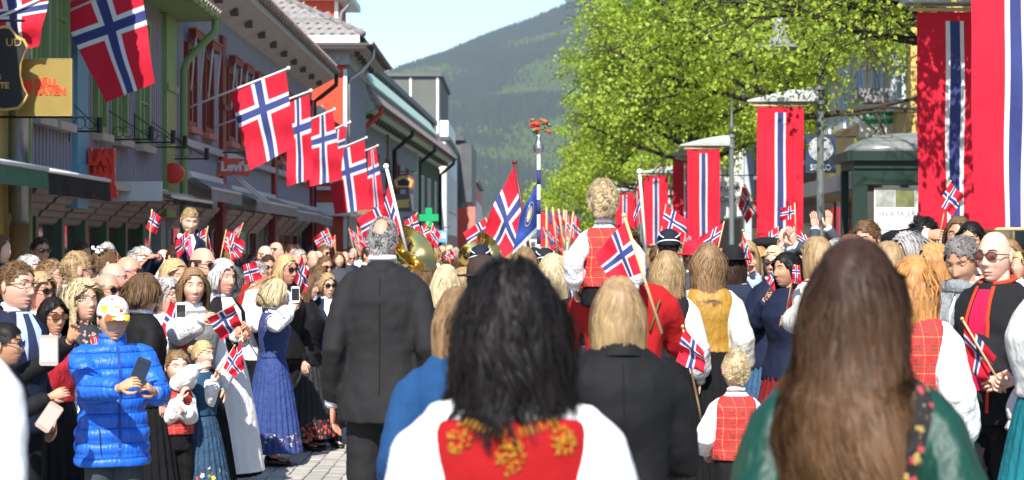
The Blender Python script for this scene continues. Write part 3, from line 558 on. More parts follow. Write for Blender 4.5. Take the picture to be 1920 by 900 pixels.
# ================================================================== RIGHT SIDE OF THE STREET
XR = 8.6
hy = empty('yellow_house', (0, 0, 0), 0, 'yellow rendered house with pale blue windows behind the trees on the right', 'house')
M_YEL = mat('yellow_render', (.56, .42, .19), .8, .12, 2, bump=.15, bs=20); M_PBL = mat('pale_blue_frame', (.55, .62, .68), .6)
BX('wall', M_YEL, hy, (XR, 14, 43.5, 57, 0, 8.5)); BX('corner_board', M_OCH, hy, (XR - .12, XR + .1, 43.2, 43.499, 0, 8.3)); BX('plinth', mat('grey_plinth', (.35, .34, .33)), hy, (XR - .1, XR, 43.5, 57, 0, .6))
def winR(parent, X, y0, y1, z0, z1, mf, mg=None):
    g = G(); fw = .1; g.box(X - .1, X, y0, y0 + fw, z0, z1); g.box(X - .1, X, y1 - fw, y1, z0, z1); g.box(X - .096, X, y0 + fw, y1 - fw, z1 - fw, z1); g.box(X - .096, X, y0 + fw, y1 - fw, z0, z0 + fw); ym = (y0 + y1) / 2; g.box(X - .08, X, ym - .03, ym + .03, z0 + fw, z1 - fw)
    f = g.obj('window', mf, parent); BX('pane', mg or glassmat('pane_sky', (.25, .32, .38), .1), f, (X - .03, X + .02, y0 + fw, y1 - fw, z0 + fw, z1 - fw)); BX('sill', M_WPAINT, f, (X - .2, X, y0 - .1, y1 + .1, z0 - .14, z0 - .003)); BX('head', M_WPAINT, f, (X - .16, X, y0 - .08, y1 + .08, z1 + .003, z1 + .15))
for k in range(5): winR(hy, XR, 44.3 + k * 2.5, 45.7 + k * 2.5, 5.0, 7.0, M_PBL); BX('shop_window', M_GLD, hy, (XR - .06, XR - .001, 44.2 + k * 2.5, 46.2 + k * 2.5, .7, 3.0))
BX('shop_fascia', mat('fascia_grey', (.3, .3, .31), .6), hy, (XR - .5, XR, 44, 57, 3.2, 3.6)); BX('eave', M_WPAINT, hy, (XR - .6, 14, 43.2, 57, 8.503, 8.8))
hd = empty('dark_house', (0, 0, 0), 0, 'dark red brown house beyond the yellow one on the right', 'house')
BX('wall', mat('redbrown_boards', (.16, .06, .045), .7, .2, 2), hd, (XR + .1, 14, 57.2, 74, 0, 8)); BX('shopfront', M_SBLK, hd, (XR - .05, XR + .1, 57.5, 73.5, 0, 3))
for k in range(5): winR(hd, XR + .1, 58.5 + k * 3.1, 60 + k * 3.1, 4.4, 6.4, M_WPAINT); BX('shop_window', M_GLD, hd, (XR - .1, XR - .051, 58.2 + k * 3.1, 60.6 + k * 3.1, .5, 2.5))
BX('roof', M_DARKR, hd, (XR - .5, 14, 57.2, 74, 8.003, 8.4))
hb = empty('pale_house', (0, 0, 0), 0, 'pale blue grey house far down on the right behind the trees', 'house')
BX('wall', mat('pale_bluegrey', (.45, .49, .54), .7), hb, (XR - .2, 15, 74.5, 120, 0, 8.6)); BX('shopfront', M_SBLK, hb, (XR - .3, XR - .2, 75, 119, 0, 2.9)); battens(hb, XR - .25, 74.6, 119, 3, 8.4, M_WPAINT, .8, .1, .05)
for k in range(10): winR(hb, XR - .26, 76 + k * 4.3, 77.7 + k * 4.3, 4.4, 6.6, M_WPAINT)
BX('roof', M_DARKR, hb, (XR - .8, 15, 74.4, 120, 8.603, 9.2))
hn = empty('near_house', (0, 0, 0), 0, 'cream house at the right edge behind the banners', 'house'); BX('wall', mat('cream_render', (.55, .47, .33), .8, .1, 2), hn, (XR + 1.6, 15, 8, 43.1, 0, 7.5)); BX('roof', M_DARKR, hn, (XR + 1.0, 15, 8, 43.1, 7.503, 7.9))
for k in range(9): winR(hn, XR + 1.6, 10 + k * 3.6, 11.4 + k * 3.6, 3.9, 5.8, M_WPAINT); BX('shop_window', M_GLD, hn, (XR + 1.54, XR + 1.599, 9.6 + k * 3.6, 12.2 + k * 3.6, .5, 2.6))
# signs
p = PT(1648, 228, 46); ss = empty('optician_sign', (p.x, 46, p.z), 0, 'white box sign with two overlapping green ovals on the yellow house', 'sign')
M_SGR = mat('optician_green', (.0, .33, .13), .45, .05)
BX('box', M_WPAINT, ss, (-.44, .44, -.1, .1, -.36, .36)); g = G()
for dx, d in ((-.17, 0), (.17, -.002)):
    n = 24; rg = [[(dx + .23 * q * math.cos(2 * math.pi * k / n), -.108 + d, .1 + .17 * q * math.sin(2 * math.pi * k / n)) for k in range(n)] for q in (1.0,)]; rg.append([(x, -.1005, z) for x, _, z in rg[0]]); g.rings(rg)
g.obj('ovals', M_SGR, ss); text_mesh('Specsavers', .15, M_WPAINT, ss, (0, -.115, .1), ext=.003, bold=.003); BX('roof', M_AWG, ss, (-.6, .5, -.3, .2, .42, .75)); TB('hanger', M_IRON, ss, [(.44, 0, .2), (.9, 0, .2)], .02)
p = PT(1538, 290, 50); sk = empty('clock_sign', (p.x, 50, p.z), 0, 'dark blue clock sign with round pale dial behind the lamp post', 'sign'); M_NVY = mat('sign_navy', (.03, .05, .09), .5)
BX('box', M_NVY, sk, (-.38, .38, -.08, .08, -.46, .5)); g = G(); g.tube([(0, -.1, .14), (0, -.081, .14)], .31, 28); g.obj('dial', mat('dial_grey', (.45, .47, .5), .5), sk); g = G(); g.box(-.012, .012, -.108, -.1005, .14, .38); g.box(-.012, .16, -.1085, -.1002, .128, .152); g.obj('hands', M_SBLK, sk)
for k in range(12): a = k * math.pi / 6; BX('hour_mark', M_SBLK, sk, (.26 * math.sin(a) - .012, .26 * math.sin(a) + .012, -.104, -.1003, .14 + .26 * math.cos(a) - .02, .14 + .26 * math.cos(a) + .02))
text_mesh('SEIKO', .2, mat('sign_letters_pale', (.55, .6, .62), .5), sk, (0, -.09, -.33), ext=.004, bold=.004); TB('hanger', M_IRON, sk, [(.38, 0, .45), (.9, 0, .45)], .02)
ob = empty('oval_sign', PT(1352, 357, 66), 0, 'white round shop sign with handwriting between two banners', 'sign'); BX('board', M_WPAINT, ob, (-.3, .75, -.03, .03, -.55, .45)); text_mesh('ringe', .34, M_SBLK, ob, (.3, -.035, .08), ext=.003); text_mesh('OUVE', .26, M_SBLK, ob, (.3, -.035, -.32), ext=.003); TB('hanger', M_IRON, ob, [(-.2, 0, .5), (1.8, 0, .5)], .02)
# information kiosk with dome roof
kx, ky = 5.32, 27.2
ki = empty('information_kiosk', (kx, ky, 0), 0, 'dark green information kiosk with grey domed roof and poster', 'kiosk'); ki.scale = (1, 1, 1.06); M_KG = mat('kiosk_green', (.016, .036, .028), .4, .12, 3)
BX('plinth', M_KG, ki, (-.8, .8, -.5, .5, 0, .35)); BX('core', mat('kiosk_inner', (.05, .06, .055), .6), ki, (-.72, .72, -.4, .42, .35, 2.6))
for x in (-.86, .78): BX('post', M_KG, ki, (x, x + .1, -.52, -.42, 0, 2.62), (x, x + .1, .42, .52, 0, 2.62))
BX('frame', M_KG, ki, (-.76, .78, -.52, -.44, 2.42, 2.62), (-.76, -.66, -.51, -.45, .5, 2.42), (-.76, .78, -.52, -.44, .4, .52))
BX('poster_case', glassmat('kiosk_glass', (.06, .08, .07)), ki, (-.655, .76, -.43, -.41, .525, 2.415))
po = BX('poster', mat('poster_paper', (.78, .78, .75), .7, .04), ki, (-.56, .55, -.445, -.432, .86, 2.38)); M_PR = mat('poster_ink', (.12, .13, .2), .7)
BX('picture', mat('poster_photo_grey', (.35, .36, .33), .7, .5, 9), po, (-.54, -.28, -.45, -.4455, 2.14, 2.36)); BX('picture', mat('poster_photo_green', (.16, .18, .07), .7, .5, 9), po, (-.275, -.02, -.45, -.4455, 2.14, 2.36)); BX('picture', mat('poster_photo_pale', (.5, .5, .48), .7, .5, 12), po, (-.015, .3, -.45, -.4455, 2.14, 2.36)); BX('picture', mat('poster_blue', (.15, .12, .5), .7), po, (.305, .54, -.45, -.4455, 2.24, 2.36))
text_mesh('HVA SKJER I MAI', .105, M_PR, po, (-.5, -.447, 2.05), align='LEFT', ext=.001); g = G()
for k in range(16): g.box(-.5, .3 + .2 * math.sin(k * 7.1), -.447, -.4455, 1.84 - k * .055, 1.85 - k * .055)
g.obj('print_lines', M_PR, po); BX('roof_edge', M_KG, ki, (-.95, .95, -.62, .62, 2.72, 2.84), (-.85, .85, -.55, .55, 2.623, 2.717))
g = G(); rg = []
for q in np.linspace(0, 1, 9): a = q * math.pi / 2; rg.append([(.86 * math.cos(a) * max(-1, min(1, 1.25 * math.cos(t))), .56 * math.cos(a) * max(-1, min(1, 1.25 * math.sin(t))), 2.84 + .26 * math.sin(a)) for t in np.linspace(0, 2 * math.pi, 25)[:-1]])
g.rings(rg); g.obj('dome', mat('dome_acrylic', (.20, .205, .20), .25, .1, 4, spec=.6), ki, True)
g = G(); g.tube([(-.9, -.5, 3.1 - .3), (-.9, .5, 3.1 - .3)], .03); g.obj('hinge', M_STEEL, ki)
# loudspeaker box
BXo = BX('loudspeaker', mat('speaker_black', (.03, .03, .032), .6, .1), None, (-.33, .33, -.25, .25, 0, .62)); p = PT(1415, 462, 50); BXo.location = (p.x, 50, 1.3); tag(BXo, 'black loudspeaker box on a stand between two banners', 'loudspeaker')
g = G(); g.tube([(0, -.26, .22), (0, -.251, .22)], .17, 16); g.tube([(0, -.26, .49), (0, -.251, .49)], .07, 12); g.obj('cone', M_AWG, BXo); TB('stand', M_IRON, BXo, [(0, 0, 0), (0, 0, -1.3)], .03)
# ------------------------------------------------------------------ lamp posts with banner canopies and banners
M_POST = mat('post_grey', (.10, .115, .11), .45, .15, 3); M_CAN = mat('canopy_acrylic', (.66, .67, .66), .3, .14, 5, tr=.3, spec=.6)
def banner_set(Y, shaded, lab, labp, lamp=False, dx=0):
    x0 = 4.6 + dx; x1 = x0 + .9; zt, zb = 4.46, 1.9
    bn = empty('street_banner', (x0, Y, 0), 0, lab, 'banner', 'flag banners along the street')
    us = [0, .13, .26, .38, .435, .50, .565, .615, .74, .87, 1]; g = G(); nz = 26
    rg = []
    ph = random.uniform(0, 6)
    for k in range(nz):
        z = zt - (zt - zb) * k / (nz - 1); t = k / (nz - 1)
        rg.append([(u * .9 + .012 * t * math.sin(ph), .045 * math.sin(u * 7 + ph + z * 1.3) * (.3 + t) + .022 * math.sin(z * 4 + ph + u * 4) + .012 * math.sin(u * 17 + z * 2.3), z) for u in us])
    g.rings(rg, cap=False, closed=False)
    nseg = len(us) - 1
    for i in range(len(g.m)):
        c = i % nseg; row = i // nseg
        g.m[i] = 0 if (row < 1 or c < 3 or c > 6) else (1 if c in (3, 6) else 2)
    g.obj('cloth', [M_RED, M_WHT, M_BLU], bn, True)
    TB('top_rail', M_WOOD, bn, [(-.09, 0, zt + .03), (.97, 0, zt + .03)], .022, 8); TB('bottom_rail', M_WOOD, bn, [(0, 0, zb), (.9, 0, zb)], .018, 8)
    lp = empty('lamp_post', (x1 + .33, Y + .05, 0), 0, labp, 'lamp post', 'lamp posts with banner canopies')
    g = G(); g.tube([(0, 0, 0), (0, 0, .9), (0, 0, .92), (0, 0, 4.9)], [.1, .1, .075, .065], 12); g.tube([(0, 0, 4.9), (0, 0, 5.15), (0, 0, 5.2), (0, 0, 5.9), (0, 0, 6.6)], [.075, .075, .04, .03, .028], 12); g.obj('post', M_POST, lp, True)
    g = G(); n = 9; tops = [(-1.42 + 1.36 * k / n, 4.60 + .27 * math.sin((k / n) * 1.35)) for k in range(n + 1)]
    for s_ in (-1, 1):
        pass
    rg = [[(x, -.16 * min(1, (k + .6) / 4), z - (z - 4.56) * .55), (x, 0, z), (x, .16 * min(1, (k + .6) / 4), z - (z - 4.56) * .55), (x, .15 * min(1, (k + .6) / 4), 4.57), (x, -.15 * min(1, (k + .6) / 4), 4.57)] for k, (x, z) in enumerate(tops)]
    g.rings(rg); g.obj('canopy', M_CAN, lp); g = G(); g.tube([(-1.36, 0, 4.55), (0, 0, 4.55)], .02, 6)
    for k in range(4): g.tube([(-1.25 + .36 * k, -.02, 4.56), (-1.25 + .36 * k, -.02, 4.48)], .012, 5)
    g.obj('canopy_rail', M_STEEL, lp); g = G(); g.tube([(0, 0, 4.52), (0, 0, 4.6)], .09, 12); g.tube([(0, 0, 4.8), (0, 0, 4.88)], .09, 12); g.obj('collar', M_STEEL, lp)
    if lamp:
        g = G(); g.tube([(0, 0, 6.5), (-.2, 0, 6.75), (-.6, 0, 6.72), (-.8, 0, 6.5), (-.8, 0, 6.2)], .025, 8); g.obj('arm', M_POST, lp, True); g = G(); g.tube([(-.8, 0, 6.25), (-.8, 0, 6.15), (-.8, 0, 5.95), (-.8, 0, 5.75), (-.8, 0, 5.62), (-.8, 0, 5.6)], [.06, .12, .13, .2, .42, .43], 20); g.obj('lamp_shade', mat('lamp_grey', (.22, .23, .235), .4, .1), lp, True); g = G(); g.ell((-.8, 0, 5.58), (.25, .25, .1), 14, 6); g.obj('lamp_glass', mat('lamp_glass', (.4, .41, .4), .2), lp, True)
banner_set(20.3, 0, 'largest red banner with blue and white stripe, cut by the right edge', 'lamp post at the right edge carrying the largest banner')
banner_set(23.2, 1, 'tall red striped banner covered in tree shadow', 'lamp post behind the tree shaded banner', dx=.02)
banner_set(38.6, 0, 'red striped banner hanging left of the bare lamp post', 'bare grey lamp post left of the kiosk with drooping lamp', True)
banner_set(54.8, 0, 'red striped banner in front of the tree trunk', 'lamp post in the tree just right of the middle banner')
banner_set(60.6, 1, 'red striped banner in shade, half hidden by the tree trunk', 'lamp post hidden behind the middle banner', dx=.05)
banner_set(74, 0, 'fourth sunlit red striped banner down the street', 'lamp post beside the fourth sunlit banner')
banner_set(96, 0, 'smallest and farthest red striped banner', 'farthest lamp post carrying the smallest banner')
# ------------------------------------------------------------------ lime trees in fresh leaf
M_BARK = mat('bark', (.055, .042, .032), .95, .3, 6, bump=.8, bs=14, stretch=(3, 3, .6), bd=.03)
def leafmat(name, c, t_):
    if name in MATS: return MATS[name]
    t = NT(name); gi = t.t.nodes.new('ShaderNodeNewGeometry'); v = gi.outputs['Random Per Island']
    cc = t.mix(v, tuple(x * q for x, q in zip(c, (.55, .68, .6))), tuple(min(1, x * 1.35) for x in c)); t.val(cc, t.b.inputs['Base Color']); t.b.inputs['Roughness'].default_value = .5
    t.transl(t_, t.mix(v, (.36, .50, .02), (.62, .72, .08))); MATS[name] = t.m; return t.m
M_LEAF = leafmat('lime_leaf', (.37, .455, .05), .5)
def tree(x, y, seed, zc, crown, nleaf, lsize, lab, H=10.5, limbs=None, zmin=None, xmin=-99, keep=None):
    rt = np.random.RandomState(seed); rn = random.Random(seed)
    t = empty('lime_tree', (x, y, 0), 0, lab, 'tree', 'lime trees along the right side')
    g = G(); tips = []
    g.tube([(0, 0, 0), (.02, 0, .4), (.03, .02, 2.0), (-.02, .04, zc), (.05, 0, zc + 2.2), (0, .1, H * .75), (.1, 0, H - .3)], [.30, .22, .19, .17, .13, .07, .02], 10)
    def branch(p, d, L, r, lev):
        pts = [p]; rad = [r]; q = Vector(p); dd = Vector(d).normalized(); n = 5
        for k in range(n):
            dd = (dd + Vector((rn.gauss(0, .16), rn.gauss(0, .16), rn.gauss(0, .10) + (.05 if lev == 1 else -.06)))).normalized(); q = q + dd * L / n
            if q.x + x < xmin + .4 and k > 0: break
            pts.append(q.copy()); rad.append(r * (1 - .8 * (k + 1) / n))
        if pts[-1].x + x > xmin or lev == 1: g.tube(pts, rad, 6 if lev < 3 else 4)
        n = len(pts) - 1
        for k in range(1, n + 1):
            if lev >= 2: tips.append((pts[k], lev))
            if lev < 3:
                for _ in range(2 if lev == 1 else rn.choice((1, 2))):
                    nd = (dd + Vector((rn.gauss(0, .75), rn.gauss(0, .75), rn.gauss(-.02, .45)))).normalized(); branch(pts[k], nd, L * rn.uniform(.38, .6), max(rad[k] * .55, .008), lev + 1)
    nl = 11; 
    for k in range(nl):
        a = k * 2.4 + rn.uniform(-.3, .3); z = zc + (H - zc - 1.0) * (k / nl) ** 1.1; up = .15 + .7 * k / nl
        L = crown * (1.0 - .45 * (k / nl)) * rn.uniform(.85, 1.1); branch(Vector((0, 0, z)), (math.cos(a), math.sin(a), up), L, .085 * (1 - .5 * k / nl), 1)
    for dv, z, L in (limbs or []): branch(Vector((0, 0, z)), dv, L, .08, 1)
    g.obj('trunk', M_BARK, t, True)
    tp = np.array([p for p, _ in tips]); k = rt.randint(0, len(tp), nleaf)
    off = rt.randn(nleaf, 3) * np.array([.20, .20, .17]); C_ = tp[k] + off
    zm = zmin(C_[:, 0]) if zmin else zc - 1.3 + 0 * C_[:, 0]; C_ = C_[(C_[:, 2] > zm - .25 + .6 * rt.rand(nleaf)) & (C_[:, 0] + x > xmin + .55 + .65 * np.sin(C_[:, 2] * 1.55 + seed) + .3 * np.sin(C_[:, 2] * 4.3 + C_[:, 1] * 1.1) + rt.rand(nleaf) ** 2 * 1.2)]; C_ = C_[keep(C_ + np.array([x, y, 0]))] if keep else C_; nleaf = len(C_)
    d = rt.randn(nleaf, 3); d[:, 2] -= .8; d /= np.linalg.norm(d, axis=1)[:, None]
    u = np.cross(d, rt.randn(nleaf, 3)); u /= np.linalg.norm(u, axis=1)[:, None]; nn = np.cross(d, u)
    s = (lsize * rt.uniform(.55, 1.2, nleaf))[:, None]
    Vv = np.stack([C_, C_ + d * s * .42 + u * s * .46 + nn * s * .1, C_ + d * s * 1.05, C_ + d * s * .42 - u * s * .46 + nn * s * .1], 1).reshape(-1, 3)
    i0 = np.arange(nleaf)[:, None] * 4
    np_mesh('crown', Vv, np.concatenate([i0, i0 + 1, i0 + 2, i0 + 3], 1), M_LEAF, parent=t, smooth=False)
    return t
tree(6.75, 29.2, 11, 4.3, 4.3, 30000, .082, 'nearest lime tree, its branches hanging over the kiosk', 10, [((-1, .0, .14), 4.6, 4.6), ((-1, .35, .10), 4.9, 4.2), ((-.9, -.25, .2), 4.9, 4.0), ((-1, .1, .3), 5.4, 4.2)], zmin=lambda X: np.where(X < -2.4, 3.95, 4.35), xmin=2.2)
tree(6.9, 21.6, 71, 4.9, 2.9, 46000, .10, 'lime tree outside the right edge, shading the second banner', 9, [((-1, 0, .12), 5.0, 3.0), ((-1, -.15, .2), 5.4, 3.0), ((-1, .2, .3), 5.9, 2.8)], zmin=lambda X: 4.6 + 0 * X, keep=lambda P: ((P[:, 1] > 20.45) | (P[:, 0] > 6.3)) & ((P[:, 2] - (23.2 - P[:, 1]) * .97 < 4.7) | (P[:, 0] > 6.3)))
tree(5.5, 41.0, 23, 4.4, 4.3, 42000, .10, 'second lime tree, dark trunk above the banner by the lamp post', 11, [((-1, 0, .2), 4.6, 4.8), ((-1, -.3, .35), 5.2, 4.4), ((-.8, .4, .6), 6, 4)], zmin=lambda X: np.where(X < -1.2, 4.15, np.where(X > 1.0, 5.4, 3.6)), xmin=1.0)
tree(5.09, 58.6, 37, 4.2, 4.3, 52000, .125, 'third lime tree, its trunk rising between the two middle banners', 11.5, [((-1, 0, .1), 4.3, 4.2), ((-1, .3, .3), 5.2, 4.6), ((-1, -.3, .5), 6.0, 4.4), ((-.8, 0, .9), 7, 4.2)], zmin=lambda X: np.where(X < -2.2, 2.9, 4.7), xmin=.85)
tree(5.2, 79.0, 41, 3.8, 4.2, 34000, .15, 'fourth lime tree behind the far banners', 10.5, [((-1, 0, .1), 4.0, 4.0)], zmin=lambda X: np.where(X < -2.6, 2.9, 4.6), xmin=1.3)
tree(5.2, 101.0, 53, 3.4, 4.2, 26000, .16, 'farthest lime tree, paler and lowest at the end of the row', 9.5, [((-1, 0, .1), 3.8, 3.8), ((-1, -.3, -.05), 3.4, 3.2)], zmin=lambda X: np.where(X < -1.2, 2.6, 4.8), xmin=1.7)
tree(5.0, 119.0, 59, 3.0, 4.6, 15000, .18, 'small lime tree at the very end of the right row', 8)
# ------------------------------------------------------------------ flags
US = [0, 6 / 22, 7 / 22, 9 / 22, 10 / 22, 1]; VS = [0, 6 / 16, 7 / 16, 9 / 16, 10 / 16, 1]
def split(b, n): # subdivide between the colour borders
    out = []
    for i in range(len(b) - 1):
        k = n[i]
        for j in range(k): out.append(b[i] + (b[i + 1] - b[i]) * j / k)
    return out + [1.0]
def flag_cloth(A, B, Cc, D, amp=.03, waves=2.2, ph=0.0, sag=.0, fine=1, depth=None):
    """A hoist top, B hoist bottom, C fly bottom, D fly top (world points); cloth ripples out of its plane"""
    us = split(US, [3 * fine, 1, 2, 1, 6 * fine]); vs = split(VS, [3 * fine, 1, 2, 1, 3 * fine]); A, B, Cc, D = map(Vector, (A, B, Cc, D))
    nrm = (B - A).cross(D - A).normalized(); L = ((D - A).length + (Cc - B).length) / 2; g = G(); rg = []
    for v in vs:
        row = []
        for u in us:
            p = A * (1 - u) * (1 - v) + D * u * (1 - v) + Cc * u * v + B * (1 - u) * v
            e = amp * (.15 + u) * (math.sin(waves * 2 * math.pi * (u + .25 * v) + ph) + .5 * math.sin(waves * 3.3 * math.pi * (v * .6 - u * .35) + ph * 2))
            p = p + nrm * e + Vector((0, 0, -sag * L * math.sin(math.pi * v) * u - .25 * sag * L * math.sin(math.pi * u)))
            row.append(p)
        rg.append(row)
    g.rings(rg, cap=False, closed=False); nu = len(us) - 1
    for i in range(len(g.m)):
        u = (us[i % nu] + us[i % nu + 1]) / 2; v = (vs[i // nu] + vs[i // nu + 1]) / 2
        bl = 7 / 22 < u < 9 / 22 or 7 / 16 < v < 9 / 16; wh = 6 / 22 < u < 10 / 22 or 6 / 16 < v < 10 / 16
        g.m[i] = 2 if bl else (1 if wh else 0)
    return g
FLAGM = [M_RED, M_WHT, M_BLU]
def flag(name, label, cat, Y, q, pole, r=.008, mp=None, amp=.03, waves=2.0, ph=0, sag=.0, group=None, dY=(0, 0, 0, 0), pr2=None, knob=0, pY=(0, 0)):
    pts = [PT(a, b, Y + d) for (a, b), d in zip(q, dY)]
    f = empty(name, tuple(PT(*pole[0], Y + pY[0])), 0, label, cat, group); o = Vector(f.location)
    if isinstance(pole[1], Vector): tip = pole[1]
    else: tip = PT(*pole[1], Y + pY[1])
    g = G(); g.tube([(0, 0, 0), tip - o], [r, pr2 or r], 8)
    g.obj('pole', mp or M_WOOD, f, True)
    if knob: g = G(); g.ell(tip - o, (knob,) * 3, 10, 6); g.obj('finial', mp or M_WOOD, f, True)
    c = flag_cloth(*pts, amp=amp, waves=waves, ph=ph, sag=sag); c.v = [tuple(Vector(v) - o) for v in c.v]
    c.obj('cloth', FLAGM, f, True); return f
WALLG = 'flags hung on slanting poles along the left houses'
# pole base -> tip; cloth A (hoist = along pole, outer end first?), corners in photo pixels
def wall_flag(Y, base, tip, q, lab, ph=0, amp=.04, sag=0): return flag('wall_flag', lab, 'flag', Y, q, (base, tip), .016, M_WPAINT, amp, 1.6, ph, sag, WALLG, knob=.035)
wall_flag(20.6, (-52, 55), (112, -18), [(98, -30), (-60, -5), (-5, 105), (72, 85)], 'leftmost wall flag, only its red lower corner in the picture', 1)
wall_flag(24.0, (118, 25), (275, -42), [(262, -45), (108, 12), (198, 192), (290, 155)], 'large wall flag hanging above the brass square sign', .5)
wall_flag(32.6, (345, 205), (541, 128), [(536, 133), (430, 172), (470, 320), (553, 275)], 'wall flag on the longest pole, first of the row over the grey house', 2, .05)
wall_flag(35.4, (398, 240), (583, 170), [(580, 176), (536, 195), (538, 350), (588, 335)], 'second wall flag of the row, folded behind the first', 3, .06)
wall_flag(41.0, (470, 270), (627, 205), [(624, 208), (585, 222), (574, 352), (642, 335)], 'third wall flag of the row, twisted', 1.2, .06)
wall_flag(45.0, (520, 290), (656, 229), [(650, 236), (612, 250), (612, 330), (640, 322)], 'fourth wall flag, mostly hidden, only blue and white corner out', .3, .05)
wall_flag(49.0, (556, 312), (687, 258), [(683, 262), (610, 296), (628, 402), (694, 392)], 'fifth wall flag, flat with the whole cross showing, left of the bald man', 2.5, .03)
wall_flag(54.0, (596, 318), (708, 273), [(705, 276), (690, 284), (690, 398), (722, 385)], 'sixth wall flag, rolled and small behind the fifth', .9, .08)
wall_flag(66.0, (666, 400), (745, 342), [(742, 345), (715, 368), (700, 405), (726, 398)], 'small wall flag above the goldsmith sign', 1.9, .05)
wall_flag(140.0, (840, 380), (862, 358), [(861, 362), (861, 372), (872, 442), (880, 412)], 'narrow red wall flag at the far end of the left row', .4, .1)
# ================================================================== PEOPLE
BAKE = []   # (object, voxel, smooth iterations, displacement)
SKIN = {'fair': (.66, .39, .28), 'pink': (.67, .35, .25), 'tan': (.52, .28, .17), 'light': (.72, .46, .35), 'asian': (.54, .32, .19), 'red': (.63, .29, .20)}
HAIRC = {'black': (.012, .010, .010), 'dark': (.045, .026, .017), 'brown': (.13, .072, .036), 'lbrown': (.25, .15, .075), 'dblond': (.36, .24, .12), 'blond': (.48, .33, .155), 'pblond': (.56, .44, .26), 'white': (.50, .49, .46), 'grey': (.36, .34, .32), 'dgrey': (.17, .155, .145), 'ginger': (.50, .24, .08), 'ombre': (.06, .032, .018)}
def _omb():
    t = NT('hair_ombre'); z = t.xyz()[2]; nz = t.noise(1, 4, stretch=(70, 70, 9)); n2 = t.noise(7, 3)
    f = t.math('ADD', t.math('MULTIPLY_ADD', z, -2.4, 3.75), t.math('MULTIPLY', n2, .5)); f = t.n('Clamp').outputs[0] if False else t.math('MINIMUM', t.math('MAXIMUM', t.math('SUBTRACT', f, .1), 0.0), 1.0)
    lo = t.mix(nz, (.010, .006, .005), (.06, .03, .018)); hi = t.mix(nz, (.06, .03, .016), (.24, .13, .062)); c = t.mix(f, lo, hi); t.val(c, t.b.inputs['Base Color']); t.b.inputs['Roughness'].default_value = .5; t.b.inputs['Specular IOR Level'].default_value = .15; MATS['hair_ombre'] = t.m
_omb()
M_EYEW = mat('eye_white', (.72, .70, .66), .3, 0); M_IRIS = mat('iris_dark', (.03, .025, .02), .2, 0)
M_LIPS = {k: mat('lips_' + k, tuple(a * b for a, b in zip(v, (.86, .62, .62))), .45, 0) for k, v in SKIN.items()}
M_LENS = glassmat('sunglass_lens', (.012, .010, .010), .08); M_LENSB = glassmat('sunglass_lens_brown', (.16, .05, .02), .08); M_LENSR = glassmat('sunglass_lens_red', (.12, .015, .012), .06)
M_FRAME = mat('glasses_frame', (.015, .012, .012), .35, 0)
def clearlens():
    if 'clear_lens' in MATS: return MATS['clear_lens']
    t = NT('clear_lens'); tr = t.t.nodes.new('ShaderNodeBsdfTransparent'); tr.inputs[0].default_value = (.93, .95, .96, 1); gl = t.n('BsdfGlossy', Roughness=.03)
    mx = t.t.nodes.new('ShaderNodeMixShader'); mx.inputs[0].default_value = .07; t.l(tr.outputs[0], mx.inputs[1]); t.l(gl.outputs[0], mx.inputs[2]); t.l(mx.outputs[0], t.out.inputs[0]); MATS['clear_lens'] = t.m; return t.m
def gs(v, s): return np.exp(-(v / s) ** 2)
def head_shape(D, female=0, child=0, jaw=1.0):
    """unit directions (n,3), front = -y  ->  surface points around the head centre, metres"""
    rad = np.hypot(D[:, 0], D[:, 1]); bulge = np.where(D[:, 2] > 0, np.maximum(rad, .05) ** -.20, 1.0)
    x = .0715 * D[:, 0] * bulge; y = .096 * D[:, 1] * bulge; z = .122 * D[:, 2]
    t = np.clip(-D[:, 2], 0, 1); fr = np.clip(-D[:, 1], 0, 1)
    x = x * (1 - (.235 + .07 * female) * jaw * t ** 1.5) * (1 + .03 * gs(z - .03, .05))
    back = np.clip(D[:, 1], 0, 1)
    y = np.where(D[:, 1] > 0, y * (1 - .42 * t), y * (1 + .02 * t)); y = y + .010 * t * (D[:, 1] < 0) * 0
    f = (D[:, 1] < 0)
    y = np.where(f, -np.abs(y) ** .93 * .096 ** .07, y)
    w_ = np.where(f, 1., 0.)
    y = y - w_ * .013 * gs(x, .022) * gs(z + .100, .020) * (1 - .3 * female)        # chin
    nz = np.where(z > -.030, np.clip((.026 - z) / .056, 0, 1), np.clip((z + .046) / .016, 0, 1))
    nw = .0085 + .007 * np.clip((.02 - z) / .05, 0, 1)
    y = y - w_ * (.024 - .006 * female - .010 * child) * nz ** 1.1 * gs(x, nw)      # nose
    for s in (-1, 1):
        y = y + w_ * .0095 * gs(x - s * .032, .019) * gs(z - .014, .013)            # eye sockets
        y = y - w_ * .0045 * gs(x - s * .032, .024) * gs(z - .036, .010) * (1 - .5 * female) # brow
        y = y - w_ * .006 * gs(x - s * .042, .02) * gs(z + .022, .022)              # cheeks
    y = y - w_ * .0050 * gs(x, .026) * gs(z + .061, .0060) - w_ * .0050 * gs(x, .022) * gs(z + .074, .0060)  # lips
    y = y + w_ * .0040 * gs(x, .028) * gs(z + .067, .0030) + w_ * .003 * (gs(x - .042, .010) + gs(x + .042, .010)) * gs(z + .050, .014)
    y = y + w_ * .004 * gs(x, .02) * gs(z + .086, .006)
    return np.stack([x, y, z], 1)
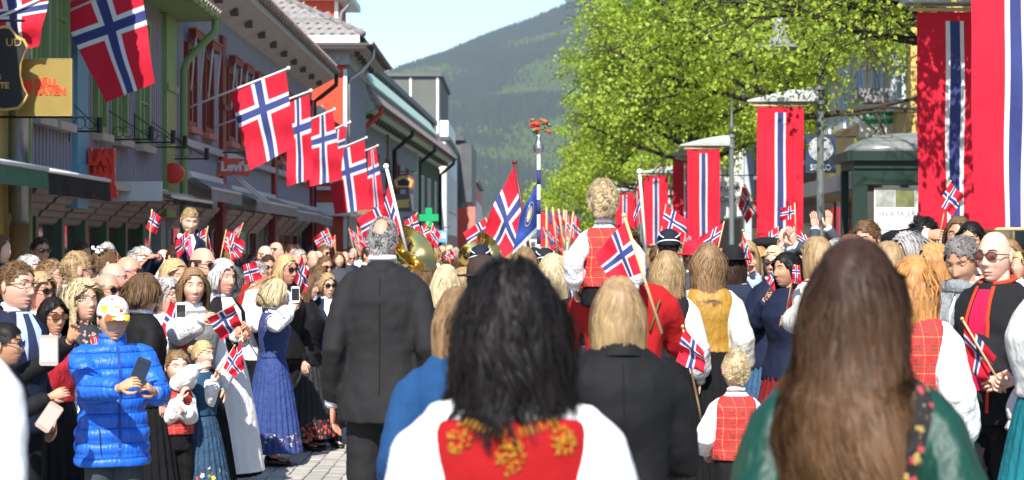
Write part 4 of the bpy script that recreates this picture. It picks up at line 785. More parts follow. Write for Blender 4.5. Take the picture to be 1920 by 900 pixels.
def head_dirs(nu, nv):
    u = np.linspace(0, 2 * math.pi, nu, endpoint=False); ph = u - .52 * np.sin(u)
    v = np.linspace(.02, .98, nv) * math.pi; D = []
    if nv > 40: v = np.concatenate([np.linspace(3, 72, 13)[:-1], np.linspace(72, 150, nv - 17), np.linspace(150, 177, 6)[1:]]) * math.pi / 180
    for t in v:
        for p in ph: D.append((math.sin(t) * math.sin(p), -math.sin(t) * math.cos(p), math.cos(t)))
    return np.array(D)
def rotm(yaw, pitch, roll=0): return np.array(Matrix.Rotation(yaw, 3, 'Z') @ Matrix.Rotation(pitch, 3, 'X') @ Matrix.Rotation(roll, 3, 'Y'))
def hairline(D, recede=0.0):
    f = -D[:, 1]; thr = -.52 + .50 * (f + 1) + .14 * np.clip(f, 0, 1); return thr + recede * np.clip(f + .35, 0, 1)
def strands(rs, n, L, style, opts):
    """simulate n locks of hair around the head; returns (n, k, 3) paths in head space"""
    D = []; crown = opts.get('crown', 0); bald = opts.get('bald', 0)
    while len(D) < n:
        d = rs.randn(n * 2, 3); d /= np.linalg.norm(d, axis=1)[:, None]
        ok = d[:, 2] > hairline(d, opts.get('recede', 0)) + .02
        if bald: ok &= ~((d[:, 2] > bald) & (d[:, 1] < .75))
        if crown: ok &= ~(((d[:, 2] - .72) ** 2 + (d[:, 1] - .62) ** 2 + d[:, 0] ** 2) < crown)
        D.extend(d[ok].tolist())
    D = np.array(D[:n]); P = head_shape(D) * 1.01; N = D / np.array([.0745, .096, .12]); N /= np.linalg.norm(N, axis=1)[:, None]
    k = opts.get('k', 6 if L < .12 else 9); lift = opts.get('lift', .5); comb = np.array(opts.get('comb', (0, .5, -.2)), float)
    side = np.sign(D[:, 0] - opts.get('part', .02))
    v = N * lift + comb[None]; v[:, 0] += side * opts.get('side', .35) * np.clip(D[:, 2], 0, 1); v += rs.randn(n, 3) * opts.get('mess', .15)
    tng = v - N * (v * N).sum(1)[:, None] * .55; v = tng / np.linalg.norm(tng, axis=1)[:, None]
    ln = L * rs.uniform(opts.get('lmin', .75), 1.08, n); 
    if 'bot' in opts: ln = np.clip((P[:, 2] - opts['bot']) * opts.get('lf', 1.0) + .02, .04, 2) * rs.uniform(.86, 1.05, n) if not opts.get('ragged') else np.clip((P[:, 2] - opts['bot']) * 1.1 + .03, .04, 2) * rs.uniform(.6, 1.1, n)
    if opts.get('split'): ln = ln * np.where(D[:, 1] > 0, np.clip(np.abs(D[:, 0] + .1) / .45 + rs.rand(n) * .25, opts['split'], 1.1), 1)
    st = (ln / k)[:, None]; vol = (1.05 + opts.get('vol', .10) * rs.rand(n))[:, None]
    path = [P.copy()]; q = P.copy(); gq = opts.get('grav', .55); curl = opts.get('curl', 0); phs = (np.floor((np.arctan2(D[:, 1], D[:, 0]) + 3.15) * 5) * 2.1) % 6.28 + rs.randn(n) * .5; frq = rs.uniform(.9, 1.15, n) * opts.get('cf', 1.5)
    tgt = opts.get('tie')
    for i in range(k):
        v = v + np.array([0, 0, -gq]) * (.6 + .6 * i / k) + rs.randn(n, 3) * opts.get('wob', .06)
        if curl: v = v + np.stack([np.cos(phs + i * frq), np.sin(phs + i * frq), 0 * phs], 1) * curl * min(1.0, 1.8 * i / k + (.35 if style == 'curly' else 0))
        if tgt is not None:
            d = np.array(tgt)[None] - q; dl = np.linalg.norm(d, axis=1)[:, None]; v = np.where(i < opts.get('tk', 4), v * .3 + d / np.maximum(dl, .02) * 1.0, v)
        if L > .15: # locks fall back towards the neck
            rr_ = np.hypot(q[:, 0], q[:, 1] - .01); ex = np.clip((rr_ - opts.get('wide', .086) * vol[:, 0]) / .03, 0, 1.5) * (q[:, 2] < .06) * ((q[:, 2] > -.1) | (not opts.get('back'))); v[:, 0] -= q[:, 0] / np.maximum(rr_, .01) * ex * opts.get('coh', 1.0); v[:, 1] -= (q[:, 1] - .01) / np.maximum(rr_, .01) * ex * opts.get('coh', 1.0)
        if opts.get('back'): lowz = q[:, 2] < -.07; v[:, 1] += lowz * opts['back'] * np.clip((.185 - q[:, 1]) * 6, 0, 1); v[:, 2] -= lowz * .5; v[:, 0] -= lowz * np.clip(np.abs(q[:, 0]) - .11, 0, 1) * 6 * np.sign(q[:, 0])
        v /= np.linalg.norm(v, axis=1)[:, None]; q = q + v * st
        e = q / (np.array([.0760, .098, .122])); r = np.linalg.norm(e, axis=1)[:, None]; lim = vol
        q = np.where(r < lim, q * lim / np.maximum(r, .05), q)
        if L > .15: # lie on the shoulders and back
            c = np.array([0, .005, -.36]); a = np.array(opts.get('sh', (.205, .14, .19))); ya = opts.get('yaw', 0.); RZ = np.array([[math.cos(ya), -math.sin(ya), 0], [math.sin(ya), math.cos(ya), 0], [0, 0, 1]]); qb = q @ RZ.T; e = (qb - c) / a; e[:, 2] = np.maximum(e[:, 2], 0); r = ((np.hypot(e[:, 0], e[:, 1]) ** 3 + e[:, 2] ** 3) ** (1 / 3))[:, None]; nb = c + (qb - c) * 1.04 / np.maximum(r, .1); nb[:, 2] = np.where(qb[:, 2] < c[2], qb[:, 2], nb[:, 2]); q = np.where(r < 1.04, nb, qb) @ RZ
            nk = (q[:, 2] < -.08); rr_ = np.hypot(q[:, 0], q[:, 1] - .02); m = nk & (rr_ < .068); sc = np.where(m, .068 / np.maximum(rr_, .01), 1); q[:, 0] *= sc; q[:, 1] = .02 + (q[:, 1] - .02) * sc
            fb = (q[:, 1] < -.015) & (q[:, 2] < .055) & (q[:, 2] > -.16) & (np.abs(q[:, 0]) < .074) & (opts.get('face', 1) > 0); q[fb, 0] = np.sign(q[fb, 0] + 1e-6) * (.074 + .014 * rs.rand(fb.sum())); q[:, 1] = np.where((q[:, 2] < .05) & (q[:, 2] > -.2) & (opts.get('face', 1) > 0), np.maximum(q[:, 1], -.055), q[:, 1])
        path.append(q.copy())
    path = np.stack(path, 1); ck = opts.get('clump', .62 if L > .12 else .45)
    if ck: # hair gathers into locks
        ng = max(12, int(n / opts.get('per', 28))); gi = rs.permutation(n)[:ng]; near = np.array([gi[np.argmin(((D[gi] - d_) ** 2).sum(1))] for d_ in D])
        t = (np.linspace(0, 1, k + 1) ** .8 * ck)[None, :, None]; path = path * (1 - t) + (path[near] + (path[:, :1] - path[near][:, :1]) * .18) * t
    return path
def ribbons(path, wd, rs, outward=None):
    n, k, _ = path.shape; d = np.gradient(path, axis=1); d /= np.maximum(np.linalg.norm(d, axis=2), 1e-6)[..., None]
    out = path - np.array([0, .01, -.05]); w_ = np.cross(d, out); w_ /= np.maximum(np.linalg.norm(w_, axis=2), 1e-6)[..., None]
    tw = rs.uniform(-.35, .35, n)[:, None, None]; nn = np.cross(w_, d); w_ = w_ * np.cos(tw) + nn * np.sin(tw)
    tap = np.interp(np.linspace(0, 1, k), [0, .15, .7, 1], [.6, 1, .85, .15])[None, :, None]; W = wd * rs.uniform(.6, 1.3, n)[:, None, None] * tap
    V = np.stack([path - w_ * W, path + w_ * W], 2).reshape(-1, 3)
    i = (np.arange(n)[:, None] * k + np.arange(k - 1)[None]).ravel() * 2
    return V, np.stack([i, i + 1, i + 3, i + 2], 1)
HSTY = { # n, length, ribbon width, options, cap thickness
 'short': (1300, .034, .0026, dict(comb=(0, .5, .05), lift=.45, grav=.08, k=3, mess=.32, side=.35, vol=.12, wob=.12, recede=.06), .010),
 'crop': (800, .016, .0030, dict(comb=(0, -.2, .1), lift=.7, grav=.02, k=2, mess=.25, vol=.05), .006),
 'fringe': (420, .020, .0034, dict(comb=(0, .3, -.5), lift=.3, grav=.2, k=2, bald=.40, vol=.05, recede=.16), .005),
 'thin': (700, .034, .0036, dict(comb=(0, .4, -.1), lift=.4, grav=.2, k=3, crown=.17, mess=.25, vol=.08, recede=.12), .010),
 'bob': (900, .22, .0046, dict(comb=(0, .15, -.2), lift=.15, grav=1.1, bot=-.14, vol=.14, recede=.10, side=.7, mess=.10, wob=.04), .014),
 'bobs': (900, .14, .0046, dict(comb=(0, .35, -.1), lift=.25, grav=.45, bot=-.075, vol=.2, recede=.06, side=.6, mess=.16, wob=.10, curl=.25), .020),
 'long': (1100, .45, .0050, dict(comb=(0, .3, -.2), lift=.12, grav=1.2, bot=-.34, vol=.12, recede=.10, side=.7, mess=.10, wob=.04), .012),
 'wavy': (1100, .45, .0050, dict(comb=(0, .3, -.2), lift=.15, grav=1.0, bot=-.32, vol=.2, recede=.10, side=.7, mess=.15, curl=.42, cf=1.5), .014),
 'curly': (1500, .35, .0044, dict(comb=(0, .35, .0), lift=.3, grav=.7, bot=-.20, vol=.42, wide=.11, coh=.6, recede=.12, side=.9, mess=.30, curl=.75, cf=2.0, k=11), .03),
 'updo': (700, .12, .0046, dict(comb=(0, .6, .15), lift=.1, grav=.0, vol=.05, tie=(0, .12, .03), tk=6, mess=.05), .011),
}
def build_hair(style, col, rs, M3, C, hs, par, over=None, name='hair'):
    n, L, wd, op, cap = HSTY[style]; op = dict(op)
    if over: n = over.pop('n', n); L = over.pop('L', L); wd = over.pop('wd', wd); op.update(over)
    op.setdefault('yaw', math.atan2(M3[1][0], M3[0][0])); path = strands(rs, n, L, style, op); V, F = ribbons(path, wd, rs)
    nu, nv = 28, 20; D = head_dirs(nu, nv); S = head_shape(D); Nn = D / np.array([.0745, .096, .12]); Nn /= np.linalg.norm(Nn, axis=1)[:, None]
    ok = D[:, 2] > hairline(D, op.get('recede', 0)) - .03
    if op.get('bald'): ok &= ~((D[:, 2] > op['bald']) & (D[:, 1] < .75))
    if op.get('crown'): ok &= ~(((D[:, 2] - .72) ** 2 + (D[:, 1] - .62) ** 2 + D[:, 0] ** 2) < op['crown'])
    S = S + Nn * (cap * (.75 + .5 * rs.rand(len(D)))[:, None]); Fc = []
    for j in range(nv - 1):
        for i in range(nu):
            q = [j * nu + i, j * nu + (i + 1) % nu, (j + 1) * nu + (i + 1) % nu, (j + 1) * nu + i]
            if sum(ok[a] for a in q) >= 3: Fc.append(q)
    if not op.get('bald'): Fc.append([i for i in range(nu)][:4])
    Vs = [V]; Fs = [F]; b = len(V); Vs.append(S); Fs.append(np.array([f[:4] for f in Fc]) + b); b += len(S)
    if style == 'updo':
        e = G(); e.ell((0, .115, .04), (.045, .04, .045), 12, 8); Vs.append(np.array(e.v)); Fs.append(np.array([f for f in e.f if len(f) == 4]) + b)
    Va = np.concatenate(Vs) * hs @ M3.T + np.array(C)
    return np_mesh(name, Va, np.concatenate(Fs), hairmat('hair_' + col, HAIRC[col]), parent=par, smooth=True)
def build_glasses(kind, M3, C, hs, par):
    ml = {'sun': M_LENS, 'brown': M_LENSB, 'red': M_LENSR}.get(kind) or clearlens(); mf = M_FRAME
    T = lambda p: Vector(C) + Vector(M3 @ (np.array(p) * hs)); g = G(); lens = []
    rx, rz = (.027, .020) if kind != 'clear' else (.025, .0175)
    for s in (-1, 1):
        c = (s * .033, -.1075, .013); pts = [T((c[0] + rx * math.cos(a) * (1 if abs(math.cos(a)) < .8 else 1.04), c[1] + .010 * (abs(c[0] + rx * math.cos(a)) / .06) ** 2, c[2] + rz * math.sin(a) * (1 if math.sin(a) < 0 else .85))) for a in np.linspace(0, 2 * math.pi, 15)]
        g.tube(pts, (.0014 if kind == 'clear' else .0022) * hs, 5); l = G(); l.add([T((c[0], c[1] + .002, c[2]))] + pts[:-1], [(0, i + 1, (i + 1) % 14 + 1) for i in range(14)]); lens.append(l)
        g.tube([T((s * .060, -.094, .018)), T((s * .0745, -.085, .018)), T((s * .080, -.01, .016)), T((s * .079, .015, .008))], .0026 * hs, 5)
    g.tube([T((-.008, -.107, .018)), T((.008, -.107, .018))], .0026 * hs, 5); o = g.obj('glasses', mf, par, True)
    for l in lens: l.obj('lens', ml, o, True)
def add_hand(g, W, d, pn, side, curl, s, mi=0):
    """palm and five fingers: W wrist, d pointing to the fingertips, pn palm normal, side = +1 when the thumb lies along d x pn"""
    W = Vector(W); d = Vector(d).normalized(); pn = Vector(pn); pn = (pn - d * pn.dot(d)).normalized(); sv = d.cross(pn) * side
    def PTL(a, b, c): return W + (d * a + sv * b + pn * c) * s
    rg = []
    for a, hw, th in ((-.012, .026, .02), (.02, .032, .017), (.055, .041, .0145), (.085, .042, .0125), (.097, .038, .010)):
        rg.append([PTL(a, hw * math.cos(t), th * math.sin(t)) for t in np.linspace(0, 2 * math.pi, 11)[:-1]])
    g.rings(rg, mi)
    for off, L, r in ((.030, .072, .0088), (.0105, .080, .0092), (-.0095, .074, .0088), (-.0285, .058, .0078)):
        p = (.088, off, 0); pts = [PTL(*p)]; a = .12 + curl * .55; x, z = .088, 0; rad = [r]
        for seg, fr in ((0, .45), (1, .32), (2, .23)):
            x += L * fr * math.cos(a); z += L * fr * math.sin(a); pts.append(PTL(x, off * (1 + .12 * (1 - curl)), z)); rad.append(r * (1 - .13 * (seg + 1))); a += curl * (.95 if seg == 0 else .8) + .08
        g.tube(pts, rad, 6, mi)
    pts = [PTL(.018, .024, .004), PTL(.042, .048, .012 + .014 * curl), PTL(.068, .056 - .010 * curl, .020 + .028 * curl), PTL(.090, .056 - .026 * curl, .024 + .036 * curl)]
    g.tube(pts, [.0135, .0125, .010, .0075], 7, mi)
def ik(S, W, a, b, pole):
    S = Vector(S); W = Vector(W); v = W - S; L = min(v.length, (a + b) * .999); v.normalize(); W = S + v * L
    x = (a * a - b * b + L * L) / (2 * L); h_ = math.sqrt(max(a * a - x * x, 0)); p = Vector(pole); p = (p - v * p.dot(v)).normalized(); return S + v * x + p * h_, W
TOR = {'m': [(.80, .175, .125, .005), (.95, .178, .125, .005), (1.08, .158, .112, 0), (1.22, .175, .122, -.005), (1.33, .182, .122, 0), (1.40, .165, .102, .006), (1.45, .120, .078, .010), (1.48, .080, .064, .012), (1.505, .060, .058, .012)],
       'f': [(.80, .180, .130, .005), (.93, .182, .132, .008), (1.08, .132, .098, 0), (1.20, .152, .122, -.012), (1.29, .166, .136, -.016), (1.38, .165, .110, .0), (1.435, .130, .080, .008), (1.475, .075, .056, .012), (1.505, .052, .052, .012)]}
TOR['c'] = [(.80, .165, .125, .0), (.95, .165, .128, -.004), (1.08, .155, .120, -.006), (1.22, .160, .118, -.004), (1.34, .165, .112, 0), (1.41, .145, .092, .006), (1.455, .09, .068, .010), (1.50, .056, .054, .010)]
def torso_at(sx, z, k):
    T = TOR[sx]; zs = [t[0] for t in T]; return tuple(np.interp(z, zs, [t[j] for t in T])[()] for j in (1, 2, 3))
def torso_rings(sx, z0, z1, inf, n=22, nz=14, flare=0, mod=None):
    rg = []
    for z in np.linspace(z0, z1, nz):
        rx, ry, cy = torso_at(sx, z, 0); f = inf + flare * max(0, (1.0 - z)); m = 1 + (mod(z) if mod else 0)
        rg.append([((rx + f) * m * math.copysign(abs(math.cos(t)) ** .88, math.cos(t)), cy + (ry + f) * m * math.copysign(abs(math.sin(t)) ** .88, math.sin(t)), z) for t in [2 * math.pi * k / n for k in range(n)]])
    return rg
def chest(sx, x, z, off, front=-1):
    rx, ry, cy = torso_at(sx, z, 0); q = max(0, 1 - (abs(x) / (rx + off)) ** 2.25) ** (1 / 2.25); return (x, cy + front * (ry + off) * q, z)
def patch(sx, left, right, off, n=8, front=-1, th=.004):
    """strip of cloth lying on the torso between two polylines (x,z), from top to bottom"""
    rg = []; m = 5
    for i in range(n + 1):
        t = i / n; f = lambda pl: tuple(np.interp(t, np.linspace(0, 1, len(pl)), [p[j] for p in pl]) for j in (0, 1)); a = f(left); b = f(right)
        rg.append([chest(sx, a[0] + (b[0] - a[0]) * k / m, a[1] + (b[1] - a[1]) * k / m, off, front) for k in range(m + 1)])
    g = G(); g.rings(rg, cap=False, closed=False); return g
PEOPLE = {}
def person(key, label, x=None, top=None, Y=None, rz=0, sx='m', hp=None, yaw=0, pitch=0, skin='fair', hair=('short', 'brown'), hopt=None, gl=None, beard=None,
           L=None, Rr=None, Ld=None, Rd=None, curl=(.35, .35), Ln=None, Rn=None, top_='suit', tc=None, bot='trousers', bc=None, extra=(), lod=0, loc=None, Zt=None, lift=0, grp=None, slen=None, tvox=None, cat='person', fat=1.0, roll=0):
    rs = np.random.RandomState(abs(hash_(key)) % 99991); t0 = 1.765
    if loc is None:
        p = PT(x, top, Y); loc = (p.x, p.y, 0); Zt = p.z
    hs = {'m': 1.04, 'f': 1.0, 'c': 1.36}[sx]
    Ttot = 1.482 + .26 * hs; s = (Zt - lift) / Ttot
    if hp:
        hs = min(max((hp / FPX * Y) / (.265 * s), .85), 1.5 if sx == 'c' else 1.12)
        for _ in range(3): Ttot = 1.482 + .26 * hs; s = (Zt - lift) / Ttot; hs = min(max((hp / FPX * Y) / (.265 * s), .85), 1.5 if sx == 'c' else 1.12)
        Ttot = 1.482 + .26 * hs; s = (Zt - lift) / Ttot
    root = empty('person', (loc[0], loc[1], lift), R(rz), label, cat, grp, s=s)
    M3 = rotm(R(yaw), R(pitch), R(roll)); C = (0, -.012 - .02 * math.sin(R(max(pitch, 0))) * 2, 1.482 + .125 * hs)
    skm = skinmat('skin_' + skin, SKIN[skin]); hm_ = hairmat('hair_' + hair[1], HAIRC[hair[1]]) if hair else skm
    g = G(); nu, nv = (46, 54) if lod == 0 else (22, 20)
    D = head_dirs(nu, nv); fem = 1 if sx == 'f' else 0
    S0 = head_shape(D, fem, 1 if sx == 'c' else 0, (.75 if sx == 'c' else 1) * rs.uniform(.8, 1.2)) * np.array([rs.uniform(.95, 1.06), rs.uniform(.97, 1.04), rs.uniform(.96, 1.03)]); S = S0 * hs @ M3.T + np.array(C); b = len(g.v); g.v.extend(S.tolist())
    for j in range(nv - 1):
        for i in range(nu):
            q = [b + j * nu + i, b + j * nu + (i + 1) % nu, b + (j + 1) * nu + (i + 1) % nu, b + (j + 1) * nu + i][::-1]
            d = D[j * nu + i]; zz = .12 * D[j * nu + i][2]; xx = .0745 * d[0]
            lip = d[1] < -.5 and -.079 < zz < -.058 and abs(xx) < .0265 - 1.1 * abs(zz + .067)
            brd = beard and d[1] < .15 and zz < -.045 and not lip
            g.f.append(q); g.m.append(1 if lip else (4 if brd else 0))
    g.f.append([b + i for i in range(nu)]); g.m.append(0); g.f.append([b + (nv - 1) * nu + i for i in range(nu)][::-1]); g.m.append(0)
    T = lambda p: Vector(C) + Vector(M3 @ (np.array(p) * hs))
    RM = Matrix(M3.tolist()); FR = S0[S0[:, 1] < -.03]
    def fy(x_, z_): return float(FR[np.argmin((FR[:, 0] - x_) ** 2 + (FR[:, 2] - z_) ** 2), 1])
    if lod == 0:
        sm = rs.uniform(-.001, .005); g.tube([T((x_, fy(x_, -.067) - .0004, -.067 + sm * (abs(x_) / .024) ** 2)) for x_ in (-.024, -.012, 0, .012, .024)], [.0008 * hs, .0015 * hs, .0017 * hs, .0015 * hs, .0008 * hs], 5, 5)
        ey = fy(.032, .013) + .0030
    for sd in (-1, 1):
        g.ell(T((sd * .0775, .012, .004)), (.009 * hs, .019 * hs, .031 * hs), 8, 6, 0, RM @ Matrix.Rotation(.25 * sd, 3, 'Z'))
        if lod == 0:
            g.ell(T((sd * .032, ey, .013)), (.0130 * hs, .0074 * hs, .0050 * hs), 8, 6, 2, RM); g.ell(T((sd * .032 + .0006, ey - .0037, .0125)), (.0050 * hs, .0042 * hs, .0046 * hs), 8, 6, 3, RM); g.ell(T((sd * .032, ey - .0003, .0185)), (.0150 * hs, .0080 * hs, .0058 * hs), 8, 6, 0, RM); g.ell(T((sd * .032, ey + .0007, .0062)), (.0140 * hs, .0066 * hs, .0042 * hs), 8, 6, 0, RM)
            g.tube([T((sd * .0190, ey - .005, .0150)), T((sd * .031, ey - .008, .0168)), T((sd * .046, ey - .0005, .0140))], .0014 * hs, 4, 3)
            g.tube([T((sd * x_, fy(sd * x_, z_) - .0006, z_)) for x_, z_ in ((.014, .034), (.022, .0375), (.032, .0395), (.042, .0375), (.050, .033))], [.0024 * hs, .0032 * hs, .0032 * hs, .0026 * hs, .0014 * hs], 5, 4)
    g.tube([(0, .018, 1.40), (0, .014, 1.47), (0, .012, 1.52), (C[0], C[1] + .022, C[2] - .055 * hs)], [.075, .060, .054 if sx == 'm' else .047, .052 * hs], 12)
    g.rings(torso_rings(sx, .84, 1.5, -.012, 14, 8), 0)
    def locof(t): v = PT(t[1], t[2], Y + t[3]) - Vector((loc[0], loc[1], lift)); v.rotate(Matrix.Rotation(-R(rz), 3, 'Z')); return v / s
    shx = {'m': .172, 'f': .150, 'c': .140}[sx] * fat; a1, a2 = (.285, .262) if sx != 'c' else (.26, .235); hands = {}; arms = {}
    for sd, tgt, hd, hn, cu, nm in ((1, L, Ld, Ln, curl[0], 'L'), (-1, Rr, Rd, Rn, curl[1], 'R')):
        Sh = Vector((sd * shx, .01, 1.392 if sx == 'm' else 1.375)); W = (locof(tgt) if isinstance(tgt[0], str) else Vector(tgt)) if tgt else Vector((sd * (shx + .075), -.015, .895 if sx != 'c' else .92))
        pole = Vector((sd * .55, .75, -.6)) if tgt else Vector((sd * .15, 1, 0)); E, W = ik(Sh, W, a1, a2, pole); arms[nm] = (Sh, E, W)
        fd = Vector(hd) if hd else ((W - E).normalized() + Vector((0, -.15, -.1)) if tgt else Vector((sd * -.02, -.12, -1))); n_ = Vector(hn) if hn else (Vector((-sd, .1, 0)) if not tgt else Vector((-sd * .8, .2, -.3)))
        g.tube([Sh, E, W], [.045, .038, .026], 8); 
        if lod < 2: add_hand(g, W + fd.normalized() * .012, fd, n_, (1 if Vector(fd).cross(n_).dot(Vector((0, -1, .3))) > 0 else -1), cu, (.98 if sx == 'm' else .88) * (1.12 if sx == 'c' else 1))
        hands[nm] = W + fd.normalized() * .085 + n_.normalized() * .018
    for sd in (-1, 1):
        if bot == 'sit': g.tube([(sd * .085, .0, .88), (sd * .12, -.36, .86), (sd * .11, -.40, .45)], [.08, .055, .04], 8)
        else: g.tube([(sd * .085, .0, .92), (sd * .09, -.01, .5), (sd * .09, .0, .08)], [.08, .055, .04], 8); g.tube([(sd * .09, .02, .05), (sd * .1, -.12, .03)], [.035, .025], 6)
    g.obj('body', [skm, M_LIPS[skin], M_EYEW, M_IRIS, hm_, mat('mouth_line', (.16, .05, .045), .6, 0)], root, True)
    if hair and hair[0] != 'none': build_hair(hair[0], hair[1], rs, M3, C, hs, root, dict(hopt) if hopt else ({'n': 130} if lod > 1 else None))
    if gl: build_glasses(gl, M3, C, hs, root)
    # --- upper garments
    def garment(name, m, z0, z1, inf, sleeve=None, vox=.015, flare=0, sm=5, disp=.006, mod=None, smod=None, cuff=None):
        g = G(); g.rings(torso_rings(sx, z0, z1, inf, 24, 74 if mod else 14, flare, mod))
        if sleeve:
            for nm in ('L', 'R'):
                Sh, E, W = arms[nm]; sd = 1 if nm == 'L' else -1; d1 = (E - Sh); d2 = (W - E); pts = [Sh + Vector((-sd * .10, 0, .035)), Sh + Vector((-sd * .035, 0, .014))]; rad = [sleeve[0] * .72, sleeve[0] * .93]
                K = 7 if not smod else 24
                for k in range(1, K): t = k / K; pts.append(Sh + d1 * t); rad.append(sleeve[0] + (sleeve[1] - sleeve[0]) * t)
                for k in range(K + 1): t = k / K; pts.append(E + d2 * t * .985); rad.append(sleeve[1] + (sleeve[2] - sleeve[1]) * t if t < .8 else sleeve[2] + (sleeve[3] - sleeve[2]) * (t - .8) / .2)
                if smod: rad = [r * (1 + smod(i)) for i, r in enumerate(rad)]
                g.tube(pts, rad, 14)
        o = g.obj(name, m, root, True); BAKE.append((o, tvox or vox, sm, disp)); return o
    def cuffs(m, r=.040, name='cuff', l=.05):
        for nm in ('L', 'R'):
            Sh, E, W = arms[nm]; d = (W - E).normalized(); TB(name, m, root, [W - d * .012, W - d * .010, W + d * (l - .012), W + d * (l - .010)], [r * .8, r, r, r * .75], 12)
    K = top_; TCm = tc
    if K in ('suit', 'blazer'):
        m = TCm or cloth('suit_black', (.008, .008, .009), .75, .3, 5); garment('jacket', m, .80, 1.488, .022, (.066, .058, .052, .050), flare=.10); W_ = 0
        g = G(); g.rings([[((r_) * math.cos(t), .012 + (r_ + .002) * math.sin(t), z_ + .022 * math.sin(t)) for t in np.linspace(-.5, math.pi + .5, 18)] for r_, z_ in ((.070, 1.492), (.076, 1.488), (.088, 1.462), (.094, 1.448))], cap=False, closed=False); g.obj('jacket_collar', m, root, True)
        patch(sx, [(-.0022, 1.44), (-.0022, .84)], [(.0022, 1.44), (.0022, .84)], .0265, 14, 1).obj('back_seam', cloth('seam_dark', (.006, .006, .007), .9, .1), root, True)
        g = G(); g.tube([(.058 * math.cos(t), .012 + .060 * math.sin(t), 1.505 + (.02 if math.sin(t) > 0 else -.01)) for t in np.linspace(0, 6.283, 16)], .014, 6); g.obj('shirt_collar', cloth('shirt_white', (.78, .78, .78), .8, .3), root, True)
        cuffs(cloth('shirt_white', (.78, .78, .78)), .040, 'cuff', .035)
        if 'front' in extra or 'tie' in extra or 'open' in extra:
            sc = cloth('shirt_blue', (.45, .55, .72), .8, .3) if 'blueshirt' in extra else cloth('shirt_white', (.78, .78, .78))
            patch(sx, [(-.05, 1.485), (-.085, 1.38), (-.012, 1.13)], [(.05, 1.485), (.085, 1.38), (.012, 1.13)], .032).obj('shirt_front', sc, root, True)
            for sd in (-1, 1): patch(sx, [(sd * .055, 1.475), (sd * .088, 1.39), (sd * .01, 1.12)], [(sd * .085, 1.46), (sd * .135, 1.37), (sd * .03, 1.10)], .037).obj('lapel', m, root, True)
            if 'tie' in extra: patch(sx, [(-.020, 1.475), (-.024, 1.40), (-.04, 1.2), (-.02, 1.12)], [(.020, 1.475), (.024, 1.40), (.04, 1.2), (.02, 1.12)], .040).obj('tie', cloth('tie_navy', (.03, .04, .09), .6, .2) if 'pink' not in extra else cloth('tie_pink', (.75, .12, .22), .6, .2), root, True)
    elif K == 'puffer':
        m = TCm; garment('puffer_jacket', m, .74, 1.475, .045, (.088, .078, .070, .048), .008, .05, 1, .003, lambda z: .075 * abs(math.sin((z - .74 + .01 * math.sin(z * 9)) / .085 * math.pi)) ** .6 - .05, lambda i: .13 * abs(math.sin(i * math.pi / 4.6)) ** .6 - .07)
        g = G(); g.rings([[((.075 + q) * math.cos(t), .005 + (.072 + q) * math.sin(t), z) for t in np.linspace(0, 6.283, 21)[:-1]] for z, q in ((1.44, .02), (1.475, .014), (1.51, .012), (1.545, .008), (1.55, 0), (1.54, -.008), (1.46, -.01))], cap=False); g.obj('collar', m, root, True)
        g = patch(sx, [(-.008, 1.47), (-.008, .78)], [(.008, 1.47), (.008, .78)], .056, 20); g.obj('zip', cloth('zip_navy', (.02, .06, .25)), root, True)
        g = patch(sx, [(-.125, .98), (-.115, .82)], [(-.119, .98), (-.109, .82)], .062, 4); g.obj('pocket_zip', M_FRAME, root, True)
    elif K in ('bunad', 'vest', 'shirt', 'cardigan', 'blouse'):
        wh = cloth('blouse_white', (.80, .80, .80), .8, .6, 14)
        bl = {'bunad': wh, 'vest': wh}.get(K, TCm or wh)
        if isinstance(TCm, tuple): bl, TC2 = TCm
        else: TC2 = TCm
        puf = (.072, .085, .088, .040) if K in ('bunad', 'vest') else ((.066, .056, .048, .040) if K != 'cardigan' else (.072, .062, .056, .05))
        garment('blouse' if K != 'shirt' else 'shirt', bl, .84 if K in ('shirt', 'cardigan', 'blouse') else 1.06, 1.492, .012 if K != 'cardigan' else .022, puf, sm=4, flare=.12 if K in ('cardigan', 'blouse') else 0)
        if K in ('bunad', 'vest'):
            garment('bodice' if K == 'bunad' else 'vest', TC2, 1.03 if K == 'bunad' else .97, 1.418 if 'lowneck' in extra else 1.462, .026, None, .013, 0, 3, .003)
            g = G(); g.tube([(.06 * math.cos(t), .012 + .060 * math.sin(t), 1.508 + .012 * math.sin(t)) for t in np.linspace(0, 6.283, 16)], .017, 6); g.obj('blouse_collar', wh, root, True); cuffs(wh, .040, 'cuff', .045)
        if 'collar' in extra: g = G(); g.tube([(.062 * math.cos(t), .012 + .064 * math.sin(t), 1.507 + .012 * math.sin(t)) for t in np.linspace(0, 6.283, 16)], .02, 6); g.obj('collar', cloth('shirt_white', (.78, .78, .78)), root, True)
    # --- lower garments
    if bot == 'sit':
        g = G(); g.rings(torso_rings(sx, .80, 1.02, .004, 18, 5))
        for sd in (-1, 1): g.tube([(sd * .085, .02, .88), (sd * .10, -.18, .88), (sd * .12, -.36, .86), (sd * .115, -.41, .76), (sd * .11, -.40, .46)], [.095, .09, .078, .07, .06], 14)
        o = g.obj('trousers', bc or cloth('trousers_black', (.008, .008, .009), .8, .4, 6), root, True); BAKE.append((o, .017, 3, .004))
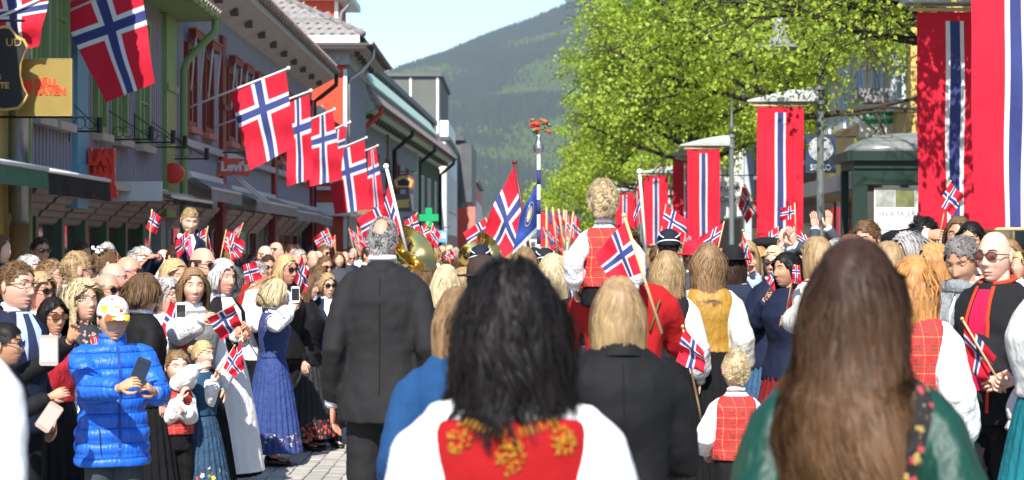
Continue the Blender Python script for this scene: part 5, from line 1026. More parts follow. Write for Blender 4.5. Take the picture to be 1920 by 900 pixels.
    if bot == 'trousers':
        m = bc or cloth('trousers_black', (.008, .008, .009), .8, .4, 6); g = G(); g.rings(torso_rings(sx, .80, 1.02, .004, 18, 5))
        for sd in (-1, 1): g.tube([(sd * .083, .005, .9), (sd * .09, -.01, .68), (sd * .092, -.012, .48), (sd * .095, .0, .25), (sd * .097, .005, .045)], [.098, .092, .078, .070, .072], 14)
        o = g.obj('trousers', m, root, True); BAKE.append((o, .017, 3, .006))
    elif bot == 'skirt':
        m = bc; n = 26; hem = slen if slen else .13; rg = []; hw = torso_at(sx, 1.06, 0); NN = n * 4; ph = rs.rand() * 6
        for q in np.linspace(0, 1, 12):
            z = 1.07 + (hem - 1.07) * q; e = .012 + .17 * q ** .75 if sx != 'c' else .01 + .16 * q ** .8; am = .016 * min(1, q * 2.2)
            rg.append([((hw[0] + e) * math.cos(t) * (1 + am * 3 * math.sin(n * t + .6 * math.sin(3 * t + ph))), (hw[1] + e) * math.sin(t) * (1 + am * 4 * math.sin(n * t + .6 * math.sin(3 * t + ph))) + .01, z + .006 * math.sin(3 * t + ph)) for t in np.linspace(0, 2 * math.pi, NN + 1)[:-1]])
        g = G(); g.rings(rg, cap=False); g.obj('skirt', m, root, True)
        g = G(); g.rings([[((hw[0] + .022) * math.cos(t), (hw[1] + .022) * math.sin(t), z) for t in np.linspace(0, 2 * math.pi, 29)[:-1]] for z in (1.045, 1.05, 1.09, 1.095)], cap=False); g.obj('belt', mat('silver_belt', (.35, .36, .36), .35, .4, 60, metal=.6) if 'silver' in extra else cloth('belt_black', (.012, .012, .012)), root, True)
        if 'apron' in extra:
            rg = []
            for q in np.linspace(0, 1, 10): z = 1.06 + (.16 - 1.06) * q; e = .03 + .175 * q ** .75; rg.append([((hw[0] + e) * math.sin(a), -(hw[1] + e) * math.cos(a) - .004 * math.sin(a * 22), z) for a in np.linspace(-1.15, 1.15, 26)])
            g = G(); g.rings(rg, cap=False, closed=False); g.obj('apron', cloth('apron_white', (.80, .80, .79), .8, .5), root, True)
    if lod < 2 and bot != 'sit':
        for sd in (-1, 1):
            g = G(); rg = []
            for y, hw_, h_ in ((.075, .03, .07), (.05, .038, .085), (0, .037, .085), (-.05, .042, .062), (-.11, .045, .045), (-.155, .038, .034), (-.175, .02, .02)): rg.append([(sd * .097 + hw_ * math.cos(t), y, max(.0, .5 * h_ + .5 * h_ * math.sin(t))) for t in np.linspace(0, 6.283, 11)[:-1]])
            g.rings(rg); g.obj('shoe', mat('shoe_black', (.012, .012, .012), .3, .1, spec=.6), root, True)
    rt = Matrix.Translation(root.location) @ Matrix.Rotation(R(rz), 4, 'Z') @ Matrix.Scale(s, 4)
    info = dict(root=root, T=T, C=C, M3=M3, hs=hs, s=s, mat=rt, arms=arms, hand={k: rt @ v for k, v in hands.items()}, sx=sx); PEOPLE[key] = info; return info
def hash_(k):
    h = 7
    for c in k: h = (h * 131 + ord(c)) % 1000003
    return h
_tex = {}
def bake_all():
    for o, vox, it, dp in BAKE:
        m = o.modifiers.new('r', 'REMESH'); m.mode = 'VOXEL'; m.voxel_size = vox; m.use_smooth_shade = True
        m = o.modifiers.new('s', 'SMOOTH'); m.factor = .5; m.iterations = it
        if dp:
            if 'c' not in _tex: tx = bpy.data.textures.new('folds', 'CLOUDS'); tx.noise_scale = .11; tx.noise_depth = 2; _tex['c'] = tx
            m = o.modifiers.new('d', 'DISPLACE'); m.texture = _tex['c']; m.strength = dp * 4; m.mid_level = .5; m.texture_coords = 'GLOBAL'
    dg = bpy.context.evaluated_depsgraph_get(); dg.update()
    for o, *_ in BAKE:
        me = bpy.data.meshes.new_from_object(o.evaluated_get(dg)); old = o.data; o.modifiers.clear(); o.data = me; me.name = o.name; bpy.data.meshes.remove(old)
        me.polygons.foreach_set('use_smooth', [True] * len(me.polygons))
    BAKE.clear()

def hat(I, kind, m, m2=None, name='hat'):
    T = I['T']; hs = I['hs']; root = I['root']
    def dome(z0, z1, rx, ry, cy=0.0, n=24, pw=2.0, k=8):
        rg = []
        for q in np.linspace(0, .99, k): f = (1 - q ** pw) ** (1 / pw); rg.append([T((rx * f * math.cos(t), cy + ry * f * math.sin(t), z0 + (z1 - z0) * q)) for t in np.linspace(0, 2 * math.pi, n + 1)[:-1]])
        return rg
    if kind == 'cap':
        g = G(); g.rings(dome(.030, .142, .088, .110, .002, pw=2.4)); o = g.obj(name, m, root, True)
        g = G(); up = []; dn = []
        for q in np.linspace(0, 1, 6): up.append([T((.078 * math.sin(a) * (1 - .10 * q), -.085 - .075 * q * (math.cos(a) * .8 + .2) - .025 * math.cos(a) * (1 - q), .040 - .030 * q + .012 * math.cos(a) - .010)) for a in np.linspace(-1.25, 1.25, 15)])
        dn = [[p - Vector((0, 0, .004)) for p in r] for r in up]; g.rings(up, cap=False, closed=False); g.rings(dn, cap=False, closed=False); g.obj('peak', m2 or m, o, True)
    elif kind == 'band': # dark cap with white braid
        g = G(); g.rings(dome(.015, .150, .092, .112, .004, pw=2.6)); o = g.obj(name, m, root, True)
        g = G(); g.tube([T((.0935 * math.cos(t), .004 + .1135 * math.sin(t), .030 + .03 * math.sin(t))) for t in np.linspace(0, 6.283, 25)], .0055 * hs, 5); g.tube([T((.085 * math.sin(t), .10 - .012 * math.cos(t), .125 - .055 * math.cos(t))) for t in np.linspace(-1.4, 1.4, 12)], .005 * hs, 5); g.obj('braid', m2, o, True)
    elif kind == 'beret':
        g = G(); g.rings([[T((rx * math.cos(t), .01 + rx * 1.12 * math.sin(t), z)) for t in np.linspace(0, 6.283, 25)[:-1]] for rx, z in ((.082, .05), (.12, .075), (.125, .10), (.10, .125), (.05, .14), (.01, .143))]); g.obj(name, m, root, True)
    elif kind == 'bowler':
        g = G(); g.rings(dome(.03, .150, .090, .112, .004, pw=2.6)); o = g.obj(name, m, root, True); g = G(); g.rings([[T((r * math.cos(t), .004 + r * 1.2 * math.sin(t), z)) for t in np.linspace(0, 6.283, 25)[:-1]] for r, z in ((.088, .040), (.135, .034), (.14, .042), (.088, .048))]); g.obj('brim', m, o, True)
    return o if kind in ('cap', 'band', 'bowler') else None
def applique(I, polys, off, front, m, name):
    """raised embroidered shapes laid on the chest or back"""
    g = G()
    for pl in polys:
        c = (sum(p[0] for p in pl) / len(pl), sum(p[1] for p in pl) / len(pl)); a = [chest(I['sx'], x, z, off, front) for x, z in pl]; b_ = [chest(I['sx'], x, z, off - .012, front) for x, z in pl]; cc = chest(I['sx'], *c, off + .003, front); n = len(pl)
        g.add(a + b_ + [cc], [(i, (i + 1) % n, 2 * n) for i in range(n)] + [(i, n + i, n + (i + 1) % n, (i + 1) % n) for i in range(n)])
    return g.obj(name, m, I['root'], True)
def held_flag(I, h, Y, tip, q, label, ph=0, amp=.025, r=.006, back=.08, grp='small flags held by the crowd', name='hand_flag', sag=0, waves=1.6):
    b_ = I['hand'][h]; t_ = PT(*tip, Y); base = b_ + (b_ - t_).normalized() * back; pts = [PT(*p[:2], Y + (p[2] if len(p) > 2 else 0)) for p in q]
    f = empty(name, tuple(base), 0, label, 'flag', grp); g = G(); g.tube([(0, 0, 0), t_ - base], [r, r * .8], 7); g.obj('pole', M_WOOD, f, True); g = G(); g.ell(t_ - base, (r * 1.6,) * 3, 8, 6); g.obj('finial', M_GOLD, f, True)
    c = flag_cloth(*pts, amp=amp, waves=waves, ph=ph, sag=sag); c.v = [tuple(Vector(v) - base) for v in c.v]; c.obj('cloth', FLAGM, f, True); return f
def phone(loc, rx, rz, label, m, sz=(.07, .14), scr=None, group='phones held up by spectators', ry=0):
    o = empty('phone', tuple(loc), 0, label, 'phone', group); o.rotation_euler = (rx, ry, rz)
    a, b = sz[0] / 2, sz[1] / 2; g = G(); g.rings([[(x, y, z) for x, z in ((-a + .008, -b), (a - .008, -b), (a, -b + .008), (a, b - .008), (a - .008, b), (-a + .008, b), (-a, b - .008), (-a, -b + .008))] for y in (.005, -.005)]); g.obj('case', m, o); BX('screen', scr or glassmat('phone_screen', (.012, .013, .016), .08), o, (-a + .004, a - .004, -.0068, -.0052, -b + .016, b - .016)); return o
# ------------------------------------------------------------------ wardrobe
SBLK = cloth('suit_black', (.008, .008, .009), .75, .3, 5); SCHAR = cloth('suit_charcoal', (.017, .0165, .017), .8, .3, 5); SNAV = cloth('blazer_navy', (.011, .016, .04), .75, .3, 5); SGRY = cloth('blazer_grey', (.05, .055, .07), .8, .3, 5)
WHT = cloth('blouse_white', (.80, .80, .80), .8, .6, 14); LBL = cloth('shirt_blue', (.45, .55, .72), .8, .3); BLUJ = cloth('jacket_blue', (.02, .06, .15), .8, .4); REDW = cloth('red_wool', (.40, .012, .014), .9, .35); TEAL = cloth('teal_wool', (.01, .14, .17), .9, .5)
NAVS = floral('skirt_blue_embroidered', (.022, .048, .19), [(.5, .06, .05), (.65, .55, .35), (.55, .15, .12), (.2, .25, .1), (.7, .6, .5)], 42, .36, (.20, .33), thr=.35); DKS = cloth('skirt_black', (.007, .007, .008), .9, .5); REDS = cloth('skirt_red', (.19, .014, .016), .9, .5); BLUS = floral('skirt_steel_blue', (.03, .085, .17), [(.6, .25, .2), (.6, .55, .3)], 34, .33, (.16, .30))
GIRLD = floral('girl_dress_embroidered', (.018, .055, .11), [(.55, .06, .05), (.6, .5, .08), (.12, .25, .06), (.6, .5, .45)], 17, .40, (.13, .52), thr=.45); BODB = floral('bodice_blue', (.022, .045, .17), [(.4, .1, .1), (.5, .4, .3)], 50, .25, (1.25, 1.5)); FLORB = floral('blouse_dark_floral', (.025, .025, .03), [(.45, .4, .4), (.4, .2, .2), (.3, .3, .33)], 26, .40, thr=.4)
FLORG = floral('bodice_black_gold', (.012, .011, .010), [(.45, .30, .10), (.42, .28, .08), (.45, .05, .06), (.36, .24, .06)], 46, .44, thr=.30); GSAT = cloth('green_satin', (.002, .042, .027), .45, .6, 9, spec=.45); GOLDV = cloth('gold_brocade', (.36, .19, .02), .55, .3, 30, spec=.5)
# ------------------------------------------------------------------ foreground figures, seen from behind
I = person('white_near', 'blurred person in white at the lower left corner, nearest on the left', loc=(-1.235, 4.0, 0), Zt=1.79, Y=4.0, rz=170, top_='shirt', tc=cloth('jacket_white', (.82, .82, .82), .8, .4, 8), hair=('short', 'brown'), fat=1.08, tvox=.012)
I = person('black_hair', 'woman with tousled black hair in red bodice with gold embroidery, centre front', 958, 488, 3.95, 180, 'f', yaw=6, hair=('wavy', 'black'), hopt=dict(n=7500, L=.33, bot=-.205, k=13, split=.5, ragged=1, vol=.24, per=60, mess=.24, curl=.50, cf=.9, wd=.0018, wob=.2, clump=.78, lift=.25, face=0, sh=(.19, .15, .22), wide=.116, coh=.2, grav=.8), top_='bunad', tc=(WHT, cloth('bodice_red', (.31, .006, .008), .85, .35)), bot='skirt', bc=DKS, tvox=.011, fat=1.10, extra=('lowneck',))
def leaf(cx, cz, w_, h_, a=0): return [(cx + w_ * math.cos(t) * math.cos(a) - h_ * math.sin(t) * math.sin(a), cz + w_ * math.cos(t) * math.sin(a) + h_ * math.sin(t) * math.cos(a)) for t in np.linspace(0, 6.283, 9)[:-1]]
GEM = mat('gold_embroidery', (.36, .16, .008), .6, .25, 60, bump=.6, bs=160, bd=.004)
pol = []; rl = random.Random(8)
for k in range(120): # scrolling sprays: a pendant in the middle, two at the sides, a fringe between
    t = rl.random(); c0 = rl.choice(((0, 1.35, .030, .045), (0, 1.35, .030, .045), (-.105, 1.375, .026, .035), (.105, 1.375, .026, .035))); a = rl.uniform(0, 6.28); q = math.sqrt(t); pol.append(leaf(c0[0] + c0[2] * q * math.cos(a), c0[1] + c0[3] * q * math.sin(a) * (1 - .4 * abs(math.cos(a))), rl.uniform(.0016, .0032), rl.uniform(.004, .008), rl.uniform(-1.2, 1.2)))
for sd in (-1, 1):
    for k in range(9): pol.append(leaf(sd * (.012 + .010 * k), 1.392 + .0028 * k, 0.0022, .013, sd * (.3 + .05 * k)))
applique(I, pol, .0285, 1, GEM, 'embroidery')
I = person('brown_hair', 'woman with long half-tied dark brown hair and green satin sleeves, right front', 1604, 447, 4.05, 172, 'f', yaw=-24, hair=('wavy', 'ombre'), gl='sun', hopt=dict(n=8500, L=.5, bot=-.58, k=18, back=1.0, ragged=1, vol=.13, mess=.10, curl=1.0, cf=.8, per=70, wd=.0019, wob=.06, sh=(.19, .165, .24), wide=.086, coh=.5), top_='bunad', tc=(GSAT, FLORG), bot='skirt', bc=DKS, tvox=.011, fat=1.0)
I = person('suit_man', 'tall balding grey-haired man in charcoal suit seen from behind', 718, 405, 9.5, 178, 'm', hp=98, yaw=-8, hair=('thin', 'grey'), skin='red', hopt=dict(n=2400, L=.034, wd=.0024, wob=.15, mess=.3, lift=.2, vol=.10, crown=.24), tc=SCHAR, bc=SCHAR, L=None, fat=.98, tvox=.012, curl=(.3, .3)); I['root'].scale.x *= .92
I = person('blue_coat', 'woman with brown hair and blue coat half hidden behind the black-haired woman', 858, 538, 6.6, 176, 'f', hair=('bob', 'lbrown'), top_='cardigan', tc=cloth('coat_blue', (.012, .055, .15), .85, .4), bot='trousers', fat=1.1)
I = person('blond_blazer', 'woman with straight blond bob and black blazer seen from behind', 1160, 518, 6.0, 184, 'f', hp=140, hair=('bob', 'dblond'), hopt=dict(n=4500, bot=-.185, vol=.12, wd=.0022, face=0, coh=.8), top_='suit', tc=SBLK, tvox=.012, Rr=(-.10, -.28, 1.10), fat=1.12)
TART = tartan()
I = person('father', 'man in red jacket with black collar carrying a boy on his shoulders', loc=(.52, 9.98, 0), Zt=1.80, Y=9.98, rz=180, hair=('short', 'brown'), top_='cardigan', tc=REDW, fat=1.12, L=(.14, -.25, 1.35), Rr=(-.14, -.25, 1.35))
g = G(); g.tube([(.085 * math.cos(t), .015 + .08 * math.sin(t), 1.475 + .02 * math.sin(t)) for t in np.linspace(0, 6.283, 18)], .03, 8); g.obj('jacket_collar', SBLK, I['root'], True)
for sd in (-1, 1): g = G(); g.tube([chest('m', sd * .17, 1.40, .04, 1), chest('m', sd * .12, 1.25, .03, 1)], .006, 5); g.obj('cord_trim', mat('olive_cord', (.12, .09, .03)), I['root'], True)
I = person('boy_up', 'blond boy in red tartan vest riding on shoulders in the centre', 1131, 334, 9.78, 182, 'c', hp=98, yaw=4, hair=('short', 'pblond'), hopt=dict(n=3600, L=.045, wd=.0022, mess=.14, lift=.15, vol=.14, wob=.06, comb=(.2, .4, -.2)), top_='vest', tc=TART, bot='sit', lift=.93, L=('px', 1078, 535, -.02), Rr=('px', 1190, 535, -.12), tvox=.012)
flag('hand_flag', 'flag on long thin pole in front of the riding boy', 'flag', 9.2, [(1173, 412), (1203, 512), (1148, 532), (1116, 478)], ((1241, 625), (1170, 404)), .0075, M_WOOD, .014, 1.4, 1, 0, 'small flags held by the crowd', dY=(0, 0, .05, .05), knob=.012)
I = person('boy_vest', 'small blond boy in red tartan vest walking, seen from behind', 1380, 654, 10.0, 178, 'c', hp=84, yaw=8, gl='sun', hair=('crop', 'pblond'), hopt=dict(n=2600, L=.018, wd=.002, mess=.3, lift=.6, vol=.08), top_='vest', tc=TART, tvox=.012, L=(.22, -.18, 1.02))
held_flag(I, 'L', 9.8, (1280, 612), [(1282, 614), (1320, 660), (1322, 700, .05), (1268, 676, .05)], 'flag leaning out beside the small boy in tartan', .3, .02, .006, .0)
I = person('tartan_lady', 'woman in red tartan vest with wide white sleeves, right of the dark-haired woman', 1712, 478, 8.7, 160, 'f', hp=112, hair=('wavy', 'ginger'), top_='bunad', tc=(WHT, TART), bot='skirt', bc=floral('skirt_red_stripe', (.16, .02, .03), [(.02, .02, .02), (.3, .05, .05)], 60, .3), tvox=.012, fat=1.05, yaw=20)
# ------------------------------------------------------------------ left crowd, nearest rows
I = person('glasses_man', 'man with red-rimmed glasses, navy blazer and tie at the left edge', 28, 488, 10.3, 52, 'm', hp=100, yaw=10, hair=('short', 'brown'), gl='clear', tc=SNAV, extra=('tie', 'blueshirt'))
I = person('edge_woman', 'woman with dark pulled-back hair in dark jacket photographing at the left edge', 6, 604, 9.6, 88, 'f', hp=104, hair=('updo', 'black'), gl='sun', skin='tan', top_='cardigan', tc=SBLK, L=('px', 130, 640, .0), Rr=('px', 92, 745, -.15), Ld=(-.2, -.5, 1), curl=(.55, .5))
phone(PT(92, 657, 9.45), 0, R(-12), 'phone in beige flip cover held up at the left edge', mat('beige_case', (.38, .32, .26), .5), (.095, .145), mat('beige_case_window', (.5, .46, .42), .3, .3, 30)); phone(PT(92, 782, 9.35), R(-20), R(15), 'rose gold phone held low at the left edge', mat('rose_gold', (.55, .35, .28), .35, .05, metal=.4), (.075, .145), mat('rose_back', (.55, .36, .3), .35, .05), ry=R(35))
I = person('aviator_woman', 'dark-haired woman with brown aviator sunglasses and white top', 97, 556, 11.2, 42, 'f', hp=84, hair=('bob', 'black'), hopt=dict(bot=-.2), gl='brown', skin='tan', top_='bunad', tc=(WHT, cloth('vest_crimson', (.40, .02, .03))), bot='skirt', bc=DKS)
I = person('curly_woman', 'woman with big curly blond hair, glasses and dark floral blouse', 156, 526, 11.6, 32, 'f', hp=94, yaw=10, pitch=-8, hair=('curly', 'pblond'), hopt=dict(n=4000, wd=.0030), gl='clear', top_='blouse', tc=FLORB, bot='trousers')
held_flag(I, 'L', 11.3, (168, 630), [(170, 632), (178, 668), (196, 662), (190, 630)], 'tiny flag behind the shoulder of the man in the blue jacket', 0, .01, .005, .0)
CAPM = floral('cap_leaf_print', (.74, .72, .68), [(.65, .25, .01), (.75, .45, .02), (.35, .08, .01)], 14, .52, (1.60, 1.80), thr=.42, warp=.12)
I = person('blue_jacket', 'man in bright blue quilted jacket and patterned cap looking up from his phone', 211, 556, 10.0, 26, 'm', hp=97, yaw=-4, skin='asian', hair=('crop', 'black'), top_='puffer', tc=quilted('puffer_blue', (.012, .12, .62)), bc=cloth('trousers_slate', (.05, .06, .07)), Rr=('px', 222, 728, -.36), L=('px', 290, 735, -.26), Rd=(.5, -.5, .3), Ld=(-.5, -.5, .35), curl=(.75, .75), fat=1.1)
hat(I, 'cap', CAPM, CAPM)
phone(PT(263, 697, 9.66), R(-25), R(10), 'black phone in the hands of the man in the blue jacket', mat('phone_black', (.02, .02, .022), .3), (.072, .142), ry=R(22))
I = person('blond_shades', 'woman with short blond hair and dark sunglasses behind the man with glasses', 72, 510, 12.6, 55, 'f', hp=78, hair=('bobs', 'dblond'), gl='sun', skin='red', top_='shirt', tc=WHT, bot='trousers')
I = person('grey_man', 'grey-haired man in sunglasses, second row at far left', 52, 477, 14.2, 70, 'm', hair=('short', 'white'), gl='sun', skin='pink', tc=SGRY)
I = person('profile_man', 'man with short brown-grey hair in profile, second row left', 92, 485, 14.0, 78, 'm', hair=('short', 'lbrown'), skin='pink', gl='clear', tc=SNAV)
I = person('big_blond', 'large man with cropped blond hair and sunglasses turned away', 140, 468, 12.8, 118, 'm', hp=86, yaw=8, hair=('crop', 'dblond'), gl='sun', skin='pink', tc=SGRY)
I = person('flower_girl', 'woman with white flowers in her brown updo', 192, 464, 14.0, 130, 'f', hair=('updo', 'brown'), top_='blouse', tc=LBL, bot='trousers')
g = G()
for k in range(14): a = k * .46; g.ell(I['T']((.05 * math.cos(a) - .02, .05 + .03 * math.sin(a * 2), .118 + .02 * math.sin(a * 3))), (.014, .014, .010), 6, 4)
g.obj('hair_flowers', mat('white_petals', (.8, .79, .76), .7, .05), I['root'], True)
I = person('bald_back', 'bald man behind the woman with flowers in her hair', 210, 489, 13.2, 95, 'm', hair=('fringe', 'grey'), skin='pink', tc=SBLK)
I = person('bald_shades', 'bald tanned man in sunglasses, second row behind the cap', 237, 477, 14.0, 75, 'm', hair=('fringe', 'grey'), gl='sun', skin='red', tc=SNAV)
I = person('bald_front', 'bald man in sunglasses directly behind the patterned cap', 198, 509, 12.4, 55, 'm', hair=('fringe', 'dgrey'), gl='sun', skin='red', tc=SGRY)
I = person('saluter', 'white-haired man shading his eyes with a raised arm', 262, 462, 14.6, 70, 'm', hair=('short', 'white'), skin='red', top_='cardigan', tc=SNAV, L=('px', 298, 482, -.25), Ld=(-.3, .5, .1), Ln=(0, 0, -1), curl=(.05, .3))
I = person('brown_back', 'woman with short wavy brown hair, black cardigan and white collar seen from behind', 266, 513, 12.2, 135, 'f', hp=86, hair=('bobs', 'brown'), gl='sun', top_='cardigan', tc=SBLK, bot='skirt', bc=DKS, extra=('collar',), L=('px', 330, 740, 0))
I = person('smiling_glasses', 'older woman with round glasses and short grey hair smiling in profile', 308, 520, 13.0, 62, 'f', hp=76, hair=('bobs', 'grey'), gl='clear', skin='light', top_='shirt', tc=WHT, bot='trousers')
I = person('blond_blue', 'blond woman in blue jacket, hair tucked back, facing the street', 325, 484, 13.4, 34, 'f', hp=84, yaw=8, hair=('bob', 'blond'), hopt=dict(bot=-.1, vol=.16), skin='pink', top_='cardigan', tc=BLUJ, bot='skirt', bc=BLUS, Rr=('px', 312, 652, -.45), curl=(.4, .8))
held_flag(I, 'R', 12.7, (320, 560), [(320, 562), (298, 628), (345, 655), (355, 605, .1)], 'flag held upright in front of the blond woman in blue', 2, .02, .006, .06)
phone(PT(339, 583, 12.7), 0, R(20), 'white phone held at the chest of the blond woman in blue', M_WPAINT, (.065, .11))
I = person('long_hair', 'young woman with long wavy brown hair and white blouse facing the camera', 362, 501, 12.9, 22, 'f', hp=84, yaw=-6, hair=('wavy', 'lbrown'), hopt=dict(n=2200, wd=.003, bot=-.36, vol=.12), skin='fair', top_='bunad', tc=(WHT, cloth('vest_grey', (.2, .2, .2))), bot='skirt', bc=DKS, Rr=('px', 378, 600, -.4), curl=(.4, .8))
held_flag(I, 'R', 12.3, (440, 570), [(438, 572), (388, 597), (415, 638, .1), (455, 612, .1)], 'flag held out low by the young woman with long hair', .7, .02, .006, .03)
I = person('shades_beard', 'balding bearded man in sunglasses and grey blazer', 377, 462, 13.9, 52, 'm', hp=80, yaw=6, hair=('fringe', 'dark'), gl='sun', beard=1, skin='pink', tc=SGRY, extra=('open',))
I = person('carrier', 'man mostly hidden below the boy in the navy suit', 340, 472, 14.9, 30, 'm', hair=('short', 'dark'), tc=SNAV)
I = person('boy_left', 'small boy in navy suit and pink tie carried above the left crowd', 356, 387, 14.7, 8, 'c', hp=68, pitch=18, yaw=12, hair=('crop', 'dblond'), skin='light', tc=SNAV, extra=('tie', 'pink'), bot='sit', lift=1.0, Rr=('px', 338, 442, -.3), Rd=(.6, -.3, .1), L=('px', 392, 480, -.1), curl=(.6, .8))
held_flag(I, 'R', 14.35, (350, 432), [(352, 434), (354, 458), (332, 490), (330, 450)], 'flag bunched in the hand of the boy in the navy suit', 0, .03, .005, .02)
held_flag(I, 'L', 14.4, (386, 430), [(387, 432), (393, 462), (402, 492), (398, 465)], 'furled flag beside the boy in the navy suit', 1, .03, .005, .1)
I = person('white_bob', 'white-haired woman in black jacket and long white apron', 415, 486, 13.9, 46, 'f', hp=80, yaw=4, hair=('bobs', 'white'), hopt=dict(vol=.18, bot=-.09), skin='pink', top_='suit', tc=SBLK, extra=('front', 'apron'), bot='skirt', bc=DKS, L=('px', 455, 640, -.3), Rr=('px', 438, 632, -.42), Ld=(0, -.6, .7), Rd=(.1, -.6, .7), Ln=(-1, 0, 0), Rn=(1, 0, 0), curl=(.1, .1))
held_flag(I, 'R', 13.3, (455, 640), [(452, 640), (432, 668), (425, 712), (458, 690)], 'flag hanging down in front of the white apron', 1.4, .02, .006, .0)
I = person('hat_flag', 'man in white shirt with grey hair, his face behind a flag', 480, 489, 16.7, 105, 'm', hair=('short', 'grey'), skin='red', top_='shirt', tc=WHT, fat=1.1, Rr=('px', 440, 575, -.3))
held_flag(I, 'R', 14.9, (512, 517), [(455, 497), (462, 530), (492, 522), (478, 490)], 'flag waved low over the man in the white shirt', .5, .02, .006, .0)
I = person('bunad_blue', 'short white-haired woman in long blue embroidered folk dress taking a picture', 512, 524, 15.6, 100, 'f', hp=78, pitch=4, hair=('bobs', 'pblond'), hopt=dict(n=1500, vol=.26, bot=-.10), gl='sun', skin='pink', top_='bunad', tc=(WHT, BODB), bot='skirt', bc=NAVS, extra=('silver',), L=('px', 545, 572, .05), Rr=('px', 546, 580, -.2), Ld=(0, -.7, .7), Rd=(.2, -.6, .8), curl=(.6, .6), tvox=.012)
phone(PT(554, 552, 15.4), 0, R(5), 'white phone held up by the woman in the long blue dress', M_WPAINT, (.065, .125))
I = person('girl', 'little blond girl in dark embroidered folk dress with a flag', 378, 637, 12.4, 62, 'f', hp=78, hair=('updo', 'blond'), skin='light', top_='bunad', tc=(WHT, cloth('girl_bodice', (.02, .06, .12))), bot='skirt', bc=GIRLD, L=('px', 402, 712, -.1), Rr=('px', 372, 690, -.28), curl=(.5, .8), slen=.26)
held_flag(I, 'L', 12.2, (440, 648), [(438, 650), (418, 690), (440, 708), (458, 690)], 'small flag held by the little blond girl', .9, .015, .005, .04)
I = person('little_boy', 'little boy in tartan vest sucking his finger beside the girl', 331, 655, 12.2, 25, 'c', hp=70, hair=('short', 'lbrown'), skin='light', top_='vest', tc=TART, bc=DKS, Rr=(-.02, -.20, 1.36), L=('px', 345, 770, -.15), curl=(.4, .6), Rd=(.3, -.3, .9))
I = person('shades_blond2', 'blond woman in sunglasses behind the upright flag', 533, 477, 16.6, 52, 'f', hp=70, hair=('bob', 'blond'), gl='sun', skin='red', top_='cardigan', tc=SBLK, bot='trousers', L=('px', 556, 560, -.3), curl=(.8, .4))
held_flag(I, 'L', 16.0, (565, 476), [(565, 478), (552, 528), (572, 548, .1), (582, 520, .1)], 'flag on a tall stick above the woman photographing', 1.1, .02, .007, .03)
I = person('balding2', 'balding man with glasses behind the blond woman in sunglasses', 548, 474, 17.3, 62, 'm', gl='clear', hair=('fringe', 'lbrown'), skin='red', tc=SNAV)
I = person('sunglass_navy', 'short woman in sunglasses and navy blazer beside the charcoal suit', 612, 512, 17.0, 30, 'f', hair=('bobs', 'dblond'), gl='sun', top_='suit', tc=SNAV, extra=('front',))
I = person('photog', 'brown-haired woman lifting a camera among the left crowd', 594, 498, 17.6, 70, 'f', hair=('bobs', 'brown'), top_='bunad', tc=(WHT, cloth('vest_crimson', (.40, .02, .03))), bot='skirt', bc=floral('skirt_black_white', (.012, .012, .013), [(.6, .6, .6), (.5, .05, .05)], 22, .4, (.15, .6)), L=('px', 602, 545, -.2), Rr=('px', 592, 548, -.3), curl=(.6, .6))
I = person('black_dress', 'woman in black dress with red hem between the blue dress and the suit', 575, 515, 16.8, 85, 'f', hair=('long', 'brown'), top_='cardigan', tc=SBLK, bot='skirt', bc=floral('skirt_black_redhem', (.012, .012, .014), [(.5, .03, .03), (.5, .1, .05)], 30, .5, (.12, .30), thr=.2))
# ------------------------------------------------------------------ marchers in the middle
I = person('gold_vest', 'woman with long brown hair in gold brocade vest and black skirt walking away', 1328, 454, 13.2, 182, 'f', hp=88, hair=('wavy', 'lbrown'), hopt=dict(n=2600, wd=.003, bot=-.36, vol=.14, face=0), top_='bunad', tc=(cloth('sleeve_cream', (.62, .61, .54), .5, .6, 10), GOLDV), bot='skirt', bc=DKS, extra=('silver',), tvox=.012, fat=1.05)
I = person('wavy_blond', 'woman with long wavy dark blond hair and black vest walking away', 1250, 470, 13.0, 176, 'f', hp=84, hair=('wavy', 'dblond'), hopt=dict(n=2600, wd=.003, bot=-.32, vol=.2, curl=.5), gl='sun', top_='bunad', tc=(WHT, cloth('vest_black', (.012, .012, .013))), bot='skirt', bc=DKS)
I = person('dark_cap_girl', 'dark-haired woman in black cap and pale blue blouse', 1374, 462, 14.6, 170, 'f', hair=('long', 'dark'), hopt=dict(face=0), top_='bunad', tc=(LBL, cloth('vest_navy', (.02, .025, .05))), bot='skirt', bc=BLUS); hat(I, 'bowler', cloth('felt_black', (.012, .012, .013)))
I = person('lb1', 'walking woman with straight pale blond hair between the suit and black hair', 836, 495, 11.5, 180, 'f', hp=80, hair=('long', 'pblond'), hopt=dict(n=1500, face=0), top_='cardigan', tc=SBLK, bot='trousers')
I = person('lb2', 'walking woman with dark brown hair beside the brass bell', 800, 480, 14.5, 182, 'f', hair=('long', 'brown'), hopt=dict(face=0), top_='cardigan', tc=SBLK, bot='trousers')
I = person('lb3', 'walking woman with honey blond hair left of the bowler hat', 868, 500, 12.5, 180, 'f', hair=('long', 'dblond'), hopt=dict(face=0), top_='cardigan', tc=SGRY, bot='trousers')
I = person('lb4', 'girl with straight light brown hair just above the black-haired woman', 984, 462, 14.8, 180, 'f', hair=('long', 'lbrown'), hopt=dict(face=0), top_='cardigan', tc=SNAV, bot='trousers')
I = person('lb5', 'woman with pale blond hair left of the boy on shoulders', 1036, 474, 12.2, 184, 'f', hp=82, hair=('long', 'pblond'), hopt=dict(n=1500, face=0), top_='cardigan', tc=SCHAR, bot='trousers')
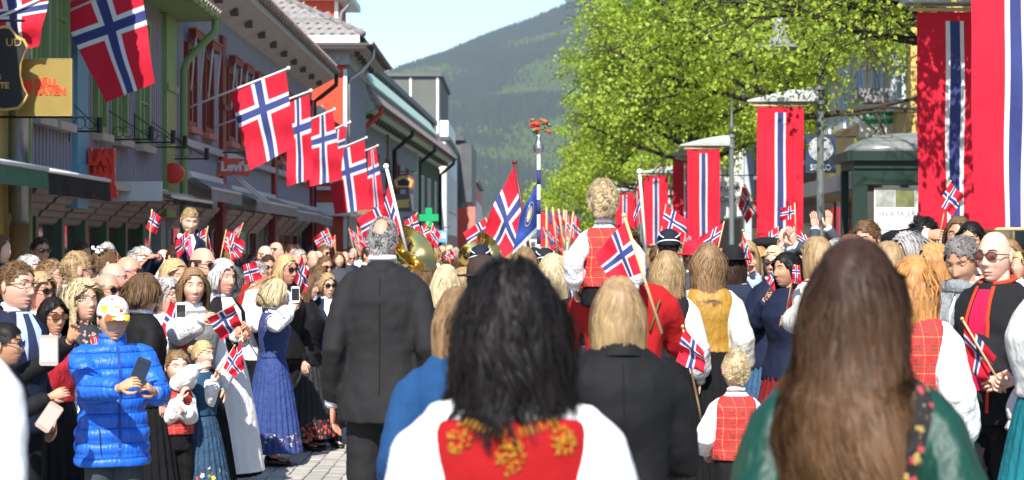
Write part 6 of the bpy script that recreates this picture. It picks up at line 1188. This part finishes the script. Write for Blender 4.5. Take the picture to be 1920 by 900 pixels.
I = person('hatman', 'person in dark brown felt hat just above the black-haired woman', 906, 482, 10.2, 180, 'm', hair=('short', 'brown'), tc=SBLK); hat(I, 'bowler', cloth('felt_brown', (.045, .028, .022)))
M_CAPN = cloth('band_cap_navy', (.014, .016, .028), .8, .2); M_BRAID = cloth('white_braid', (.78, .78, .76), .7, .1)
for k, (x, t_, Y, c) in enumerate([(901, 458, 16.5, 'left of the large carried flag'), (1002, 462, 19.5, 'under the bouquet pole'), (1022, 463, 18.5, 'right of the bouquet pole'), (1254, 428, 17.0, 'taller, in front of the banners')]):
    I = person('band%d' % k, 'marching bandsman in navy cap with white braid, ' + c, x, t_ + 4, Y, 180, 'm', hair=('crop', 'dark'), tc=cloth('band_uniform', (.02, .024, .045), .8, .3), lod=1, grp='marching band members'); hat(I, 'band', M_CAPN, M_BRAID)
# ------------------------------------------------------------------ right crowd
I = person('scarf_man', 'man with grey hair and grey scarf looking down at his phone', 1808, 440, 10.2, -38, 'm', hp=100, pitch=22, yaw=4, hair=('short', 'dgrey'), skin='tan', tc=SNAV, extra=('open',), L=('px', 1800, 645, -.35), Rr=('px', 1775, 640, -.38), curl=(.7, .7))
SCARF = cloth('scarf_grey', (.24, .25, .25), .95, .9, 18); g = G(); g.tube([(.088 * math.cos(t), -.01 + .088 * math.sin(t), 1.475 + .012 * math.sin(3 * t)) for t in np.linspace(0, 6.283, 20)], .04, 10); g.rings([[chest('m', x_ + .006 * math.sin(z * 40), z, .055) for x_ in np.linspace(-.09, .0, 7)] for z in np.linspace(1.46, 1.08, 12)], cap=False, closed=False); g.rings([[chest('m', x_ + .006 * math.sin(z * 37), z, .05) for x_ in np.linspace(.01, .09, 7)] for z in np.linspace(1.46, 1.12, 12)], cap=False, closed=False); g.obj('scarf', SCARF, I['root'], True)
phone(PT(1798, 622, 9.8), R(-50), R(-30), 'black phone in the hands of the man with the scarf', mat('phone_black', (.02, .02, .022), .3), (.072, .14))
I = person('bald_bunad', 'bald man in red sunglasses and black folk jacket with red edging, far right', 1868, 431, 9.4, -48, 'm', hp=104, yaw=8, hair=('none', 'dark'), gl='red', skin='light', top_='cardigan', tc=cloth('folk_jacket_black', (.014, .014, .015), .9, .4), Rr=('px', 1878, 712, -.32), L=('px', 1900, 712, -.3), Rd=(.3, -.8, -.1), Ld=(-.4, -.7, -.1), curl=(.9, .85))
REDT = cloth('red_edging', (.65, .05, .02), .8, .1); g = G(); g.tube([(.078 * math.cos(t), .008 + .078 * math.sin(t), 1.50 + .016 * math.sin(t)) for t in np.linspace(-1.2, 4.3, 16)], .012, 6); g.obj('collar_edging', REDT, I['root'], True)
for sd in (-1, 1): patch('m', [(sd * .035, 1.475), (sd * .05, 1.3), (sd * .045, .9)], [(sd * .052, 1.475), (sd * .068, 1.3), (sd * .06, .9)], .034, 12).obj('front_edging', REDT, I['root'], True)
patch('m', [(-.032, 1.46), (-.046, 1.3), (-.04, 1.0)], [(.032, 1.46), (.046, 1.3), (.04, 1.0)], .030, 10).obj('waistcoat', cloth('waistcoat_crimson', (.50, .01, .06), .7, .3), I['root'], True)
held_flag(I, 'R', 9.0, (1804, 598), [(1806, 600), (1868, 668), (1846, 722, .08), (1812, 690, .08)], 'flag pointed down to the left by the bald man in sunglasses', 1.2, .02, .006, .05)
I = person('dark_lady', 'dark-haired woman half hidden behind the bald man in sunglasses', 1838, 482, 10.4, -30, 'f', hair=('long', 'dark'), skin='light', top_='bunad', tc=(WHT, REDW), bot='skirt', bc=DKS)
for sd in (0, 1): TB('ribbon', REDT, I['root'], [(-.08 + .12 * sd, -.16, 1.1), (-.10 + .12 * sd, -.24, .7), (-.12 + .12 * sd, -.30, .45)], .012, 6)
I = person('edge_red', 'woman with ginger hair, white sleeve and teal skirt cut by the right edge', 1968, 440, 8.6, -70, 'f', hp=110, hair=('long', 'ginger'), gl='clear', skin='light', top_='bunad', tc=(WHT, cloth('vest_cream', (.7, .69, .64))), bot='skirt', bc=TEAL)
I = person('red_profile', 'red-haired woman with glasses in profile facing left', 1757, 454, 11.4, -85, 'f', hp=84, hair=('long', 'ginger'), hopt=dict(bot=-.24), gl='clear', skin='light', top_='shirt', tc=WHT, bot='trousers')
I = person('kiosk_man', 'man with short brown hair in front of the kiosk poster', 1629, 412, 14.6, -40, 'm', pitch=8, hair=('short', 'brown'), skin='pink', tc=SNAV)
I = person('shade_man', 'dark-haired person in sunglasses in front of the tree shaded banner', 1731, 407, 14.4, -10, 'm', hair=('short', 'black'), hopt=dict(L=.06, vol=.2), gl='sun', skin='tan', tc=SBLK, Rr=('px', 1735, 440, -.3))
held_flag(I, 'R', 14.0, (1782, 340), [(1782, 342), (1758, 382), (1786, 405), (1808, 368)], 'small flag on a stick against the tree shaded banner', .6, .02, .006, .05)
I = person('shade_w1', 'brown-haired woman in shadow right of the tree shaded banner', 1798, 404, 13.6, -20, 'f', hair=('long', 'brown'), skin='tan', top_='cardigan', tc=SNAV, bot='trousers')
I = person('shade_w2', 'dark-haired woman with sunglasses on her head, in shadow at right', 1822, 414, 13.0, -30, 'f', hair=('long', 'black'), gl='sun', skin='tan', top_='cardigan', tc=SBLK, bot='trousers')
I = person('bonnet', 'woman in grey bonnet before the kiosk', 1706, 436, 12.4, -60, 'f', hair=('bobs', 'grey'), hopt=dict(vol=.3), top_='cardigan', tc=SGRY, bot='skirt', bc=DKS)
I = person('crest_blond', 'woman with short blond hair below the kiosk man', 1668, 452, 12.0, -150, 'f', hair=('bob', 'dblond'), top_='cardigan', tc=SGRY, bot='trousers')
I = person('red_bodice', 'woman with blond bob, white sleeves and red bodice turned away', 1535, 443, 12.6, -140, 'f', hp=78, hair=('bob', 'dblond'), top_='bunad', tc=(cloth('sleeve_cream', (.62, .61, .54)), REDW), bot='skirt', bc=cloth('skirt_taupe', (.09, .075, .065), .9, .5), L=('px', 1480, 600, -.1), fat=1.05)
held_flag(I, 'L', 12.3, (1490, 498), [(1500, 497), (1487, 497), (1483, 530), (1502, 533)], 'small flag hanging at the elbow of the woman in the red bodice', .2, .012, .005, .05)
I = person('shades_navy', 'blond woman in sunglasses and navy jacket holding a flag', 1453, 460, 14.4, -22, 'f', hp=68, hair=('bob', 'pblond'), hopt=dict(bot=-.11), gl='sun', skin='pink', top_='cardigan', tc=SNAV, bot='skirt', bc=BLUS, extra=('collar',), Rr=('px', 1436, 562, -.25), L=('px', 1470, 565, -.3), curl=(.7, .7))
held_flag(I, 'R', 14.0, (1454, 494), [(1454, 495), (1437, 528), (1452, 545), (1462, 520)], 'flag in front of the blond woman in sunglasses and navy jacket', 1.5, .02, .006, .05)
I = person('red_skirt', 'woman in long dark red skirt behind the red bodice', 1478, 472, 13.4, -60, 'f', hair=('long', 'black'), skin='tan', top_='cardigan', tc=SNAV, bot='skirt', bc=REDS)
I = person('flag_smile', 'smiling woman holding a tall flag right of the gold vest', 1402, 450, 15.2, -25, 'f', hair=('long', 'dblond'), hopt=dict(bot=-.2), skin='pink', top_='bunad', tc=(LBL, cloth('vest_navy', (.02, .025, .05))), bot='skirt', bc=BLUS, Rr=('px', 1408, 512, -.3), curl=(.4, .8))
held_flag(I, 'R', 14.8, (1393, 432), [(1393, 434), (1410, 484), (1396, 515), (1388, 470)], 'tall stick flag held by the smiling woman right of the gold vest', .4, .02, .007, .05)
I = person('clapper', 'bald man with glasses and beard clapping in front of the lamp post banner', 1478, 424, 16.2, -40, 'm', hp=62, hair=('fringe', 'grey'), gl='clear', beard=1, skin='light', tc=SGRY, L=('px', 1492, 462, -.3), Rr=('px', 1478, 464, -.3), Ld=(0, -.5, .8), Rd=(.1, -.5, .8), curl=(.1, .1))
I = person('beret_man', 'man in black beret below the loudspeaker', 1438, 446, 16.6, -30, 'm', hair=('short', 'grey'), skin='pink', tc=SBLK); hat(I, 'beret', cloth('felt_black', (.012, .012, .013)))
I = person('raised_hands', 'spectator with both hands raised high above the crowd, left of the kiosk', 1540, 446, 18.5, -150, 'm', hair=('short', 'brown'), tc=SGRY, L=('px', 1528, 432, -.1), Rr=('px', 1553, 430, -.1), Ld=(.1, 0, 1), Rd=(-.1, 0, 1), Ln=(0, -1, 0), Rn=(0, -1, 0), curl=(.02, .02))
I = person('stripe_hat', 'person wearing a red flag coloured cap among the marchers', 1303, 452, 15.0, 175, 'm', hair=('short', 'lbrown'), tc=SGRY); hat(I, 'bowler', M_RED)
I = person('kn1', 'ginger woman facing the street beside the beret', 1424, 462, 15.8, -40, 'f', hair=('bob', 'ginger'), skin='pink', top_='cardigan', tc=SBLK, bot='trousers')
I = person('kn2', 'grey-haired man left of the blond woman before the kiosk', 1575, 446, 14.0, -70, 'm', hair=('short', 'grey'), skin='pink', tc=SNAV)
I = person('kn3', 'woman with auburn hair in front of the kiosk post', 1600, 438, 13.4, -110, 'f', hair=('long', 'brown'), top_='cardigan', tc=BLUJ, bot='trousers')
bake_all()
# ------------------------------------------------------------------ the packed crowd further down the street
FT = {}
def far_t(key, **kw): FT[key] = person('far_' + key, '', loc=(0, 60, 0), Zt=1.7, Y=60, lod=2, **kw)['root']
far_t('man', sx='m', hair=('short', 'brown'), hopt=dict(n=160, wd=.007)); far_t('bald', sx='m', hair=('fringe', 'grey'), hopt=dict(n=120, wd=.007)); far_t('wlong', sx='f', hair=('long', 'lbrown'), hopt=dict(n=200, wd=.012), top_='cardigan', tc=SBLK, bot='skirt', bc=DKS); far_t('wbob', sx='f', hair=('bob', 'blond'), hopt=dict(n=200, wd=.011), top_='blouse', tc=WHT, bot='trousers'); far_t('shades', sx='m', hair=('short', 'dark'), hopt=dict(n=160, wd=.007), gl='sun')
bake_all()
HN = {'black': 'black', 'dark': 'dark', 'brown': 'brown', 'lbrown': 'light brown', 'dblond': 'dark blond', 'blond': 'blond', 'pblond': 'pale blond', 'white': 'white', 'grey': 'grey', 'ginger': 'ginger'}
CLO = {'black': SBLK, 'navy': SNAV, 'grey': SGRY, 'white': WHT, 'blue': LBL, 'red': REDW}
used = set(); rf = random.Random(21)
def far(key, x, y, rz, h, hc, cc, where, grp):
    r = FT[key]
    if key in used: r = copy_tree(r)
    used.add(key); r.location = (x, y, 0); r.rotation_euler = (0, 0, R(rz)); s_ = h / (1.482 + .26 * (1.04 if key in ('man', 'bald', 'shades') else 1.0)); r.scale = (s_,) * 3
    sk = rf.choice(('fair', 'pink', 'light', 'red'))
    for ch in r.children:
        nm = ch.name.split('.')[0]; m = None
        if nm == 'hair': m = hairmat('hair_' + hc, HAIRC[hc])
        elif nm in ('jacket', 'blouse'): m = CLO[cc]
        elif nm == 'body': m = skinmat('skin_' + sk, SKIN[sk])
        if m: ch.material_slots[0].link = 'OBJECT'; ch.material_slots[0].material = m
    kind = {'man': 'man with short %s hair', 'bald': 'balding man with %s hair', 'wlong': 'woman with long %s hair', 'wbob': 'woman with %s bob', 'shades': 'man in sunglasses with %s hair'}[key] % HN[hc]
    tag(r, '%s in %s %s' % (kind, cc, where), 'person', grp); r['group'] = '%s, %s, %s' % (grp, kind, cc)
def pick(side):
    key = rf.choice(('man', 'man', 'bald', 'bald', 'wlong', 'wbob', 'shades', 'shades') if side != 1 else ('man', 'man', 'wlong', 'wlong', 'wbob', 'bald')); hc = rf.choice({'man': ('brown', 'dark', 'grey', 'dblond', 'lbrown'), 'bald': ('grey', 'lbrown', 'dark'), 'wlong': ('lbrown', 'dblond', 'blond', 'brown', 'ginger'), 'wbob': ('pblond', 'blond', 'grey', 'dblond'), 'shades': ('dark', 'brown', 'grey')}[key]); cc = rf.choice(('black', 'navy', 'grey', 'white', 'blue', 'red') if key != 'wlong' else ('black', 'navy', 'grey', 'red'))
    return key, hc, cc
spots = []
def scatter(n, fx, fy, mind, av=()):
    out = []
    for _ in range(n * 40):
        y = fy(); x = fx(y)
        if all((x - a) ** 2 + ((y - b) * .8) ** 2 > mind ** 2 for a, b in spots): spots.append((x, y)); out.append((x, y))
        if len(out) >= n: break
    return out
for x, y in scatter(80, lambda y: rf.uniform(-5.0, -2.0 + .012 * y), lambda: 17.6 + 40 * rf.random() ** 1.3, .55): far(pick(0)[0:1][0], x, y, rf.uniform(25, 100), rf.uniform(1.6, 1.84), *((lambda k: (k[1], k[2]))(pick(0))), 'in left crowd', 'left side crowd') if False else (lambda k: far(k[0], x, y, rf.uniform(5, 75), rf.uniform(1.6, 1.84), k[1], k[2], 'in left crowd', 'left side crowd'))(pick(0))
for x, y in scatter(64, lambda y: rf.uniform(-1.7, 2.3), lambda: 18.5 + 45 * rf.random() ** 1.2, .6): (lambda k: far(k[0], x, y, rf.uniform(160, 200), rf.uniform(1.58, 1.82), k[1], k[2], 'walking away mid-street', 'marchers down the street'))(pick(1))
for x, y in scatter(74, lambda y: rf.uniform(2.7, 6.4), lambda: 17.0 + 36 * rf.random() ** 1.3, .55): (lambda k: far(k[0], x, y, rf.uniform(-80, -5), rf.uniform(1.58, 1.82), k[1], k[2], 'in right crowd', 'right side crowd'))(pick(2))
for x, y in scatter(36, lambda y: rf.uniform(-3, 4.0), lambda: rf.uniform(62, 105), .9): (lambda k: far(k[0], x, y, rf.uniform(0, 360), rf.uniform(1.6, 1.85), k[1], k[2], 'far down the street', 'people at the far end'))(pick(3))
# ------------------------------------------------------------------ brass, carried flags and banners
M_BRS = mat('polished_brass', (.72, .50, .16), .16, .1, 6, metal=1)
def tuba(px, py, Y, tilt, az, lab, s=1.0):
    p = PT(px, py, Y); o = empty('tuba', tuple(p), 0, lab, 'tuba', 'brass instruments of the band', s=s); o.rotation_euler = (R(tilt), 0, R(az))
    g = G(); prof = [(-.55, .045), (-.3, .06), (-.12, .085), (-.04, .12), (.0, .17), (.025, .215), (.03, .222)]; g.tube([(0, 0, z) for z, _ in prof], [r for _, r in prof], 28, cap=False); pr2 = [(.03, .222), (.02, .212), (-.008, .165), (-.05, .112), (-.12, .078), (-.3, .05)]; g.tube([(0, 0, z) for z, _ in pr2], [r for _, r in pr2], 28, cap=False); g.tube([(.222 * math.cos(t), .222 * math.sin(t), .03) for t in np.linspace(0, 6.283, 33)], .006, 6); g.obj('bell', M_BRS, o, True)
    g = G(); g.tube([(0, 0, -.55), (.03, 0, -.68), (.14, 0, -.72), (.23, 0, -.62), (.24, 0, -.3), (.2, 0, -.2), (.13, 0, -.22), (.11, 0, -.5)], [.045, .045, .042, .038, .03, .026, .024, .02], 10); g.obj('tubing', M_BRS, o, True)
    for k in range(3): TB('valve', M_BRS, o, [(.10 + .045 * k, -.05, -.52), (.10 + .045 * k, -.05, -.28)], .019, 8)
tuba(772, 470, 13.4, 55, 50, 'large brass tuba bell right of the charcoal suit', .85); tuba(915, 468, 17.6, 60, 60, 'brass bell behind the navy band cap', .75); tuba(886, 478, 17.2, -60, 20, 'smaller brass instrument left of the navy band cap', .55)
STK = 'large flags carried in the procession'
flag('carried_flag', 'large flag on a dark slanting staff carried in the procession', 'flag', 22.0, [(962, 312), (990, 440), (928, 500), (888, 468)], ((1000, 520), (965, 304)), .018, mat('staff_dark', (.12, .03, .03), .4), .07, 1.5, .4, .0, STK, dY=(0, 0, -.25, .2), knob=.03)
flag('carried_flag', 'flag on white pole just right of the suited man', 'flag', 13.0, [(728, 345), (752, 428), (738, 470), (712, 425)], ((762, 470), (724, 312)), .011, M_WPAINT, .03, 1.5, 1, 0, STK, knob=.02)
flag('carried_flag', 'flag wrapped round a white pole right of the riding boy', 'flag', 17.5, [(1197, 345), (1203, 415), (1190, 432), (1186, 390)], ((1211, 470), (1199, 322)), .013, M_WPAINT, .04, 1.2, 2, 0, STK, knob=.028)
for k, (tx, ty, bx, by, q, Y, lab) in enumerate([(783, 398, 752, 450, [(780, 400), (757, 416), (766, 446), (794, 450)], 24, 'small flag left of the green cross'), (803, 416, 785, 460, [(801, 418), (775, 432), (790, 462), (812, 455)], 25, 'small flag overlapping the green cross'), (812, 418, 800, 460, [(811, 420), (803, 448), (818, 468), (826, 440)], 27, 'narrow flag right of the green cross'), (837, 466, 846, 500, [(838, 468), (832, 486), (848, 492), (852, 474)], 20, 'tiny flag above the pale blond walking woman'), (426, 444, 436, 500, [(427, 446), (424, 470), (440, 492), (456, 478)], 15.6, 'small flag raised behind the white-haired woman'), (285, 392, 280, 460, [(286, 394), (274, 428), (292, 440), (303, 408)], 16.5, 'small flag hanging below the black awning'), (1395, 345, 1430, 420, [(1392, 348), (1424, 385), (1400, 420), (1384, 388)], 60, 'flag drooping from a slanted pole between two banners'), (1490, 380, 1492, 440, [(1490, 384), (1491, 410), (1462, 414), (1464, 390)], 17.0, 'small flag in front of the lamp post banner'), (1475, 505, 1460, 560, [(1475, 506), (1468, 528), (1455, 512), (1462, 500)], 14.2, 'tiny flag behind the blond woman in sunglasses and navy')]):
    flag('hand_flag', lab, 'flag', Y, q, ((bx, by), (tx, ty)), .006 if Y < 40 else .03, None, .02, 1.6, k * 1.1, 0, 'small flags held by the crowd')
for k, (bx, tx, Y) in enumerate([(1045, 1036, 30), (1058, 1047, 33), (1060, 1062, 36), (1066, 1075, 34)]):
    flag('carried_flag', ['leftmost pale pole flag in the distant flag party', 'second pale pole flag in the distant flag party', 'third pale pole flag in the distant flag party', 'rightmost leaning pole flag in the distant flag party'][k], 'flag', Y, [(tx, 398), (tx + (bx - tx) * .8, 440), (tx + 14, 458), (tx + 12, 415)], ((bx, 470), (tx, 388 + 3 * k)), .015, M_WOOD, .05, 1.5, k, 0, STK)
rz_ = random.Random(77)
for k in range(33):
    Y = 17 + 38 * rz_.random(); s_ = k % 3; x = rz_.uniform(-4.4, -2.2) if s_ == 0 else (rz_.uniform(2.9, 5.6) if s_ == 1 else rz_.uniform(-1.2, 1.8)); z = rz_.uniform(1.62, 1.85); a = rz_.uniform(-.5, .5); b = rz_.uniform(.1, .3)
    f = empty('hand_flag', (x, Y, z - .3), 0, 'small stick flag raised ' + ('in the left crowd', 'in the right crowd', 'among the marchers')[s_], 'flag', 'small stick flags ' + ('left', 'right', 'middle')[s_]); d = Vector((math.sin(a), rz_.uniform(-.2, .2), math.cos(a))); TB('pole', M_WOOD, f, [(0, 0, -.2), d * .62], .006, 5)
    A_ = d * .61; B_ = d * .40; fl = Vector((math.cos(a + b) * (1 if k % 2 else -1), 0, -.35 - b)) * .26; c = flag_cloth(A_, B_, B_ + fl, A_ + fl, .02, 1.6, k); c.obj('cloth', FLAGM, f, True)
# blue society banner with emblem and fringe
Yb = 21.0; bo = empty('society_banner', tuple(PT(1012, 330, Yb)), 0, 'dark blue society banner with round emblem and silver fringe', 'banner'); o_ = Vector(bo.location)
M_BBL = cloth('banner_blue', (.018, .05, .22), .6, .4, 8); A, B, Cc, D = [PT(x, y, Yb + d) - o_ for x, y, d in ((1012, 332, 0), (1012, 420, .1), (962, 470, -.2), (975, 405, .1))]
def bq(u, v, e=0): 
    p = A * (1 - u) * (1 - v) + D * u * (1 - v) + Cc * u * v + B * (1 - u) * v; return p + Vector((0, .04 * math.sin(7 * u + 3 * v) - e, 0))
g = G(); g.rings([[bq(u, v) for u in np.linspace(0, 1, 14)] for v in np.linspace(0, 1, 16)], cap=False, closed=False); g.obj('cloth', M_BBL, bo, True)
g = G(); g.rings([[bq(u, 1 + f + .01 * math.sin(u * 90)) for u in np.linspace(0, 1, 40)] for f in (0, .06, .12)], cap=False, closed=False); g.obj('fringe', mat('silver_fringe', (.5, .52, .5), .6, .3, 60), bo, True)
for rr0, rr1, m, e, nm in ((.24, .26, M_GOLD, .012, 'emblem_ring'), (.0, .17, M_AWG, .010, 'emblem_disc'), (.0, .10, M_GOLD, .016, 'emblem_figure')):
    g = G(); g.rings([[bq(.45 + r_ * .75 * math.cos(t), .48 + r_ * math.sin(t), e) for t in np.linspace(0, 6.283, 25)[:-1]] for r_ in (rr0 + .001, rr1)], cap=False); g.obj(nm, m, bo, True)
# tall pole with bouquet
Yq = 20.0; pb = PT(1010, 480, Yq); tp_ = PT(1010, 290, Yq); bqt = empty('bouquet_pole', (pb.x, Yq, 0.9), 0, 'tall white pole topped by a silver vase with red flowers', 'pole')
H_ = tp_.z - .9; TB('pole', M_WPAINT, bqt, [(0, 0, 0), (0, 0, H_)], .018, 10)
for k in range(6): TB('pole_band', M_BLU, bqt, [(0, 0, H_ - .15 - .3 * k), (0, 0, H_ - .3 - .3 * k)], .0195, 10)
g = G(); prof = [(0, .02), (.03, .045), (.08, .055), (.12, .035), (.17, .025), (.2, .035)]; g.tube([(0, 0, H_ + z) for z, _ in prof], [r for _, r in prof], 14); g.obj('vase', mat('silver', (.6, .6, .6), .2, .1, metal=.9), bqt, True)
rq = random.Random(2); gg = G(); gr = G()
for k in range(26): a = rq.uniform(0, 6.28); r_ = rq.uniform(0, .11); z = H_ + .26 + rq.uniform(-.04, .10); (gg if k % 2 else gr).ell((r_ * math.cos(a), r_ * math.sin(a), z), (.026, .026, .02), 7, 5)
gr.obj('red_flowers', mat('flower_red', (.6, .05, .03), .6, .2), bqt, True); gg.obj('leaves', mat('bouquet_leaf', (.12, .2, .05), .7, .3), bqt, True)
# red and blue abstract cloth on a frame
Yr = 40; p = PT(1034, 430, Yr); ac = empty('parade_cloth', (p.x, Yr, 0), 0, 'red cloth with dark blue leafy pattern on a frame behind the flags', 'banner'); g = G(); g.box(-.26, .26, 0, .02, 1.75, 2.45); g.obj('cloth', floral('cloth_red_blue', (.42, .015, .02), [(.03, .04, .16), (.05, .06, .2)], 7, .55, thr=.3), ac)
TB('post', M_WOOD, ac, [(-.1, -.02, 0), (-.1, -.02, 2.55)], .02); TB('post', M_WOOD, ac, [(.25, -.02, 0), (.25, -.02, 2.5)], .02)

_by = {}
for o in list(COL.objects):
    if o.get('group', '').startswith(('left side crowd', 'marchers down', 'right side crowd', 'people at the far', 'small stick flags')): _by.setdefault(o['label'], []).append(o)
for lb, os_ in _by.items():
    if len(os_) > 1:
        os_.sort(key=lambda q: q.location.y)
        for k, o in enumerate(os_): o['label'] = lb + ', ' + ('nearest', 'second nearest', 'third nearest', 'fourth nearest', 'fifth nearest', 'sixth nearest', 'seventh nearest', 'eighth nearest', 'ninth nearest', 'tenth nearest', 'eleventh nearest')[min(k, 10)] + ' such'
# ------------------------------------------------------------------ haze
g = G(); g.box(-9500, 9500, -650, 5900, -3, 900)
hz = g.obj('haze', [])
hm = bpy.data.materials.new('haze_air'); hm.use_nodes = True; t = hm.node_tree; t.nodes.remove(t.nodes['Principled BSDF'])
pv = t.nodes.new('ShaderNodeVolumePrincipled'); pv.inputs['Color'].default_value = (.80, .88, 1, 1); pv.inputs['Density'].default_value = 0.75e-4; pv.inputs['Anisotropy'].default_value = .1
t.links.new(pv.outputs[0], t.nodes['Material Output'].inputs['Volume']); hz.data.materials.append(hm); tag(hz, kind='stuff')
